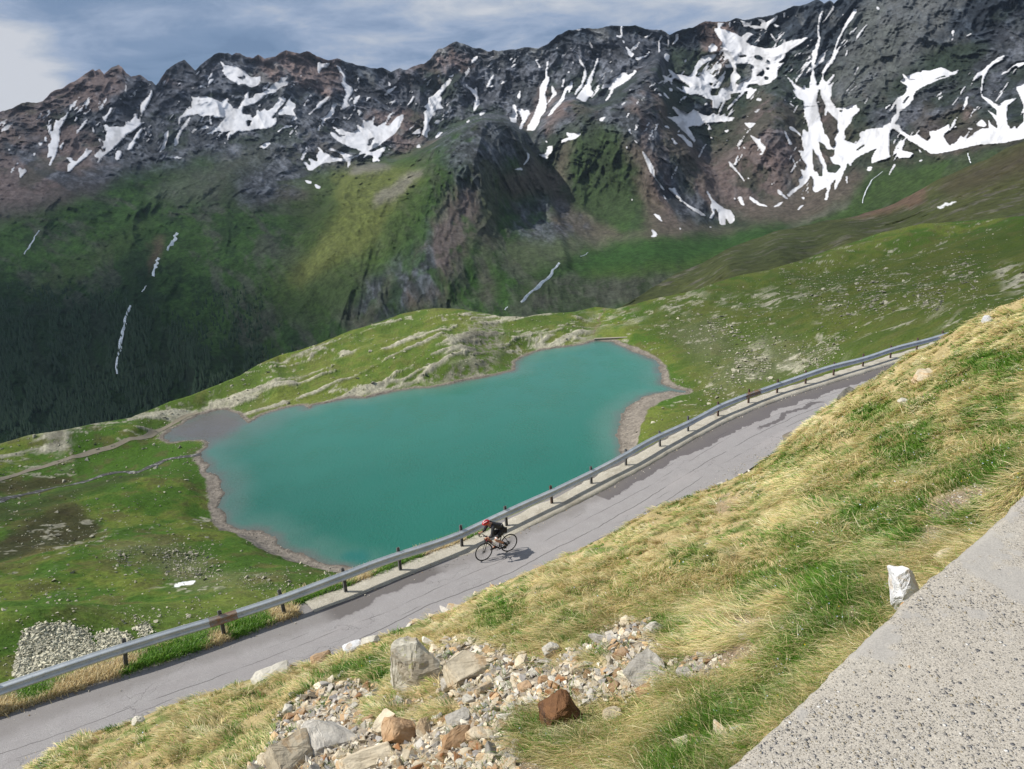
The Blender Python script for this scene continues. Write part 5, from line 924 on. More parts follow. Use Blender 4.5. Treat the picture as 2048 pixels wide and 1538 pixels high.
for i, (sc_, rad, dens) in enumerate([(120, .42, .6), (210, .42, .75), (360, .45, .8), (62, .26, .05)]):
    vo = n.new('ShaderNodeTexVoronoi', {'Vector': t, 'Scale': float(sc_)}, feature='F1'); col_ = vo.outputs['Color']; s3 = n.new('ShaderNodeSeparateColor', {0: col_})
    vis = n.math('LESS_THAN', s3.outputs[0], dens)
    r_ = n.math('MULTIPLY', n.math('ADD', .35, n.math('MULTIPLY', s3.outputs[2], .65)), rad)
    dd_ = n.math('SUBTRACT', r_, vo.outputs['Distance']); mk_ = n.math('MULTIPLY', n.math('MULTIPLY', n.smooth(dd_, 0, .06), vis), inv)
    ramp = n.new('ShaderNodeValToRGB', {0: s3.outputs[1]}); e = ramp.color_ramp; e.interpolation = 'CONSTANT'
    e.elements[0].position = 0; e.elements[0].color = (.10, .105, .12, 1); e.elements[1].position = .11; e.elements[1].color = (.22, .21, .20, 1)
    for p_, c_ in ((.36, (.36, .30, .20)), (.56, (.33, .31, .28)), (.74, (.46, .42, .34)), (.90, (.66, .64, .60))): q = e.elements.new(p_); q.color = c_+(1,)
    c = n.mix(n.math('MULTIPLY', mk_, .85), c, ramp.outputs[0])
    rim = n.math('MULTIPLY', n.math('MULTIPLY', n.smooth(n.math('ABSOLUTE', dd_), .0, .07, 1, 0), vis), inv); c = n.mix(n.math('MULTIPLY', rim, .40), c, (.10, .092, .08))
    h = n.math('ADD', h, n.math('MULTIPLY', n.math('MULTIPLY', n.smooth(dd_, 0, .25), vis), n.math('MULTIPLY', inv, 1.0/(1+i*.5))))
c = n.mix(n.math('MULTIPLY', smooth_, .55), c, n.mix(pat2, (.24, .235, .23), (.36, .345, .32)))
c = n.mix(n.smooth(n.noise(t, 2.5, 4, .6).outputs[0], .55, .7, 0, .35), c, (.46, .43, .36))
lic = n.new('ShaderNodeTexVoronoi', {'Vector': t, 'Scale': 9.0}, feature='F1')
c = n.mix(n.math('MULTIPLY', n.smooth(lic.outputs['Distance'], .05, .09, 1, 0), n.math('GREATER_THAN', n.new('ShaderNodeSeparateColor', {0: lic.outputs['Color']}).outputs[0], .8)), c, (.45, .24, .08))
n.put(n.b.inputs['Base Color'], c); n.b.inputs['Roughness'].default_value = .9; n.b.inputs['Specular IOR Level'].default_value = .25
n.put(n.b.inputs['Normal'], n.new('ShaderNodeBump', {'Height': h, 'Strength': 1.0, 'Distance': .003}))
me = grid_mesh('parapet', WG, m); o = link(bpy.data.objects.new('parapet_wall', me))
tag(o, 'rough pebbly concrete parapet top filling the bottom right corner of the view', 'wall')
# ================================================================ rocks
def rock_mat(name, c1, c2, c3=None, sc_=3.0, rough=.9, lich=None):
    m, n = mat_new(name); t = n.new('ShaderNodeTexCoord').outputs['Object']; oi = n.new('ShaderNodeObjectInfo').outputs['Random']
    t2 = n.vmath('ADD', t, n.new('ShaderNodeCombineXYZ', {0: n.math('MULTIPLY', oi, 50.0)}).outputs[0])
    a_ = n.noise(t2, sc_, 6, .65).outputs[0]; b_ = n.noise(n.vmath('MULTIPLY', t2, (1, 1, 4)), sc_*2.4, 5, .7).outputs[0]
    c = n.mix(n.new('ShaderNodeMapRange', {0: a_, 1: .3, 2: .7}).outputs[0], c1, c2)
    if c3: c = n.mix(n.smooth(n.noise(t2, sc_*.7, 4, .6, .6).outputs[0], .52, .60, 0, .85), c, c3)
    c = n.mix(n.new('ShaderNodeMapRange', {0: b_, 1: .35, 2: .7, 3: .22, 4: 0.}).outputs[0], c, tuple(v*.55 for v in c1))
    if lich: c = n.mix(n.smooth(n.noise(t2, sc_*5, 5, .7).outputs[0], .58, .64, 0, .7), c, lich)
    hs_ = n.new('ShaderNodeHueSaturation'); n.put(hs_.inputs['Color'], c); n.put(hs_.inputs['Value'], n.math('MULTIPLY_ADD', oi, .55, .72)); c = hs_.outputs[0]
    n.put(n.b.inputs['Base Color'], c); n.b.inputs['Roughness'].default_value = rough; n.b.inputs['Specular IOR Level'].default_value = .2
    n.put(n.b.inputs['Normal'], n.new('ShaderNodeBump', {'Height': n.math('ADD', a_, b_), 'Strength': .7, 'Distance': .03}))
    return m
RM = {'tan': rock_mat('tan schist', (.44, .375, .27), (.62, .545, .41), (.50, .35, .20)),
      'grey': rock_mat('grey schist', (.37, .345, .305), (.54, .51, .45)),
      'orange': rock_mat('iron stained schist', (.33, .19, .09), (.44, .33, .22), (.30, .13, .05)),
      'pale': rock_mat('pale gneiss', (.50, .47, .40), (.66, .625, .54)),
      'rust': rock_mat('rust brown boulder', (.11, .055, .028), (.23, .115, .05), (.05, .034, .028), 5, .8),
      'white': rock_mat('white quartz', (.50, .50, .50), (.72, .72, .73), (.52, .45, .37), 9),
      'dark': rock_mat('dark ledge rock', (.12, .115, .10), (.26, .25, .22), (.19, .16, .12)),
      'lichen': rock_mat('pale slab with yellow lichen', (.58, .54, .43), (.76, .72, .61), (.50, .43, .32), 2.2, .9, (.46, .46, .16))}
def rock_mesh(seed, dims=(1, .75, .5), npts=13, chamfer=.05, sub=1, rough=.014, box=(.05, .35)):
    """angular block: convex hull of points pushed towards a box, edges chamfered, faces roughened"""
    rg = random.Random(seed); bmq = bmesh.new()
    for k in range(npts):
        v = Vector((rg.uniform(-1, 1), rg.uniform(-1, 1), rg.uniform(-1, 1)))
        mx = max(abs(v.x), abs(v.y), abs(v.z)); v = v/mx*(.8+.2*rg.random())
        v = v.lerp(v.normalized(), rg.uniform(*box)); bmq.verts.new((v.x*dims[0]/2, v.y*dims[1]/2, v.z*dims[2]/2))
    r = bmesh.ops.convex_hull(bmq, input=bmq.verts[:]); bmesh.ops.delete(bmq, geom=[g for g in r['geom_unused'] if isinstance(g, bmesh.types.BMVert)], context='VERTS') if r['geom_unused'] else None
    bmesh.ops.bevel(bmq, geom=bmq.edges[:], offset=chamfer*min(dims), segments=1, affect='EDGES', clamp_overlap=True)
    if sub:
        bmesh.ops.triangulate(bmq, faces=bmq.faces[:]); bmesh.ops.subdivide_edges(bmq, edges=bmq.edges[:], cuts=sub, use_grid_fill=True)
        bmq.normal_update(); co = np.array([v.co[:] for v in bmq.verts]); md = min(dims); o1 = seed*3.7
        lay = fbm(co[:, 0]*.35+o1, co[:, 2]*2.2+co[:, 1]*.5, md*.35, 3, 31, .6)-.5; d1 = fbm(co[:, 0]+co[:, 2]*.7+o1, co[:, 1]-co[:, 2]*.6, md*.5, 4, 32, .6)-.5
        k_ = md*(.10 if sub > 1 else .07)
        for v, a_, b_ in zip(bmq.verts, lay, d1): v.co += v.normal*float(a_*k_*1.1+b_*k_*1.3)+Vector((rg.uniform(-1, 1), rg.uniform(-1, 1), rg.uniform(-1, 1)))*rough*md*.6
    bmesh.ops.recalc_face_normals(bmq, faces=bmq.faces[:])
    me = bpy.data.meshes.new('stone'); bmq.to_mesh(me); bmq.free(); return me
def put_rock(name, px, py, size, mat, label, dims=(1, .75, .5), rot=None, seed=1, sink=.25, cat='rock', group=None, sub=2, P=None, tiltz=None, npts=24, box=(.08, .4)):
    size *= 1.12
    P = slhit(px, py)[0] if P is None else P
    me = rock_mesh(seed, tuple(size*d for d in dims), sub=sub, npts=npts, box=box); me.name = name; me.materials.append(RM[mat])
    o = link(bpy.data.objects.new(name, me)); o.location = P+np.array([0, 0, size*dims[2]*(.5-sink)])
    o.rotation_euler = rot or (0, 0, 0); tag(o, label, cat, group); return o
def sz(px, py, w_px, P=None):
    P = slhit(px, py)[0] if P is None else P; return w_px*float(P@_f)/FPX
dn = math.atan(SL)
# (name, px, py, width px, dims, rot, mat, label, cat)
BIG = [
 ('boulder', 1116, 1452, 80, (1, .8, .85), (.2, -.1, .5), 'rust', 'dark rust brown boulder standing in dry grass below the loose stones', 6, .12),
 ('boulder', 836, 1372, 100, (1, .55, .95), (-.15, .1, -.55), 'lichen', 'big pale block with yellow lichen at the top left of the loose stones', 11, .1),
 ('rock_slab', 946, 1352, 118, (1, .6, .42), (.35, .15, .6), 'tan', 'broad flat tan slab right of the pale lichen covered block', 12, .25),
 ('rock_slab', 1290, 1352, 88, (1, .75, .26), (.55, -.1, .75), 'grey', 'flat smooth grey slab at the right edge of the loose stones', 13, .1),
 ('rock_slab', 664, 1488, 112, (1, .72, .35), (.35, .2, .2), 'grey', 'large grey slab lying among the loose stones at lower left', 14, .2),
 ('rock_slab', 586, 1532, 108, (1, .7, .5), (.5, .25, 1.0), 'tan', 'big tan slab at the bottom edge left of the grey slab', 15, .2),
 ('rock_slab', 735, 1535, 110, (1, .5, .4), (.45, .1, .5), 'tan', 'long tan ridge of rock at the bottom edge among small orange stones', 16, .2),
 ('boulder', 800, 1480, 62, (1, .8, .8), (.3, .5, .2), 'orange', 'orange stained angular block in the middle of the lower loose stones', 17, .2),
 ('boulder', 770, 1462, 55, (.9, .6, .9), (.3, -.4, .9), 'tan', 'upright tan block touching the orange stained block on its left', 18, .2),
 ('rock_slab', 913, 1492, 62, (1, .8, .5), (.5, .1, .3), 'orange', 'orange brown slab right of the upright stones near the bottom edge', 19, .2),
 ('rock_slab', 852, 1466, 50, (1, .8, .4), (.5, .2, 1.3), 'tan', 'squarish brown slab with a dark spot above the orange blocks', 20, .2),
 ('rock_slab', 918, 1445, 50, (1, .7, .45), (.3, -.1, .3), 'grey', 'tilted grey slab at the top of the lower patch of stones', 21, .2),
 ('rock_slab', 964, 1476, 60, (1, .5, .4), (.3, .1, .1), 'tan', 'flat tan slab at the right of the lower patch of stones', 22, .2),
 ('boulder', 905, 1378, 48, (1, .5, .7), (.4, .2, .5), 'grey', 'pointed grey stone leaning under the broad tan slab', 23, .2),
 ('boulder', 966, 1388, 46, (1, .45, .6), (.4, .3, 1.0), 'tan', 'slanting tan stone beside the pointed grey stone', 24, .2),
 ('rock', 940, 1406, 28, (1, .8, .7), (.1, .1, .4), 'pale', 'small pale block in the grass below the slanting tan stone', 25, .2),
 ('rock', 1051, 1380, 28, (1, .8, .6), (.2, .1, .4), 'orange', 'orange stone in the middle of the upper patch of stones', 26, .2),
 ('rock', 1086, 1368, 22, (.8, .7, 1), (.2, .1, .4), 'orange', 'upright rusty stone right of the orange stone', 27, .2),
 ('boulder', 1103, 1309, 36, (1, .8, .7), (.1, .1, .2), 'pale', 'rounded pale stone in the grass above the loose stones', 28, .2),
 ('boulder', 706, 1300, 42, (1, .6, .4), (.2, .1, .6), 'white', 'white cracked rock at the inner edge of the asphalt left of the rider', 29, .3),
 ('boulder', 742, 1288, 36, (1, .6, .6), (.2, .1, .6), 'pale', 'pale rock with orange stains right of the white cracked rock', 30, .3),
 ('rock_slab', 545, 1352, 74, (1, .5, .22), (.1, .05, .5), 'pale', 'long flat cream slab at the inner edge of the asphalt', 31, .3),
 ('rock_slab', 645, 1321, 42, (1, .6, .4), (.1, .1, .6), 'orange', 'red brown rock at the inner edge of the asphalt', 32, .3),
 ('rock', 584, 1337, 16, (1, .6, .6), (.1, .1, .3), 'orange', 'small red brown stone touching the end of the cream slab', 33, .3),
 ('rock', 277, 1447, 26, (1, .6, .6), (.3, .5, .3), 'pale', 'lone pale grey rock in the dry grass by the lower road edge', 34, .2),
 ('boulder', 1846, 760, 46, (1, .6, .7), (.3, -.5, .5), 'tan', 'tan boulder poking out of the grass high on the slope', 35, .4),
 ('boulder', 1810, 806, 34, (1, .5, .3), (.5, .1, .5), 'pale', 'pale flat rock half hidden in dry grass below the tan boulder', 36, .3),
 ('rock', 1975, 645, 26, (1, .6, .6), (.1, .1, .5), 'white', 'whitish stone in the grass near the top right edge of the slope', 37, .3),
 ('boulder', 1900, 1120, 60, (1, .7, .6), (.1, .1, .5), 'tan', 'sandy brown rock partly hidden behind the edge of the parapet', 38, .35),
 ('rock', 1572, 1262, 22, (1, .7, .4), (.4, .1, .5), 'grey', 'flat grey stone lying alone in the green turf', 39, .2),
 ('rock', 1490, 1278, 26, (1, .6, .4), (.4, .1, .1), 'grey', 'flat grey stone left of the lone one in the green turf', 40, .2),
 ('rock', 1480, 1470, 40, (1, .5, .5), (.3, .1, .4), 'white', 'whitish stone in the grass close to the parapet edge', 41, .2),
 ('rock', 1366, 1352, 30, (1, .8, .5), (.3, .1, .4), 'grey', 'grey stone right of the smooth slab beyond the grass gap', 42, .2),
 ('rock', 1225, 1436, 40, (1, .8, .4), (.5, .1, .4), 'tan', 'tan stone sunk in dry grass right of the rust brown boulder', 43, .3),
 ('rock', 1600, 1185, 10, (1, .8, .8), (.1, .1, .1), 'white', 'tiny white stone in the turf left of the tall white rock', 44, .2),
]
for i, (nm, px, py, wd, dims, rot, mat, lab, seed, sink) in enumerate(BIG):
    P = slhit(px, py)[0]; s_ = sz(px, py, wd, P)
    put_rock(nm, px, py, s_, mat, lab, dims, rot, seed, sink, 'boulder' if nm == 'boulder' else ('slab' if nm == 'rock_slab' else 'stone'), P=P, sub=5)
# tall white quartz rock against the parapet
P = slhit(1806, 1236)[0]; s_ = sz(1806, 1236, 88, P)
o = put_rock('boulder', 0, 0, s_, 'white', 'tall white quartz rock leaning against the concrete parapet', (.66, .5, 1.35), (-.35, -.22, .7), 78, .16, 'boulder', P=P, sub=5, npts=26, box=(.25, .7))
# dark ledges breaking through at the inner edge of the road
for k, (px, py, wd, lab) in enumerate([(1582, 888, 44, 'dark layered ledge of rock at the inner road edge, the nearer of two'), (1700, 797, 40, 'dark layered ledge of rock at the inner road edge, the farther of two')]):
    P = unr(px, py+6, 27.9); s_ = sz(0, 0, wd*1.15, P)
    put_rock('rock_ledge', 0, 0, s_, 'dark', lab, (1, .8, .75), (.1, .1, .6), 50+k, .35, 'ledge', P=P, sub=2)
STONE = []
for k in range(18):
    rg = random.Random(900+k); dims = (1, rg.uniform(.5, .85), rg.uniform(.28, .6)); me = rock_mesh(800+k, dims, npts=rg.choice([8, 9, 10, 12]), sub=1, rough=.012, chamfer=.07)
    me.materials.append(RM[['tan', 'grey', 'tan', 'pale', 'tan', 'orange'][k % 6]]); STONE.append(me)
rng = np.random.default_rng(12)
# stones one can tell apart: the loose patch (290) and the row along the road edge
cand = []
while len(cand) < 6000:
    x = rng.uniform(480, 1460, 4000); y = rng.uniform(1225, 1560, 4000); k = RN.at(m_scree, x, y) > rng.uniform(.35, .75, 4000); cand += list(zip(x[k], y[k]))
taken = []; grp = 'loose stones in the patch below the road'
LBL = {'tan': 'tan angular stone in the loose stone patch on the near slope', 'grey schist': 'grey angular stone in the loose stone patch on the near slope', 'pale gneiss': 'pale angular stone in the loose stone patch on the near slope', 'iron': 'orange brown angular stone in the loose stone patch on the near slope'}
def lbl(me):
    q = me.materials[0].name; return LBL['grey schist' if 'grey' in q else 'pale gneiss' if 'pale' in q else 'iron' if 'iron' in q else 'tan']
bigp = [(b[1], b[2]-b[3]*.3, b[3]*.42) for b in BIG]
cnt = 0; STN = []
hits = slhit([c[0] for c in cand[:4000]], [c[1] for c in cand[:4000]])
for (x, y), P in zip(cand, hits):
    if cnt >= 262: break
    sp_ = rng.choice([26, 32, 38, 46, 58], p=[.25, .3, .25, .14, .06])*(1.1 if y > 1430 else .85)
    if any((x-a)**2+((y-b)*1.35)**2 < (.285*(sp_+c))**2 for a, b, c in taken) or any((x-a)**2+(y-b)**2 < (c+sp_*.3)**2 for a, b, c in bigp): continue
    taken.append((x, y, sp_)); me = STONE[int(rng.integers(0, 18))]
    o = link(bpy.data.objects.new('stone', me)); s_ = sp_*float(P@_f)/FPX*1.12; o.scale = (s_, s_, s_)
    o.location = P+np.array([0, 0, s_*.08]); o.rotation_euler = (rng.uniform(-.5, .9), rng.uniform(-.6, .6), rng.uniform(0, 6.28))
    STN.append((o, x, y, sp_, me)); cnt += 1
LM = [(1116,1420,'the rust brown boulder'),(836,1345,'the pale lichen block'),(960,1345,'the broad tan slab'),(1290,1350,'the smooth grey slab'),(664,1480,'the large lower left grey slab'),(586,1520,'the bottom left tan slab'),(735,1525,'the long tan ridge'),(800,1480,'the orange stained block'),(913,1490,'the orange brown slab'),(918,1440,'the tilted grey slab'),(905,1378,'the pointed grey stone'),(966,1385,'the slanting tan stone'),(1051,1375,'the orange stone'),(1103,1305,'the rounded pale stone'),(964,1475,'the flat tan slab'),(852,1462,'the brown slab with a spot')]
used = {}
for o, x, y, sp_, me in STN:
    q = me.materials[0].name; c_ = 'grey' if 'grey' in q else 'pale' if 'pale' in q else 'rusty orange' if 'iron' in q else 'tan'
    d_ = np.array([v.co[:] for v in me.vertices]).ptp(axis=0) if hasattr(np.ndarray, 'ptp') else np.ptp(np.array([v.co[:] for v in me.vertices]), axis=0)
    sh = 'flat' if d_[2] < .38 else ('long' if d_[1] < .6 else 'blocky'); size_ = 'small' if sp_ < 26 else ('medium' if sp_ < 36 else 'large')
    L2 = sorted(LM, key=lambda l: (l[0]-x)**2+(l[1]-y)**2)
    def dr(l):
        dx, dy = x-l[0], y-l[1]
        a = 'just' if math.hypot(dx, dy) < 45 else 'well' if math.hypot(dx, dy) > 100 else ''
        return (a+' '+(('right of' if dx > 0 else 'left of') if abs(dx) > abs(dy)*1.3 else ('below' if dy > 0 else 'above'))).strip()
    t_ = f'{size_} {sh} {c_} stone {dr(L2[0])} {L2[0][2]}'
    if t_ in used:
        t_ = f'{size_} {sh} {c_} stone between {L2[0][2][4:]} and {L2[1][2][4:]}'
        if t_ in used: t_ = f'{size_} {sh} {c_} stone {dr(L2[1])} {L2[1][2]}'
        for q_ in range(2, 9):
            if t_ in used: t_ = f'{size_} {sh} {c_} stone {dr(L2[q_])} {L2[q_][2]}'
    used[t_] = 1; tag(o, t_, 'stone', grp)
ORD = ['first','second','third','fourth','fifth','sixth','seventh','eighth','ninth','tenth','eleventh','twelfth','thirteenth','fourteenth','fifteenth','sixteenth','seventeenth','eighteenth','nineteenth','twentieth','twenty-first','twenty-second','twenty-third','twenty-fourth','twenty-fifth','twenty-sixth','twenty-seventh','twenty-eighth','twenty-ninth','thirtieth']
EDGE = [(690,1306),(722,1296),(760,1278),(778,1272),(800,1262),(815,1256),(830,1248),(846,1240),(858,1234),(888,1222),(905,1217),(930,1203),(952,1192),(985,1176),(1000,1168),(1440,968),(1456,962),(1468,958),(1482,950),(1500,944),(1608,852),(1620,846),(1632,842),(1645,838),(1655,836),(1716,782),(1728,774),(1600,862),(1640,848),(676,1312)]
EDGE.sort()
for k, (x, y) in enumerate(EDGE):
    P = unz(x, y, roadz(*unz(x, y, -13.)[:2])) if x < 1520 else unr(x, y+6, 28.3)
    me = STONE[(k*7+3) % 18] if k % 4 else STONE[3]; o = link(bpy.data.objects.new('stone', me)); s_ = float(rng.choice([.16, .24, .32, .42]))*(1 if x < 1500 else 1.1)
    o.scale = (s_, s_, s_); o.location = P+np.array([0, 0, s_*.12]); o.rotation_euler = (rng.uniform(-.3, .3), rng.uniform(-.3, .3), rng.uniform(0, 6.28))
    tag(o, 'stone on the inner edge of the road, '+ORD[k]+' of the row from the left', 'stone', 'stones along the road edge')
# fragments between the stones: nobody could count them
def scatter_mesh(name, P, size, mat, rg, attrs_col=None, flat=.55, tmpl=None, rotall=True):
    base = []
    for k in range(6):
        bmq = bmesh.new(); r2 = random.Random(60+k)
        for q in range(7):
            v = Vector((r2.uniform(-1, 1), r2.uniform(-1, 1), r2.uniform(-1, 1))).normalized(); bmq.verts.new((v.x*.5, v.y*.4, v.z*.5*flat))
        bmesh.ops.convex_hull(bmq, input=bmq.verts[:]); bmesh.ops.triangulate(bmq, faces=bmq.faces[:]); bmq.verts.ensure_lookup_table()
        for v in list(bmq.verts):
            if not v.link_faces: bmq.verts.remove(v)
        bmq.verts.index_update(); base.append((np.array([v.co[:] for v in bmq.verts]), np.array([[v.index for v in f.verts] for f in bmq.faces]))); bmq.free()
    VV, FF, CC = [], [], []; off = 0; which = rg.integers(0, 6, len(P))
    for k in range(6):
        m_ = which == k; p = P[m_]; s_ = size[m_]; a_ = rg.uniform(0, 6.28, m_.sum()); b_ = rg.uniform(-.4, .4, m_.sum())
        bv, bf = base[k]; ca_, sa_ = np.cos(a_)[:, None], np.sin(a_)[:, None]
        x, y, z = bv[None, :, 0], bv[None, :, 1], bv[None, :, 2]+0*b_[:, None]
        z2 = z*np.cos(b_)[:, None]+x*np.sin(b_)[:, None]; x2 = x*np.cos(b_)[:, None]-z*np.sin(b_)[:, None]
        V = np.stack([x2*ca_-y*sa_, x2*sa_+y*ca_, z2], -1)*s_[:, None, None]+p[:, None]
        VV.append(V.reshape(-1, 3)); FF.append((bf[None]+(np.arange(len(p))*len(bv))[:, None, None]+off).reshape(-1, 3)); off += len(p)*len(bv)
        if attrs_col is not None: CC.append(np.repeat(attrs_col[m_], len(bv), axis=0))
    V = np.vstack(VV); F = np.vstack(FF)
    return raw_mesh(name, V, F, np.full(len(F), 3), mat, {'col': np.vstack(CC)} if attrs_col is not None else None, smooth=False)
MAT_BITS = terrain_mat('stone fragments', 20, .35, .5, .01)
def pick(n_, x0, x1, y0, y1, fn):
    xs_, ys_ = [], []; tot = 0
    while tot < n_:
        x = rng.uniform(x0, x1, n_); y = rng.uniform(y0, y1, n_); k = fn(x, y) > rng.uniform(0, 1, n_); xs_.append(x[k]); ys_.append(y[k]); tot += k.sum()
    return np.concatenate(xs_)[:n_], np.concatenate(ys_)[:n_]
def stone_cols(k): 
    pal = np.array([(.50, .43, .32), (.40, .37, .32), (.56, .50, .39), (.36, .32, .26), (.45, .31, .18), (.62, .57, .47), (.32, .30, .28)]); return pal[rng.integers(0, 7, k)]*rng.uniform(.7, 1.2, (k, 1))
sx, sy = pick(4200, 470, 1500, 1215, 1600, lambda x, y: RN.at(m_scree, x, y))
P1 = slhit(sx, sy); s1_ = rng.choice([8, 12, 16, 20, 26], len(P1), p=[.25, .25, .22, .17, .11])*(P1@_f)/FPX
near_ok = RN.fill([BND+[(2400,1900),(-120,1900)]], 2)
sx, sy = pick(2600, 100, 2048, 700, 1600, lambda x, y: (RN.at(m_soil, x, y)*.9+.035)*(RN.at(near_ok, x, y) > .98))
P2 = slhit(sx, sy); s2_ = rng.choice([4, 6, 9], len(P2), p=[.6, .3, .1])*(P2@_f)/FPX
PA = np.vstack([P1, P2]); SA = np.concatenate([s1_, s2_]); PA[:, 2] += SA*.1
me = scatter_mesh('fragments', PA, SA, MAT_BITS, rng, stone_cols(len(PA)))
tag(link(bpy.data.objects.new('gravel', me)), 'loose small stone fragments between the larger stones on the near slope', 'gravel', kind='stuff')
# loose pebbles on the parapet
pj = rng.integers(8, len(ys)-4, 150); pi_ = rng.integers(0, len(wf), 150); PP = WG[pj, pi_]+np.array([0, 0, .001])
me = scatter_mesh('pebbles', PP, rng.choice([.004, .006, .009, .014], 150, p=[.4, .35, .2, .05]), MAT_BITS, rng, stone_cols(150))
tag(link(bpy.data.objects.new('pebbles', me)), 'loose pebbles and crumbs lying on the concrete parapet', 'pebbles', kind='stuff')
# gravel and crumbs along the road edges
k_ = rng.integers(0, len(RLf), 5200); side = rng.uniform(0, 1, 5200) < .45; offs = np.where(side, IN_OFF-.1+np.abs(rng.normal(0, .14, 5200))*np.where(rng.uniform(0, 1, 5200) < .5, -1, .6), np.where(RLs[k_] < u0+6, rng.normal(.15, .28, 5200), .56+np.abs(rng.normal(0, .08, 5200))))
Pg = RLf[k_]+NI[k_]*offs[:, None]+np.stack([rng.normal(0, .1, 5200), rng.normal(0, .1, 5200), np.full(5200, .012)], 1)
me = scatter_mesh('crumbs', Pg, rng.choice([.03, .05, .08], 5200, p=[.6, .3, .1]), MAT_BITS, rng, stone_cols(5200)*.85)
tag(link(bpy.data.objects.new('road_grit', me)), 'grit and crumbled stone along both edges of the road', 'grit', kind='stuff')
# ================================================================ stones strewn over the basin
BOUL = [[(28,1350),(35,1310),(45,1270),(80,1250),(130,1248),(175,1262),(180,1278),(200,1300),(215,1330),(180,1365),(100,1372),(40,1372)],[(190,1270),(225,1262),(260,1270),(262,1285),(235,1300),(200,1300)],[(265,1260),(290,1248),(305,1265),(290,1275)]]
mbo = RB.fill(BOUL, 3)
STR = [[(380,1170),(430,1120),(330,1090),(240,1095),(200,1110),(300,1130),(340,1150)],[(330,1168),(420,1145),(600,1150),(680,1165),(560,1170)],[(250,1240),(330,1220),(400,1190),(440,1180),(430,1200),(300,1260)],[(70,1150),(130,1150),(110,1190),(60,1180)],[(1440,700),(1560,670),(1700,690),(1620,740),(1480,800),(1380,780)],[(1560,560),(1700,560),(1950,520),(1950,600),(1700,640)],[(1330,640),(1500,620),(1560,660),(1400,720)],[(560,1150),(640,1140),(690,1150),(640,1170)]]
mst = RB.fill(STR, 16)
okz = RB.fill([[(-40,890),(262,845),(420,900),(440,1060),(700,1150),(600,1200),(380,1280),(-40,1420)],[(1290,610),(1600,530),(2080,450),(2080,600),(1900,650),(1700,720),(1480,810),(1300,900),(1260,880),(1330,760),(1290,690),(1210,660)],KN], 6)
bsx, bsy = pick(8500, -30, 2080, 450, 1400, lambda x, y: RB.at(okz, x, y)*(.05+RB.at(mst, x, y)*.65)*(.3+1.4*(fbm(x, y, 60, 3, 401) > .5))+RB.at(mbo, x, y)*0)
b2x, b2y = pick(7000, 20, 310, 1240, 1380, lambda x, y: RB.at(mbo, x, y))
b3x, b3y = pick(6000, 300, 1400, 660, 1150, lambda x, y: 1.0+0*x)
a_, t_ = azt(np.concatenate([bsx, b2x]), np.concatenate([bsy, b2y]))
# march the sight lines to the ground once
Rm = 1/np.linspace(1/70, 1/560, 420); best = np.full(len(a_), np.nan)
for i0 in range(0, len(a_), 4000):
    aa, tt_ = a_[i0:i0+4000], t_[i0:i0+4000]; X_, Y_ = Rm[:, None]*np.sin(aa), Rm[:, None]*np.cos(aa); Z_ = zb(X_, Y_)
    ok = Z_ > tt_[None]*Rm[:, None]; k = ok.argmax(0); good = ok.any(0) & (k > 0); best[i0:i0+4000] = np.where(good, Rm[k], np.nan)
gd = ~np.isnan(best); PB = np.stack([best*np.sin(a_), best*np.cos(a_)], 1)[gd]; isb = (np.arange(len(a_)) >= len(bsx))[gd]
PB = np.column_stack([PB, zb(PB[:, 0], PB[:, 1])]); sB = np.where(isb, rng.choice([.35, .5, .75], len(PB), p=[.5, .35, .15]), rng.choice([.3, .5, .8, 1.4], len(PB), p=[.62, .26, .10, .02])*np.clip(np.linalg.norm(PB, axis=1)/170, .8, 2.0))
kk = seg_dist(PB[:, 0], PB[:, 1], LW)*np.where(inpoly(PB[:, 0], PB[:, 1], LW), -1, 1) > 1.5
PB, sB, isb = PB[kk], sB[kk], isb[kk]; PB[:, 2] += sB*.1
cb_ = np.array([(.36, .34, .26)])*rng.uniform(.55, 1.25, (len(PB), 1)); cb_[isb] *= 1.4
me = scatter_mesh('stones', PB, sB, MAT_BITS, rng, cb_)
tag(link(bpy.data.objects.new('meadow_stones', me)), 'pale stones and boulders strewn over the meadows around the lake', 'stones', kind='stuff')
# shingle on the lake shore
ang = rng.integers(0, len(LAKE), 9000); tq = rng.uniform(0, 1, 9000); LWa = np.array(LW); p1 = LWa[ang]; p2 = LWa[(ang+1) % len(LW)]; ps = p1+(p2-p1)*tq[:, None]; e_ = p2-p1; nrm = np.stack([e_[:, 1], -e_[:, 0]], 1)/np.linalg.norm(e_, axis=1)[:, None]
seglen = np.linalg.norm(e_, axis=1); keep = rng.uniform(0, 1, 9000) < np.clip(seglen/14, .1, 1)
area = sum(LWa[i][0]*LWa[(i+1) % len(LW)][1]-LWa[(i+1) % len(LW)][0]*LWa[i][1] for i in range(len(LW))); nrm = nrm*(1 if area > 0 else -1)
dst = np.abs(rng.normal(0, 1, 9000))*2.6+.2; ps = (ps+nrm*dst[:, None])[keep]; zs = zb(ps[:, 0], ps[:, 1]); kk = (zs < -98.6) & (zs > -100.05)
ps = np.column_stack([ps, zs])[kk]; ss_ = rng.choice([.25, .45, .8], len(ps), p=[.55, .33, .12])
me = scatter_mesh('shingle', ps, ss_, MAT_BITS, rng, np.array([(.30, .265, .22)])*rng.uniform(.5, 1.25, (len(ps), 1)))
tag(link(bpy.data.objects.new('shore_shingle', me)), 'brown grey shingle along the waterline of the lake', 'shingle', kind='stuff')
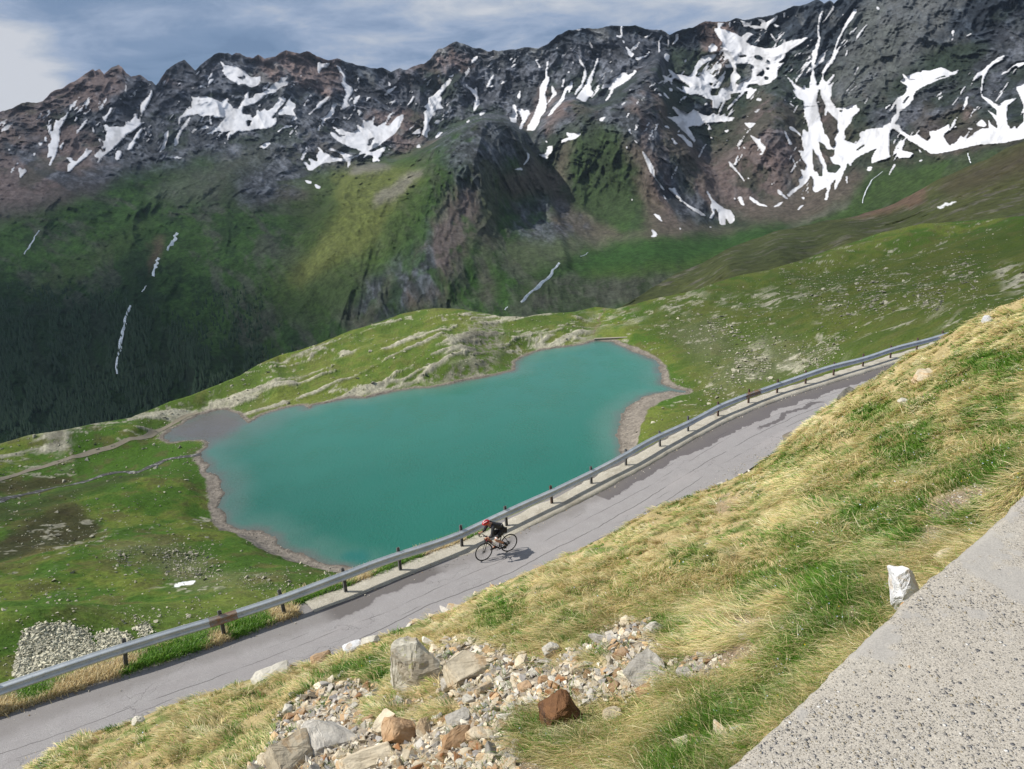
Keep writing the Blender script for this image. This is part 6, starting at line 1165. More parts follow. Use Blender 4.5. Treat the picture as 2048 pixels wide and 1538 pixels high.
# ================================================================ grass
def frame(px, py):
    h_ = .12; zx = (slz(px+h_, py)-slz(px-h_, py))/(2*h_); zy = (slz(px, py+h_)-slz(px, py-h_))/(2*h_)
    zx = np.clip(zx, -1.0, 1.0); zy = np.clip(zy, -1.2, .6)
    nr = np.stack([-zx, -zy, np.ones_like(zx)], -1); return nr/np.linalg.norm(nr, axis=1)[:, None]
def blades(B, N_, lean, L, th0, th1, W, C0, C1, rg):
    n_ = len(B); lean = lean-N_*(lean*N_).sum(1)[:, None]; lean /= np.linalg.norm(lean, axis=1)[:, None]
    side = np.cross(lean, N_)+N_*rg.normal(0, .35, n_)[:, None]; side /= np.linalg.norm(side, axis=1)[:, None]
    P = [B]; cur = B
    for k in range(3):
        th = th0+(th1-th0)*(k+.5)/3; cur = cur+(lean*np.cos(th)[:, None]+N_*np.sin(th)[:, None])*(L/3)[:, None]; P.append(cur)
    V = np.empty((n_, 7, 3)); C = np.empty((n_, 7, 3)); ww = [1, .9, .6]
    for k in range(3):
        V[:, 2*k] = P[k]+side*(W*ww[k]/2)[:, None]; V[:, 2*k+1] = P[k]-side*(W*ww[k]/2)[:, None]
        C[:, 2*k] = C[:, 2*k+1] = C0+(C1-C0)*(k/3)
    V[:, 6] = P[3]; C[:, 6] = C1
    return V, C
def build_blades(name, parts, mat):
    V = np.concatenate([p[0] for p in parts]); C = np.concatenate([p[1] for p in parts]); n_ = len(V)
    off = (np.arange(n_)*7)[:, None]; F = np.concatenate([off+0, off+1, off+3, off+2, off+2, off+3, off+5, off+4, off+4, off+5, off+6], 1)
    return raw_mesh(name, V.reshape(-1, 3), F.ravel(), np.tile([4, 4, 3], n_), mat, {'col': C.reshape(-1, 3)}, smooth=True)
m_gr, n = mat_new('grass blades'); a = n.new('ShaderNodeAttribute', attribute_name='col').outputs['Color']
df = n.new('ShaderNodeBsdfDiffuse', {0: a}); tr = n.new('ShaderNodeBsdfTranslucent', {0: a}); gl = n.new('ShaderNodeBsdfGlossy', {0: (.5, .5, .45), 1: .45})
mx = n.new('ShaderNodeMixShader', {0: .38, 1: df, 2: tr}); mx2 = n.new('ShaderNodeMixShader', {0: .05, 1: mx, 2: gl}); n.l.new(mx2.outputs[0], n.o.inputs[0])
rg = np.random.default_rng(77)
near_poly = RN.fill([BND+[(2400,1900),(-120,1900)]], 0)
def slope_pts(num, dens):
    """points on the slope spread over the part that can be seen, thinner with distance"""
    X_, Y_ = [], []; tot = 0
    while tot < num:
        x = rg.uniform(-110, 2260, num); y = rg.uniform(560, 1680, num)
        k = (RN.at(near_poly, x, y) > .5) & (rg.uniform(0, 1, num) < dens(x, y)); X_.append(x[k]); Y_.append(y[k]); tot += k.sum()
    X_, Y_ = np.concatenate(X_)[:num], np.concatenate(Y_)[:num]; return slhit(X_, Y_), X_, Y_
S1 = np.array([(.86, .70, .38), (.93, .79, .46), (.78, .62, .31), (.90, .74, .41), (.70, .50, .26), (.94, .84, .56)])
S2 = np.array([(.095, .24, .018), (.14, .30, .026), (.07, .19, .014), (.20, .32, .045)])
TD = np.array([-.83, -.55, 0]); DH = np.array([NV[0], NV[1], 0])
def tufts(num, dens, kind, nb, Lr, spread, wmul=1.0):
    P, X_, Y_ = slope_pts(num, dens); d_ = np.linalg.norm(P, axis=1); nr = frame(P[:, 0], P[:, 1])
    nbk = nb; rep = np.repeat(np.arange(num), nbk); n_ = len(rep)
    Lt = rg.uniform(*Lr, num)*np.clip(.75+.6*fbm(P[:, 0], P[:, 1], 1.5, 3, 501), .6, 1.4)
    Lt = np.minimum(Lt, .035+d_*.032)        # next to the parapet the turf is short
    ang = (fbm(P[:, 0], P[:, 1], 2.2, 3, 502)-.5)*3.4+rg.normal(0, .25, num)
    lead = TD*np.cos(ang)[:, None]+DH*(np.sin(ang)+.35)[:, None]
    sp_ = spread; jit = rg.normal(0, 1, (n_, 3))*(Lt[rep]*sp_)[:, None]; jit[:, 2] = 0
    B = P[rep]+jit; B[:, 2] = slz(B[:, 0], B[:, 1])-.01
    L = Lt[rep]*rg.uniform(.55, 1.15, n_); fan = jit/(Lt[rep]*sp_)[:, None]
    ld = lead[rep]+fan*.42+rg.normal(0, .22, (n_, 3))*np.array([1, 1, 0])
    W = np.maximum(.0026, d_[rep]*.00062)*rg.uniform(.7, 1.3, n_)*wmul
    return P, X_, Y_, rep, B, nr[rep], ld, L, W, n_
parts = []
dens_s = lambda x, y: (1-RN.at(m_scree, x+20*(fbm(x, y, 30, 3, 503)-.5), y)*.985)*(1-np.clip(RN.at(m_soil, x, y)*1.3, 0, 1)*.97)*(1-.86*RN.at(m_green, x, y))*(.10+.90*sstep(fbm(x+y*.3, y*1.5, 75, 4, 504, .6), .36, .50))*(.45+.55*sstep(x*.35+1500-y, 300, 900))
dens_g = lambda x, y: (1-RN.at(m_scree, x, y)*.96)*(1-np.clip(RN.at(m_soil, x, y)*1.3, 0, 1)*.93)*(.10+.9*np.clip(RN.at(m_green, x, y)*1.2+sstep(fbm(x, y, 60, 4, 505, .6), .58, .66)*.45, 0, 1))
scree_wide = RN.fill([(P_, 1.) for P_ in SCREE]+[(P_, 0.) for P_ in GI], 22)
_ds, _dg = dens_s, dens_g
dens_s = lambda x, y: _ds(x, y)*(1-sstep(RN.at(scree_wide, x, y-8), .25, .6)*.97)
dens_g = lambda x, y: _dg(x, y)*(1-sstep(RN.at(scree_wide, x, y-8), .3, .65)*.97)
# straw tussocks, combed over by the wind and snow
P, X_, Y_, rep, B, nr, ld, L, W, n_ = tufts(9600, dens_s, 's', 38, (.15, .31), .27)
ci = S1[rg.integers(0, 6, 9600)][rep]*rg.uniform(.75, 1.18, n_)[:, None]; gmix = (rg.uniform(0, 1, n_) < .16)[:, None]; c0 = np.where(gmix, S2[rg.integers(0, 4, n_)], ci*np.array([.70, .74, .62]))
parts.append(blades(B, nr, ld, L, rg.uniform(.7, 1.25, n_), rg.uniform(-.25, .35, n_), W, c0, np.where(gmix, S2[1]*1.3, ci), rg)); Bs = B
# green tufts
P, X_, Y_, rep, B, nr, ld, L, W, n_ = tufts(7000, dens_g, 'g', 30, (.07, .18), .40)
ci = S2[rg.integers(0, 4, 7000)][rep]*rg.uniform(.7, 1.3, n_)[:, None]; st = (rg.uniform(0, 1, n_) < .10)[:, None]; ci = np.where(st, S1[0], ci)
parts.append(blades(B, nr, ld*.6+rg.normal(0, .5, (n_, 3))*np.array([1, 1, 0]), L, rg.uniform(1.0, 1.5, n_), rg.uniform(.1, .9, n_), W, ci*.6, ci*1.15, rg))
# short turf everywhere
P, X_, Y_, rep, B, nr, ld, L, W, n_ = tufts(15000, lambda x, y: (1-RN.at(m_scree, x, y)*.93)*(1-np.clip(RN.at(m_soil, x, y)*1.3, 0, 1)*.95), 't', 7, (.06, .12), .9, 1.15)
gg = np.clip(RN.at(m_green, X_, Y_)*.7+sstep(fbm(X_, Y_, 50, 4, 506), .42, .6)*.75, 0, 1)[rep][:, None]
ci = S1[rg.integers(0, 6, n_)]*(1-gg)*.8+S2[rg.integers(0, 4, n_)]*gg*1.1; 
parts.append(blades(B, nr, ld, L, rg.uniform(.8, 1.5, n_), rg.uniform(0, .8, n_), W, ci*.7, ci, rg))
# loose tufts between the stones
P, X_, Y_, rep, B, nr, ld, L, W, n_ = tufts(260, lambda x, y: RN.at(m_scree, x, y)*.5+.02, 'g', 26, (.08, .17), .45)
ci = np.where(rg.uniform(0, 1, 260)[rep][:, None] < .55, S2[1], S1[1])*rg.uniform(.7, 1.2, n_)[:, None]
parts.append(blades(B, nr, ld+rg.normal(0, .8, (n_, 3))*np.array([1, 1, 0]), L, rg.uniform(.9, 1.5, n_), rg.uniform(.1, .9, n_), W, ci*.65, ci, rg))
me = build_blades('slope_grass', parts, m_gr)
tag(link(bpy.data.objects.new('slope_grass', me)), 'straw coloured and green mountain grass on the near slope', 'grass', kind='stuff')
# verge grass beyond the rail
nv = 4200; k_ = np.where(RLs < _uu(1010, 1065))[0]; kk = rg.choice(k_, nv); offv = np.where(RLs[kk] < u0, -np.abs(rg.normal(0, .45, nv))+.22, -np.abs(rg.normal(0, .5, nv))-.37)
PV = RLf[kk]-NI[kk]*(-offv)[:, None]; PV[:, 2] += np.where(offv < -.9, -.3, -.1); rep = np.repeat(np.arange(nv), 18); n_ = len(rep)
B = PV[rep]+rg.normal(0, .09, (n_, 3))*np.array([1, 1, 0]); az_b = np.arctan2(B[:, 0], B[:, 1]); B[:, 2] = np.interp(az_b, raz, rz_)-.02-.11*(np.hypot(B[:, 0], B[:, 1]) > np.interp(az_b, raz, rrg))-np.clip(np.hypot(B[:, 0], B[:, 1])-np.interp(az_b, raz, rrg)-.35, 0, 1.1)*.35-np.maximum(np.hypot(B[:, 0], B[:, 1])-np.interp(az_b, raz, rrg)-1.3, 0)*.9
L = rg.uniform(.10, .26, n_); nr = np.tile([0, 0, 1.], (n_, 1)); gsel = (fbm(PV[:, 0], PV[:, 1], 1.4, 3, 507) > .47)[rep][:, None]
ci = np.where(gsel, S2[rg.integers(0, 4, n_)]*1.1, S1[rg.integers(0, 6, n_)]*.85)*rg.uniform(.8, 1.2, n_)[:, None]
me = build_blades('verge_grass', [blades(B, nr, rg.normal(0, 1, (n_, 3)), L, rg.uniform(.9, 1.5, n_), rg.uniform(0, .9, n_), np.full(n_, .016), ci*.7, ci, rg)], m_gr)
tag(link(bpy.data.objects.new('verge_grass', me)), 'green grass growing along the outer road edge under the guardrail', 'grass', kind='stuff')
# tiny flowers
FL, X_, Y_ = slope_pts(420, lambda x, y: dens_g(x, y)*(fbm(x, y, 40, 3, 508) > .5)); FL[:, 2] += .07
fc = np.where(rg.uniform(0, 1, 420)[:, None] < .12, np.array([.8, .55, .02]), np.array([.62, .68, .85]))
me = scatter_mesh('petals', FL, np.clip(np.linalg.norm(FL, axis=1)*.0026, .008, .03), MAT_BITS, rg, fc)
tag(link(bpy.data.objects.new('flowers', me)), 'tiny pale blue and yellow flowers in the green turf', 'flowers', kind='stuff')
# ================================================================ water running down, tracks, dam, wood
m_fall, n = mat_new('white water'); t = n.new('ShaderNodeTexCoord').outputs['Object']
n.put(n.b.inputs['Base Color'], n.mix(n.smooth(n.noise(t, .12, 4, .7).outputs[0], .38, .6), (.55, .60, .62), (.85, .87, .88))); n.b.inputs['Roughness'].default_value = .5
m_brook, n = mat_new('brook water'); t = n.new('ShaderNodeTexCoord').outputs['Object']
n.put(n.b.inputs['Base Color'], n.mix(n.smooth(n.noise(t, .5, 5, .7).outputs[0], .52, .62), (.045, .042, .035), (.26, .26, .25))); n.b.inputs['Roughness'].default_value = .6
def ribbon(name, pts3, widths, mat, lift=.2):
    P, s_ = resample(np.array(pts3), max(.8, np.linalg.norm(np.diff(np.array(pts3), axis=0), axis=1).sum()/120)); wd = np.interp(s_, np.linspace(0, s_[-1], len(widths)), widths)
    view = P/np.linalg.norm(P, axis=1)[:, None]; tn = np.gradient(P, axis=0); sd_ = np.cross(tn, view); sd_ /= np.linalg.norm(sd_, axis=1)[:, None]+1e-9
    wd = wd*(.35+1.1*fbm(s_, s_*0, s_[-1]/14, 3, 601, .6)); jt = (fbm(s_, s_*0+5, s_[-1]/5, 2, 602)-.5)[:, None]*1.6*np.mean(widths)
    P = P+sd_*jt; Gq = np.stack([P-sd_*wd[:, None]/2, P+view*(-lift), P+sd_*wd[:, None]/2]); return grid_mesh(name, Gq, mat)
def mtn_line(pts, lift):
    p = np.array(pts, float); q, _ = resample(np.column_stack([p, p[:, 0]*0]), 3.0); r_ = on_mtn(q[:, 0], q[:, 1]); r_ = np.minimum(r_, np.convolve(np.pad(r_, 1, 'edge'), [1/3]*3, 'valid'))
    return unr(q[:, 0], q[:, 1], r_*(1-lift/2000))
for nm, pts, w_ in [('waterfall', [(356,466),(348,482),(340,492),(331,503)], [4, 6, 5, 3]), ('waterfall', [(319,516),(312,530),(308,545),(304,554)], [4, 5, 4]), ('waterfall', [(292,571),(288,577),(284,584)], [1.5, 2]),
   ('waterfall', [(263,611),(256,627),(252,645),(245,661),(243,680),(238,706),(233,735),(232,748)], [3, 5, 4, 6, 4, 4, 2]), ('waterfall', [(79,461),(68,478),(58,495),(47,509)], [1.5, 2.2, 1.5]),
   ('waterfall', [(1120,526),(1110,540),(1096,556),(1080,570),(1060,588),(1040,605)], [3.5, 5.5, 5.5, 4.5]), ('waterfall', [(1010,620),(1016,612)], [2.5, 2]), ('waterfall', [(1176,505),(1170,510),(1160,513)], [1.6, 1.6]),
   ('waterfall', [(1766,343),(1745,360),(1735,375),(1728,392),(1724,408)], [1, 2, 1.6, 1]), ('waterfall', [(1936,306),(1938,316),(1942,328)], [1.2, 1.6, 1.0])]:
    L3 = mtn_line(pts, 22.0); rr_ = np.linalg.norm(L3[0]); me = ribbon(nm, L3, [v*rr_/1450*1.0 for v in w_], m_fall, 1.0)
    tag(link(bpy.data.objects.new(nm, me)), kind='structure')
def ground_ribbon(name, pts, wd, mat, lift=.12, cols=5):
    Q = np.array([hit(x, y) for x, y in pts]); P, s_ = resample(Q, 1.2)
    for _ in range(3): P[1:-1] = .25*P[:-2]+.5*P[1:-1]+.25*P[2:]
    tn = np.gradient(P, axis=0); nn = np.stack([-tn[:, 1], tn[:, 0]], 1); nn /= np.linalg.norm(nn, axis=1)[:, None]+1e-9
    wv = wd*(.7+.6*fbm(s_, s_*0, 9, 3, 603)); Gq = []
    for c_ in np.linspace(-.5, .5, cols): xy = P[:, :2]+nn*(wv*c_)[:, None]; Gq.append(np.column_stack([xy, zb(xy[:, 0], xy[:, 1])+lift]))
    return grid_mesh(name, np.stack(Gq), mat)
m_trk = plain('trodden gravel track', (.20, .175, .125), .95, noise=.3, nscale=.7)
tag(link(bpy.data.objects.new('path', ground_ribbon('path', [(-40,972),(0,958),(60,940),(130,920),(180,905),(230,893),(280,878),(315,862),(345,848),(370,833),(400,824)], 2.3, m_trk))), kind='structure')
tag(link(bpy.data.objects.new('stream', ground_ribbon('stream', [(-40,1010),(0,1003),(40,990),(90,980),(150,968),(200,952),(250,943),(280,945),(310,930),(330,920),(360,915),(392,911),(405,908)], 2.6, m_brook, .10))), kind='structure')
# the low dam at the far end of the lake
da, db2 = unz(1189, 681, LZ), unz(1284, 677, LZ); dv = db2-da; Ld = np.linalg.norm(dv[:2]); bmq = bmesh.new()
for (l, w_, h0_, h1_) in [(Ld, 1.1, -2.0, .95), (Ld+.4, 1.5, .95, 1.2)]:
    bmesh.ops.create_cube(bmq, size=1, matrix=Matrix.Translation((0, 0, (h0_+h1_)/2)) @ Matrix.Diagonal((l, w_, h1_-h0_, 1)))
me = bpy.data.meshes.new('dam_wall'); bmq.to_mesh(me); bmq.free(); me.materials.append(plain('old dam masonry', (.30, .27, .21), .95, noise=.3, nscale=1.5))
o = link(bpy.data.objects.new('dam_wall', me)); o.location = ((da+db2)/2); o.rotation_euler = (0, 0, math.atan2(dv[1], dv[0])); tag(o, 'low pale stone dam closing the far end of the lake', 'dam')
# dark conifers on the shaded valley side
cx, cy2 = pick(6000, -40, 640, 560, 900, lambda x, y: RF.at(WOOD, x, y)) if False else (None, None)
WOODP = RF.fill([[(-60,620),(60,600),(200,600),(300,640),(420,690),(560,700),(540,740),(260,870),(-60,900)]], 30); W2 = RF.fill([[(380,600),(520,580),(560,660),(420,700)]], 20)
cx, cy2 = pick(6500, -40, 660, 560, 900, lambda x, y: RF.at(WOODP, x, y)*(fbm(x, y, 40, 3, 604) > .42)*.9+RF.at(W2, x, y)*.12)
rc_ = on_mtn(cx, cy2); Pc = unr(cx, cy2, rc_*.9985); hc_ = rng.uniform(6, 13, len(Pc)); ka = np.arange(6)/6*2*math.pi
ring = np.stack([np.cos(ka), np.sin(ka), ka*0], 1); Vt = np.concatenate([Pc[:, None]+ring[None]*(hc_*.21)[:, None, None]*rng.uniform(.7, 1.3, (len(Pc), 6, 1))+np.array([0, 0, -.5]), (Pc+np.stack([hc_*0, hc_*0, hc_], 1))[:, None]], 1)
tri = np.array([[k, (k+1) % 6, 6] for k in range(6)]); Ft = (tri[None]+(np.arange(len(Pc))*7)[:, None, None]).reshape(-1, 3)
m_con = plain('conifer foliage', (.018, .046, .016), .9, noise=.4, nscale=.02)
tag(link(bpy.data.objects.new('conifer_wood', raw_mesh('wood', Vt.reshape(-1, 3), Ft, np.full(len(Ft), 3), m_con))), 'dark conifer wood on the shaded slope across the valley', 'wood', kind='stuff')
# ================================================================ high clouds that shade the range and the valley
HC = 2600.0
SHD = [([[(-400,-200),(2500,-200),(2500,500),(1300,700),(0,900),(-400,960)]], .26), ([[(-400,300),(0,260),(300,250),(620,400),(700,560),(860,640),(400,860),(-400,980)]], .60),
 ([[(-400,600),(0,560),(300,560),(560,640),(500,760),(250,870),(-400,980)]], .80), ([[(-400,200),(0,150),(420,80),(430,200),(330,330),(-400,420)]], .42),
 ([[(1000,520),(1500,520),(1700,420),(2400,250),(2400,480),(1300,640),(1000,640)]], .45), ([[(650,345),(700,326),(770,326),(850,330),(862,352),(810,402),(772,458),(740,510),(695,528),(640,552),(600,585),(562,565),(602,512),(648,452),(664,400),(662,370)]], 0.0),
 ([[(880,60),(1300,40),(1330,100),(1250,180),(1100,260),(900,260),(820,200)]], .15), ([[(860,380),(1000,250),(1060,300),(1060,560),(860,640),(760,560)]], .5)]
SHB = [([[(-400,900),(0,880),(280,835),(330,850),(260,900),(150,930),(0,960),(-400,1000)]], .35), ([[(-400,960),(0,960),(260,900),(400,930),(430,1060),(300,1120),(0,1200),(-400,1250)]], .35), ([[(1560,520),(2400,380),(2400,640),(1900,640),(1700,600),(1600,620)]], .55), ([[(1280,600),(1600,520),(1700,600),(1500,700),(1330,680)]], .32)]
ms_ = np.zeros((RF.h, RF.w), np.float32)
for P_, v_ in SHD: ms_ = RF.fill([(p, v_) for p in P_], 0, ms_*1.0)
ms_ = blur(ms_, 5); mb_ = np.zeros((RB.h, RB.w), np.float32)
for P_, v_ in SHB: mb_ = RB.fill([(p, v_) for p in P_], 0, mb_)
mb_ = blur(mb_, 6)
def cloudpos(P): return P+SUNV*((HC-P[..., 2])/SUNV[2])[..., None]
cell = 30.0; gx0, gy0, gx1, gy1 = -6500, -1400, 2600, 6200; ncx, ncy = int((gx1-gx0)/cell), int((gy1-gy0)/cell)
acc = np.zeros((ncy, ncx)); wt_ = np.zeros((ncy, ncx))
for Pk, vk, wk in [(G[::3, ::3], RF.at(ms_, PX[::3, ::3], PY[::3, ::3]), 1.0), (BG[:NB+NM:4, ::4], RB.at(mb_, bqx[:NB+NM:4, ::4], bqy[:NB+NM:4, ::4]), 1.0), (HG[::3, ::3], HG[::3, ::3, 0]*0+.42, 1.0), (NG[::8, ::8], NG[::8, ::8, 0]*0, 1.0)]:
    q = cloudpos(Pk); i = ((q[..., 0]-gx0)/cell).astype(int).ravel(); j = ((q[..., 1]-gy0)/cell).astype(int).ravel(); k = (i >= 0) & (i < ncx) & (j >= 0) & (j < ncy)
    np.add.at(acc, (j[k], i[k]), vk.ravel()[k]); np.add.at(wt_, (j[k], i[k]), 1.0)
a1, w1 = acc.astype(np.float32), wt_.astype(np.float32); dens_c = np.where(w1 > 0, a1/np.maximum(w1, 1e-6), 0)
for r_ in (2, 5, 12, 30):
    ab, wb = blur(np.minimum(w1, 1)*dens_c, r_), blur(np.minimum(w1, 1), r_); fill_ = (w1 == 0) & (wb > .02); dens_c = np.where(fill_, ab/np.maximum(wb, 1e-6), dens_c); w1 = np.where(fill_, 1.0, w1).astype(np.float32)
dens_c = blur(dens_c.astype(np.float32), 1)
gxx, gyy = np.meshgrid(gx0+(np.arange(ncx)+.5)*cell, gy0+(np.arange(ncy)+.5)*cell)
dens_c = np.clip(dens_c*(1+(fbm(gxx, gyy, 500, 5, 701, .6)-.5)*1.1), 0, .95)
lift = dens_c*(60+240*fbm(gxx, gyy, 350, 5, 702, .6))
top_ = np.stack([gxx, gyy, HC+lift+4], -1); bot_ = np.stack([gxx, gyy, HC-lift*.35], -1)
m_cl, n = mat_new('cloud'); dn_ = n.new('ShaderNodeAttribute', attribute_name='dens').outputs['Fac']
aph = n.math('SUBTRACT', 1.0, n.math('SQRT', n.math('SUBTRACT', 1.0, dn_)))
mm = n.new('ShaderNodeMixShader', {0: .5, 1: n.new('ShaderNodeBsdfDiffuse', {0: (.9, .9, .9)}), 2: n.new('ShaderNodeBsdfTranslucent', {0: (.9, .9, .92)})})
n.l.new(n.new('ShaderNodeMixShader', {0: aph, 1: n.new('ShaderNodeBsdfTransparent'), 2: mm}).outputs[0], n.o.inputs[0])
kc = dens_c > .03; me1 = grid_mesh('cloud_bank', np.concatenate([top_, bot_[::-1]]), m_cl, {'dens': np.concatenate([dens_c, dens_c[::-1]])}, keep=np.concatenate([kc, kc[::-1]]))
tag(link(bpy.data.objects.new('clouds', me1)), 'broken bank of cloud high over the mountain range', 'cloud', kind='stuff')

# ================================================================ the rider and the bicycle
RW_, FW_ = unz(1018.8, 1102.3, -13.2), unz(968.5, 1121, -13.2)
fw = FW_-RW_; LSC = np.linalg.norm(fw[:2])/.985; yaw = math.atan2(fw[1], fw[0])
_j = int(np.argmin(np.linalg.norm(RLf[:, :2]-RW_[:2], axis=1)))
m_blk = plain('black carbon and rubber', (.012, .012, .013), .45); m_tyr = plain('tyre rubber', (.018, .018, .019), .8); m_alu = plain('dark alloy', (.10, .10, .105), .35, .7); m_stl = plain('spoke steel', (.30, .30, .31), .35, .8)
m_redp = plain('red paint', (.55, .012, .02), .3); m_whp = plain('white trim', (.75, .75, .76), .4)
m_skin = plain('skin', (.40, .20, .125), .6); m_jkt = plain('charcoal jacket cloth', (.017, .017, .022), .75, noise=.35, nscale=9, bump=.3); m_shr = plain('black shorts', (.008, .008, .010), .7); m_sock = plain('red sock', (.42, .03, .03), .8); m_gls = plain('dark glass', (.01, .01, .012), .15)
def emp(name, loc, rz): o = link(bpy.data.objects.new(name, None)); o.location = Vector(loc); o.rotation_euler = (0, 0, rz); o.empty_display_size = .2; return o
def bm_obj(name, bmq, mats, par, smooth=True):
    bmesh.ops.recalc_face_normals(bmq, faces=bmq.faces[:])
    me = bpy.data.meshes.new(name); bmq.to_mesh(me); bmq.free()
    for q in (mats if isinstance(mats, list) else [mats]): me.materials.append(q)
    if smooth: me.polygons.foreach_set('use_smooth', np.ones(len(me.polygons), bool))
    return link(bpy.data.objects.new(name, me), par)
def tube(bmq, a, b, r1, r2=None, n_=10, mi=0, flat=1.0):
    a, b = Vector(a), Vector(b); r2 = r1 if r2 is None else r2; d = b-a; q = d.to_track_quat('Z', 'Y').to_matrix()
    rings = []
    for p, r in ((a, r1), (b, r2)): rings.append([bmq.verts.new(p+q @ Vector((math.cos(t)*r, math.sin(t)*r*flat, 0))) for t in (2*math.pi*k/n_ for k in range(n_))])
    fs = [bmq.faces.new((rings[0][k], rings[0][(k+1) % n_], rings[1][(k+1) % n_], rings[1][k])) for k in range(n_)]; fs += [bmq.faces.new(rings[0][::-1]), bmq.faces.new(rings[1])]
    for f in fs: f.material_index = mi
def pipe(bmq, pts, r, n_=8):
    """one continuous tube through the points"""
    pts = [Vector(p) for p in pts]; rings = []
    for i, p in enumerate(pts):
        d = (pts[min(i+1, len(pts)-1)]-pts[max(i-1, 0)]).normalized(); q = d.to_track_quat('Z', 'Y').to_matrix(); rr_ = r[i] if hasattr(r, '__len__') else r
        rings.append([bmq.verts.new(p+q @ Vector((math.cos(t)*rr_, math.sin(t)*rr_, 0))) for t in (2*math.pi*k/n_ for k in range(n_))])
    for A_1, B_1 in zip(rings[:-1], rings[1:]):
        # match the ring starts
        k0 = min(range(n_), key=lambda k: (B_1[k].co-A_1[0].co).length)
        for k in range(n_): bmq.faces.new((A_1[k], A_1[(k+1) % n_], B_1[(k+1+k0) % n_], B_1[(k+k0) % n_]))
    bmq.faces.new(rings[0][::-1]); bmq.faces.new(rings[-1])
def torus(bmq, c, R, r, n1=48, n2=8, sq=1.0):
    v = [[bmq.verts.new((c[0]+(R+r*math.cos(b))*math.cos(a), c[1]+r*sq*math.sin(b), c[2]+(R+r*math.cos(b))*math.sin(a))) for b in (2*math.pi*j/n2 for j in range(n2))] for a in (2*math.pi*i/n1 for i in range(n1))]
    for i in range(n1):
        for j in range(n2): bmq.faces.new((v[i][j], v[i][(j+1) % n2], v[(i+1) % n1][(j+1) % n2], v[(i+1) % n1][j]))
LEAN = R_(3.0)
bike = emp('bicycle', RW_, yaw); bike.rotation_euler = (-LEAN*0-.035, 0, yaw); tag(bike, 'black road racing bicycle with red head tube ridden downhill beside the guardrail', 'bicycle')
AX, FX, WR = 0.0, .985, .335
def wheel(x):
    bmq = bmesh.new(); torus(bmq, (0, 0, 0), .322, .0135); tyre_bm = bmq
    w_ = None; bmr = bmesh.new(); torus(bmr, (0, 0, 0), .302, .012, 48, 6, .8)
    wo = bm_obj('wheel', bmr, m_blk, bike); wo.location = (x, 0, WR)
    bm_obj('tyre', tyre_bm, m_tyr, wo)
    bms = bmesh.new(); tube(bms, (0, -.006, 0), (0, .006, 0), .018, n_=20, mi=0); bms.faces.ensure_lookup_table()
    sidef = [f for f in bms.faces if len(f.verts) == 4]
    for k, f in enumerate(sidef):
        c = f.calc_center_median(); u = Vector((c.x, 0, c.z)).normalized(); r = bmesh.ops.extrude_discrete_faces(bms, faces=[f]); nf = r['faces'][0]
        tgt = u*.298; sd_ = (.018 if k % 2 else -.018)
        for v in nf.verts:
            d_ = v.co-c; v.co = tgt+Vector((d_.x, d_.y*.03, d_.z))*.45
    bm_obj('spokes', bms, m_stl, wo); bmh = bmesh.new(); tube(bmh, (0, -.045, 0), (0, .045, 0), .014, n_=12); bm_obj('hub', bmh, m_blk, wo); return wo
wheel(0.0); wheel(FX)
BB = Vector((.405, 0, .268)); ST = Vector((.255, 0, .80)); HT = Vector((.835, 0, .855)); HB = Vector((.872, 0, .72)); RA = Vector((0, 0, WR)); FA = Vector((FX, 0, WR))
bmq = bmesh.new()
pipe(bmq, [ST+Vector((-.012, 0, .07)), ST, BB], [.014, .017, .019])
pipe(bmq, [HT-Vector((0, 0, .02)), ST], .016); pipe(bmq, [HB+Vector((-.01, 0, .02)), BB], [.024, .022])
for s in (-1, 1):
    pipe(bmq, [BB+Vector((0, s*.03, 0)), RA+Vector((0, s*.06, 0))], [.012, .008]); pipe(bmq, [ST+Vector((0, s*.012, -.03)), RA+Vector((0, s*.06, 0))], [.008, .007])
bm_obj('frame', bmq, m_blk, bike)
bmq = bmesh.new(); pipe(bmq, [HT+Vector((-.01, 0, .02)), HB], [.023, .026]); bm_obj('head_tube', bmq, m_redp, bike)
for s in (-1, 1):
    bmq = bmesh.new(); pipe(bmq, [HB+Vector((0, s*.035, .0)), HB+Vector((.02, s*.052, -.08)), FA+Vector((0, s*.052, 0))], [.018, .014, .008]); bm_obj('fork_blade', bmq, m_blk, bike)
# handlebar: tops, drops, hoods
bmq = bmesh.new(); bar = []
HBZ = .925
half = [(.90, 0, HBZ), (.905, .12, HBZ), (.925, .19, HBZ), (.985, .205, HBZ-.01), (1.01, .208, HBZ-.06), (.985, .212, HBZ-.115), (.93, .215, HBZ-.13), (.90, .215, HBZ-.13)]
full = [Vector((x, -y, z)) for x, y, z in half[::-1]]+[Vector(p) for p in half[1:]]
pipe(bmq, full, .014); hbar = bm_obj('handlebar', bmq, m_blk, bike)
bmq = bmesh.new(); pipe(bmq, [HT+Vector((-.02, 0, .03)), (.90, 0, HBZ)], [.018, .016]); bm_obj('stem', bmq, m_blk, hbar)
for s in (-1, 1):
    bmq = bmesh.new(); pipe(bmq, [(.975, s*.205, HBZ), (1.02, s*.205, HBZ+.012), (1.045, s*.205, HBZ+.055)], [.017, .018, .012]); pipe(bmq, [(1.035, s*.205, HBZ+.02), (1.045, s*.207, HBZ-.07)], [.008, .006]); bm_obj('brake_lever', bmq, m_blk, hbar)
bmq = bmesh.new(); pipe(bmq, [(.93, .03, HBZ+.03), (.97, .03, HBZ+.035)], .028); bm_obj('bike_computer', bmq, m_blk, hbar)
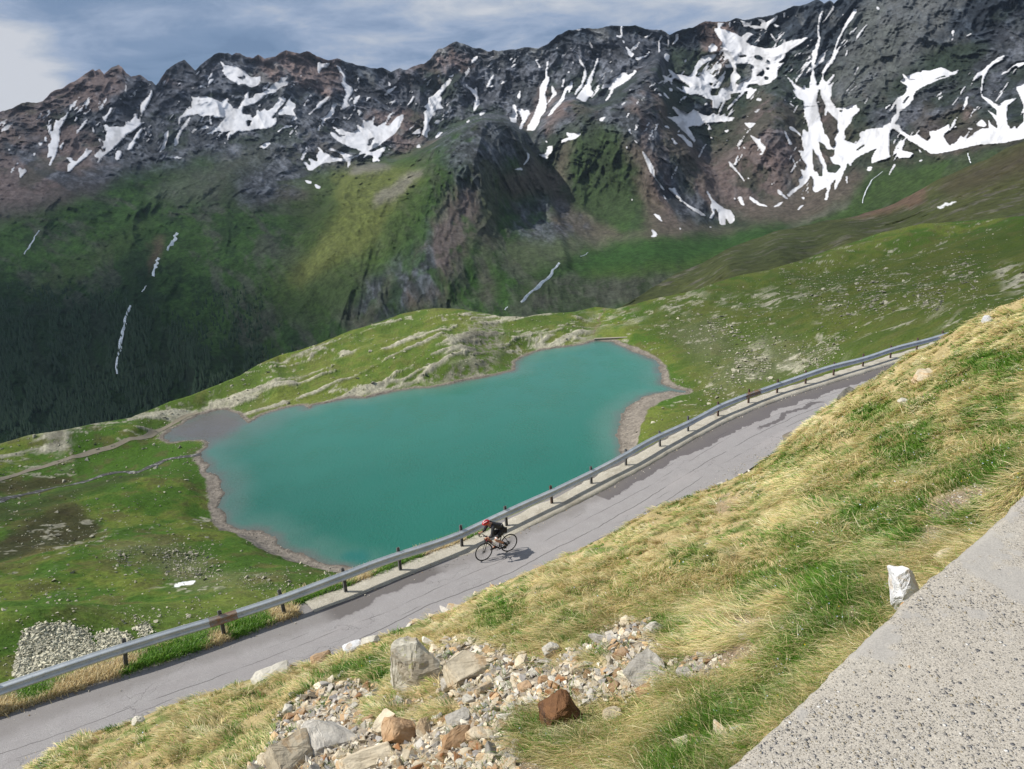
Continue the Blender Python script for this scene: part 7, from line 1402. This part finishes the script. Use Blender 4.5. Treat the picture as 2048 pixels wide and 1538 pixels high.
# saddle and post
bmq = bmesh.new(); bmesh.ops.create_uvsphere(bmq, u_segments=16, v_segments=8, radius=1)
for v in bmq.verts:
    k = (v.co.x+1)/2; v.co = Vector((.205+v.co.x*.135, v.co.y*(.072*(1-k)+.020*k), .945+v.co.z*(.022 if v.co.z > 0 else .03)))
sad = bm_obj('saddle', bmq, m_blk, bike); bmq = bmesh.new(); pipe(bmq, [(.19, 0, .93), ST], .013); bm_obj('seat_post', bmq, m_blk, sad)
bmq = bmesh.new(); pipe(bmq, [(.10, 0, .93), (.06, 0, .86)], [.035, .03]); bm_obj('saddle_bag', bmq, m_blk, bike)
# drivetrain (on the far side, +y is the side seen)
bmq = bmesh.new(); torus(bmq, (BB.x, -.045, BB.z), .098, .006, 40, 6, .5); tube(bmq, BB+Vector((0, -.07, 0)), BB+Vector((0, .07, 0)), .02)
for k in range(5): a = 2*math.pi*k/5; pipe(bmq, [BB+Vector((0, -.045, 0)), BB+Vector((.098*math.cos(a), -.045, .098*math.sin(a)))], .008, 6)
bm_obj('chainring', bmq, m_alu, bike)
CA = R_(172.0); cr = .172
PEDL = BB+Vector((cr*math.cos(CA), .135, cr*math.sin(CA))); PEDR = BB+Vector((-cr*math.cos(CA), -.135, -cr*math.sin(CA)))
for s, P_ in ((1, PEDL), (-1, PEDR)):
    bmq = bmesh.new(); pipe(bmq, [BB+Vector((0, s*.07, 0)), Vector((P_.x, s*.085, P_.z))], [.015, .011]); ca_ = bm_obj('crank_arm', bmq, m_alu, bike)
    bmq = bmesh.new(); bmesh.ops.create_cube(bmq, size=1, matrix=Matrix.Translation(P_) @ Matrix.Diagonal((.09, .07, .02, 1))); bm_obj('pedal', bmq, m_blk, ca_, False)
bmq = bmesh.new(); pipe(bmq, [(BB.x, -.045, BB.z+.098), (.02, -.045, WR+.035), (-.03, -.045, WR), (.02, -.045, WR-.06), (.03, -.045, WR-.11), (BB.x, -.045, BB.z-.098)], .005, 5); bm_obj('chain', bmq, m_alu, bike)
bmq = bmesh.new(); tube(bmq, (0, -.055, WR), (0, -.03, WR), .05, .028, 16); bm_obj('cassette', bmq, m_alu, bike)
for k, (p0, p1) in enumerate([((.66, .0, .50), (.555, 0, .40))]):
    bmq = bmesh.new(); d_ = (Vector(p1)-Vector(p0)).normalized(); up_ = Vector((-.6, 0, .8)); a0, a1 = Vector(p0)+up_*.05, Vector(p1)+up_*.05
    pipe(bmq, [a0-d_*.04, a0, a1], [.014, .034, .034], 12); bm_obj('water_bottle', bmq, m_whp, bike)
# ---- rider: joints in bicycle coordinates
man = emp('person', RW_, yaw); man.rotation_euler = bike.rotation_euler; tag(man, 'cyclist in red helmet, charcoal jacket and black shorts crouched over drop handlebars', 'person')
def skin(name, V, E, R, mat, par, sub=2, root=0, slots=None):
    me = bpy.data.meshes.new(name); me.from_pydata([tuple(v) for v in V], E, []); o = link(bpy.data.objects.new(name, me), par)
    md = o.modifiers.new('Skin', 'SKIN'); md.use_smooth_shade = True; md.branch_smoothing = .6
    sv = me.skin_vertices[0].data if me.skin_vertices else None
    if sv is None:
        bmx = bmesh.new(); bmx.from_mesh(me); bmx.verts.layers.skin.verify(); bmx.to_mesh(me); bmx.free(); sv = me.skin_vertices[0].data
    for i, r in enumerate(R):
        sv[i].radius = (r, r) if not hasattr(r, '__len__') else r; sv[i].use_root = (i == root)
    s_ = o.modifiers.new('Subdivision', 'SUBSURF'); s_.levels = sub; s_.render_levels = sub
    me.materials.append(mat); return o
HIP = lambda s: Vector((.235, s*.085, .965)); SHO = lambda s: Vector((.665, s*.175, 1.235))
HAND = lambda s: Vector((.975, s*.212, .955)) ; ELB = lambda s: Vector((.775, s*.255, .985))
KNEE = {1: Vector((.585, .125, .715)), -1: Vector((.745, -.105, .690))}
ANK = {1: PEDL+Vector((-.075, -.02, .115)), -1: PEDR+Vector((-.085, .02, .10))}
V, E, Rr = [], [], []
def add(p, r, par=None): V.append(Vector(p)); Rr.append(r); 
def node(p, r, par=None):
    V.append(Vector(p)); Rr.append(r)
    if par is not None: E.append((par, len(V)-1))
    return len(V)-1
pv = node((.225, 0, 1.00), .115); wa = node((.36, 0, 1.12), .105, pv); ch = node((.53, 0, 1.215), (.135, .115), wa); nb = node((.665, 0, 1.275), .075, ch); nk = node((.735, 0, 1.315), .052, nb)
hb0 = node((.790, 0, 1.345), .062, nk); hm = node((.835, 0, 1.385), .082, hb0); htp = node((.850, 0, 1.44), .070, hm)
fc0 = node((.885, 0, 1.345), .050, hm); nose = node((.928, 0, 1.362), .012, fc0); chin = node((.882, 0, 1.300), .030, fc0)
for s in (1, -1):
    node((.815, s*.088, 1.372), .014, hm)
    sh = node(SHO(s), .055, nb); el = node(ELB(s), .042, sh); wr = node(HAND(s)+Vector((-.075, s*.005, .010)), .028, el); pa = node(HAND(s)+Vector((-.01, 0, .022)), (.034, .020), wr)
    for k in range(4):
        yy = -.024+.016*k; ln = [.030, .034, .031, .024][k]
        b1 = node(HAND(s)+Vector((.030, -s*yy, .024)), .0088, pa); b2 = node(HAND(s)+Vector((.040+ln*.5, -s*yy*1.05, .006)), .0082, b1); node(HAND(s)+Vector((.034, -s*yy, -.018)), .0076, b2)
    t1 = node(HAND(s)+Vector((.0, -s*.034, .008)), .0095, pa); node(HAND(s)+Vector((.026, -s*.032, -.014)), .0085, t1)
    hp = node(HIP(s), .10, pv); th = node(HIP(s).lerp(KNEE[s], .5), .075, hp); kn = node(KNEE[s], .056, th); cf = node(KNEE[s].lerp(ANK[s], .33)+Vector((-.012, 0, 0)), .052, kn); an = node(ANK[s], .034, cf); ft = node(ANK[s]+Vector((.10, 0, -.085)), (.036, .026), an); node(ANK[s]+Vector((.165, 0, -.09)), (.032, .020), ft)
body = skin('body', V, E, Rr, m_skin, man, 2, pv)
# jacket
V, E, Rr = [], [], []
a0 = node((.19, 0, 1.03), .125); a1 = node((.36, 0, 1.128), .122, a0); a2 = node((.53, 0, 1.222), (.155, .13), a1); a3 = node((.665, 0, 1.275), .090, a2); a4 = node((.715, 0, 1.305), .064, a3)
for s in (1, -1):
    b0 = node(SHO(s), .070, a3); b1 = node(SHO(s).lerp(ELB(s), .5), .060, b0); b2 = node(ELB(s), .054, b1); b3 = node(HAND(s)+Vector((-.09, s*.006, .012)), .038, b2)
jk = skin('jacket', V, E, Rr, m_jkt, man, 2, a2)
bmq = bmesh.new(); pipe(bmq, [(.27, .06, 1.185), (.33, .105, 1.16)], .006, 6); bm_obj('reflective_strip', bmq, m_whp, jk)
V, E, Rr = [], [], []
c0 = node((.215, 0, .985), .124)
for s in (1, -1):
    d0 = node(HIP(s), .108, c0); d1 = node(HIP(s).lerp(KNEE[s], .45), .087, d0); d2 = node(HIP(s).lerp(KNEE[s], .84), .068, d1)
shs = skin('shorts', V, E, Rr, m_shr, man, 2, c0)
for s in (1, -1):
    bmq = bmesh.new(); pipe(bmq, [HIP(s).lerp(KNEE[s], .83), HIP(s).lerp(KNEE[s], .90)], .068, 16); bm_obj('leg_gripper', bmq, m_whp, shs)
for s, mk_ in ((1, m_shr), (-1, m_sock)):
    q = ANK[s]; bmq = bmesh.new(); pipe(bmq, [q+Vector((-.035, 0, -.075)), q+Vector((-.015, 0, -.05)), q+Vector((.06, 0, -.075)), q+Vector((.15, 0, -.098)), q+Vector((.185, 0, -.10))], [.026, .044, .045, .040, .018], 12); sh_ = bm_obj('shoe', bmq, m_blk, man)
    bmq = bmesh.new(); pipe(bmq, [q.lerp(KNEE[s], .33), q.lerp(KNEE[s], .12), q+Vector((-.01, 0, -.05))], [.050, .042, .042], 12); so_ = bm_obj('sock', bmq, mk_, man)
# helmet with ribs and vents, chin strap, glasses
bmq = bmesh.new(); bmesh.ops.create_uvsphere(bmq, u_segments=32, v_segments=20, radius=1)
bmesh.ops.delete(bmq, geom=[v for v in bmq.verts if v.co.z < -.22], context='VERTS'); bmq.normal_update()
for f in bmq.faces:
    c = f.calc_center_median(); rib = math.sin(math.atan2(c.y, max(c.z, .05))*7.0); f.material_index = 1 if (rib > .45 and c.z > .12 and abs(c.x) < .8) else (2 if (rib < -.93 and c.z > .2 and c.x > -.2) else 0)
for v in bmq.verts:
    rib = math.sin(math.atan2(v.co.y, max(v.co.z, .05))*7.0); k = 1-.07*max(0, rib)*(v.co.z > .1); c = v.co*k; tail = 1.14 if c.x < 0 else 1.0
    v.co = Vector((c.x*.135*tail, c.y*.098, c.z*.105))
hm_ = bm_obj('helmet', bmq, [m_redp, m_blk, m_whp], man); hm_.location = (.835, 0, 1.405); hm_.rotation_euler = (0, R_(12), 0)
bmq = bmesh.new(); pipe(bmq, [(.835, .082, 1.39), (.865, .055, 1.30), (.875, 0, 1.265), (.865, -.055, 1.30), (.835, -.082, 1.39)], .005, 6); bm_obj('chin_strap', bmq, m_blk, hm_).location = Vector((0, 0, 0))
cs_ = [o for o in bpy.data.objects if o.name.startswith('chin_strap')][0]; cs_.matrix_parent_inverse = Matrix.LocRotScale(Vector((.835, 0, 1.405)), Matrix.Rotation(R_(12), 3, 'Y').to_quaternion(), None).inverted()
bmq = bmesh.new(); pipe(bmq, [(.895, .066, 1.378), (.922, .045, 1.376), (.930, 0, 1.378), (.922, -.045, 1.376), (.895, -.066, 1.378)], [.008, .017, .013, .017, .008], 8); bm_obj('sunglasses', bmq, m_gls, man)
# ================================================================ the air in the valley
bmq = bmesh.new(); zlo, zhi = -900.0, 1100.0
bmesh.ops.create_cube(bmq, size=1, matrix=Matrix.Translation((0, 2000, (zlo+zhi)/2)) @ Matrix.Diagonal((13000, 9600, zhi-zlo, 1)))
me = bpy.data.meshes.new('haze'); bmq.to_mesh(me); bmq.free()
m = bpy.data.materials.new('haze'); m.use_nodes = True; n = NT(m.node_tree); n.n.clear()
o_ = n.new('ShaderNodeOutputMaterial'); pv_ = n.new('ShaderNodeVolumePrincipled'); pv_.inputs['Color'].default_value = (.62, .78, 1, 1); pv_.inputs['Density'].default_value = 2.1e-5; pv_.inputs['Anisotropy'].default_value = .1
n.l.new(pv_.outputs[0], o_.inputs['Volume']); me.materials.append(m)
tag(link(bpy.data.objects.new('haze', me)), 'thin bluish haze filling the valley', 'haze', kind='stuff')
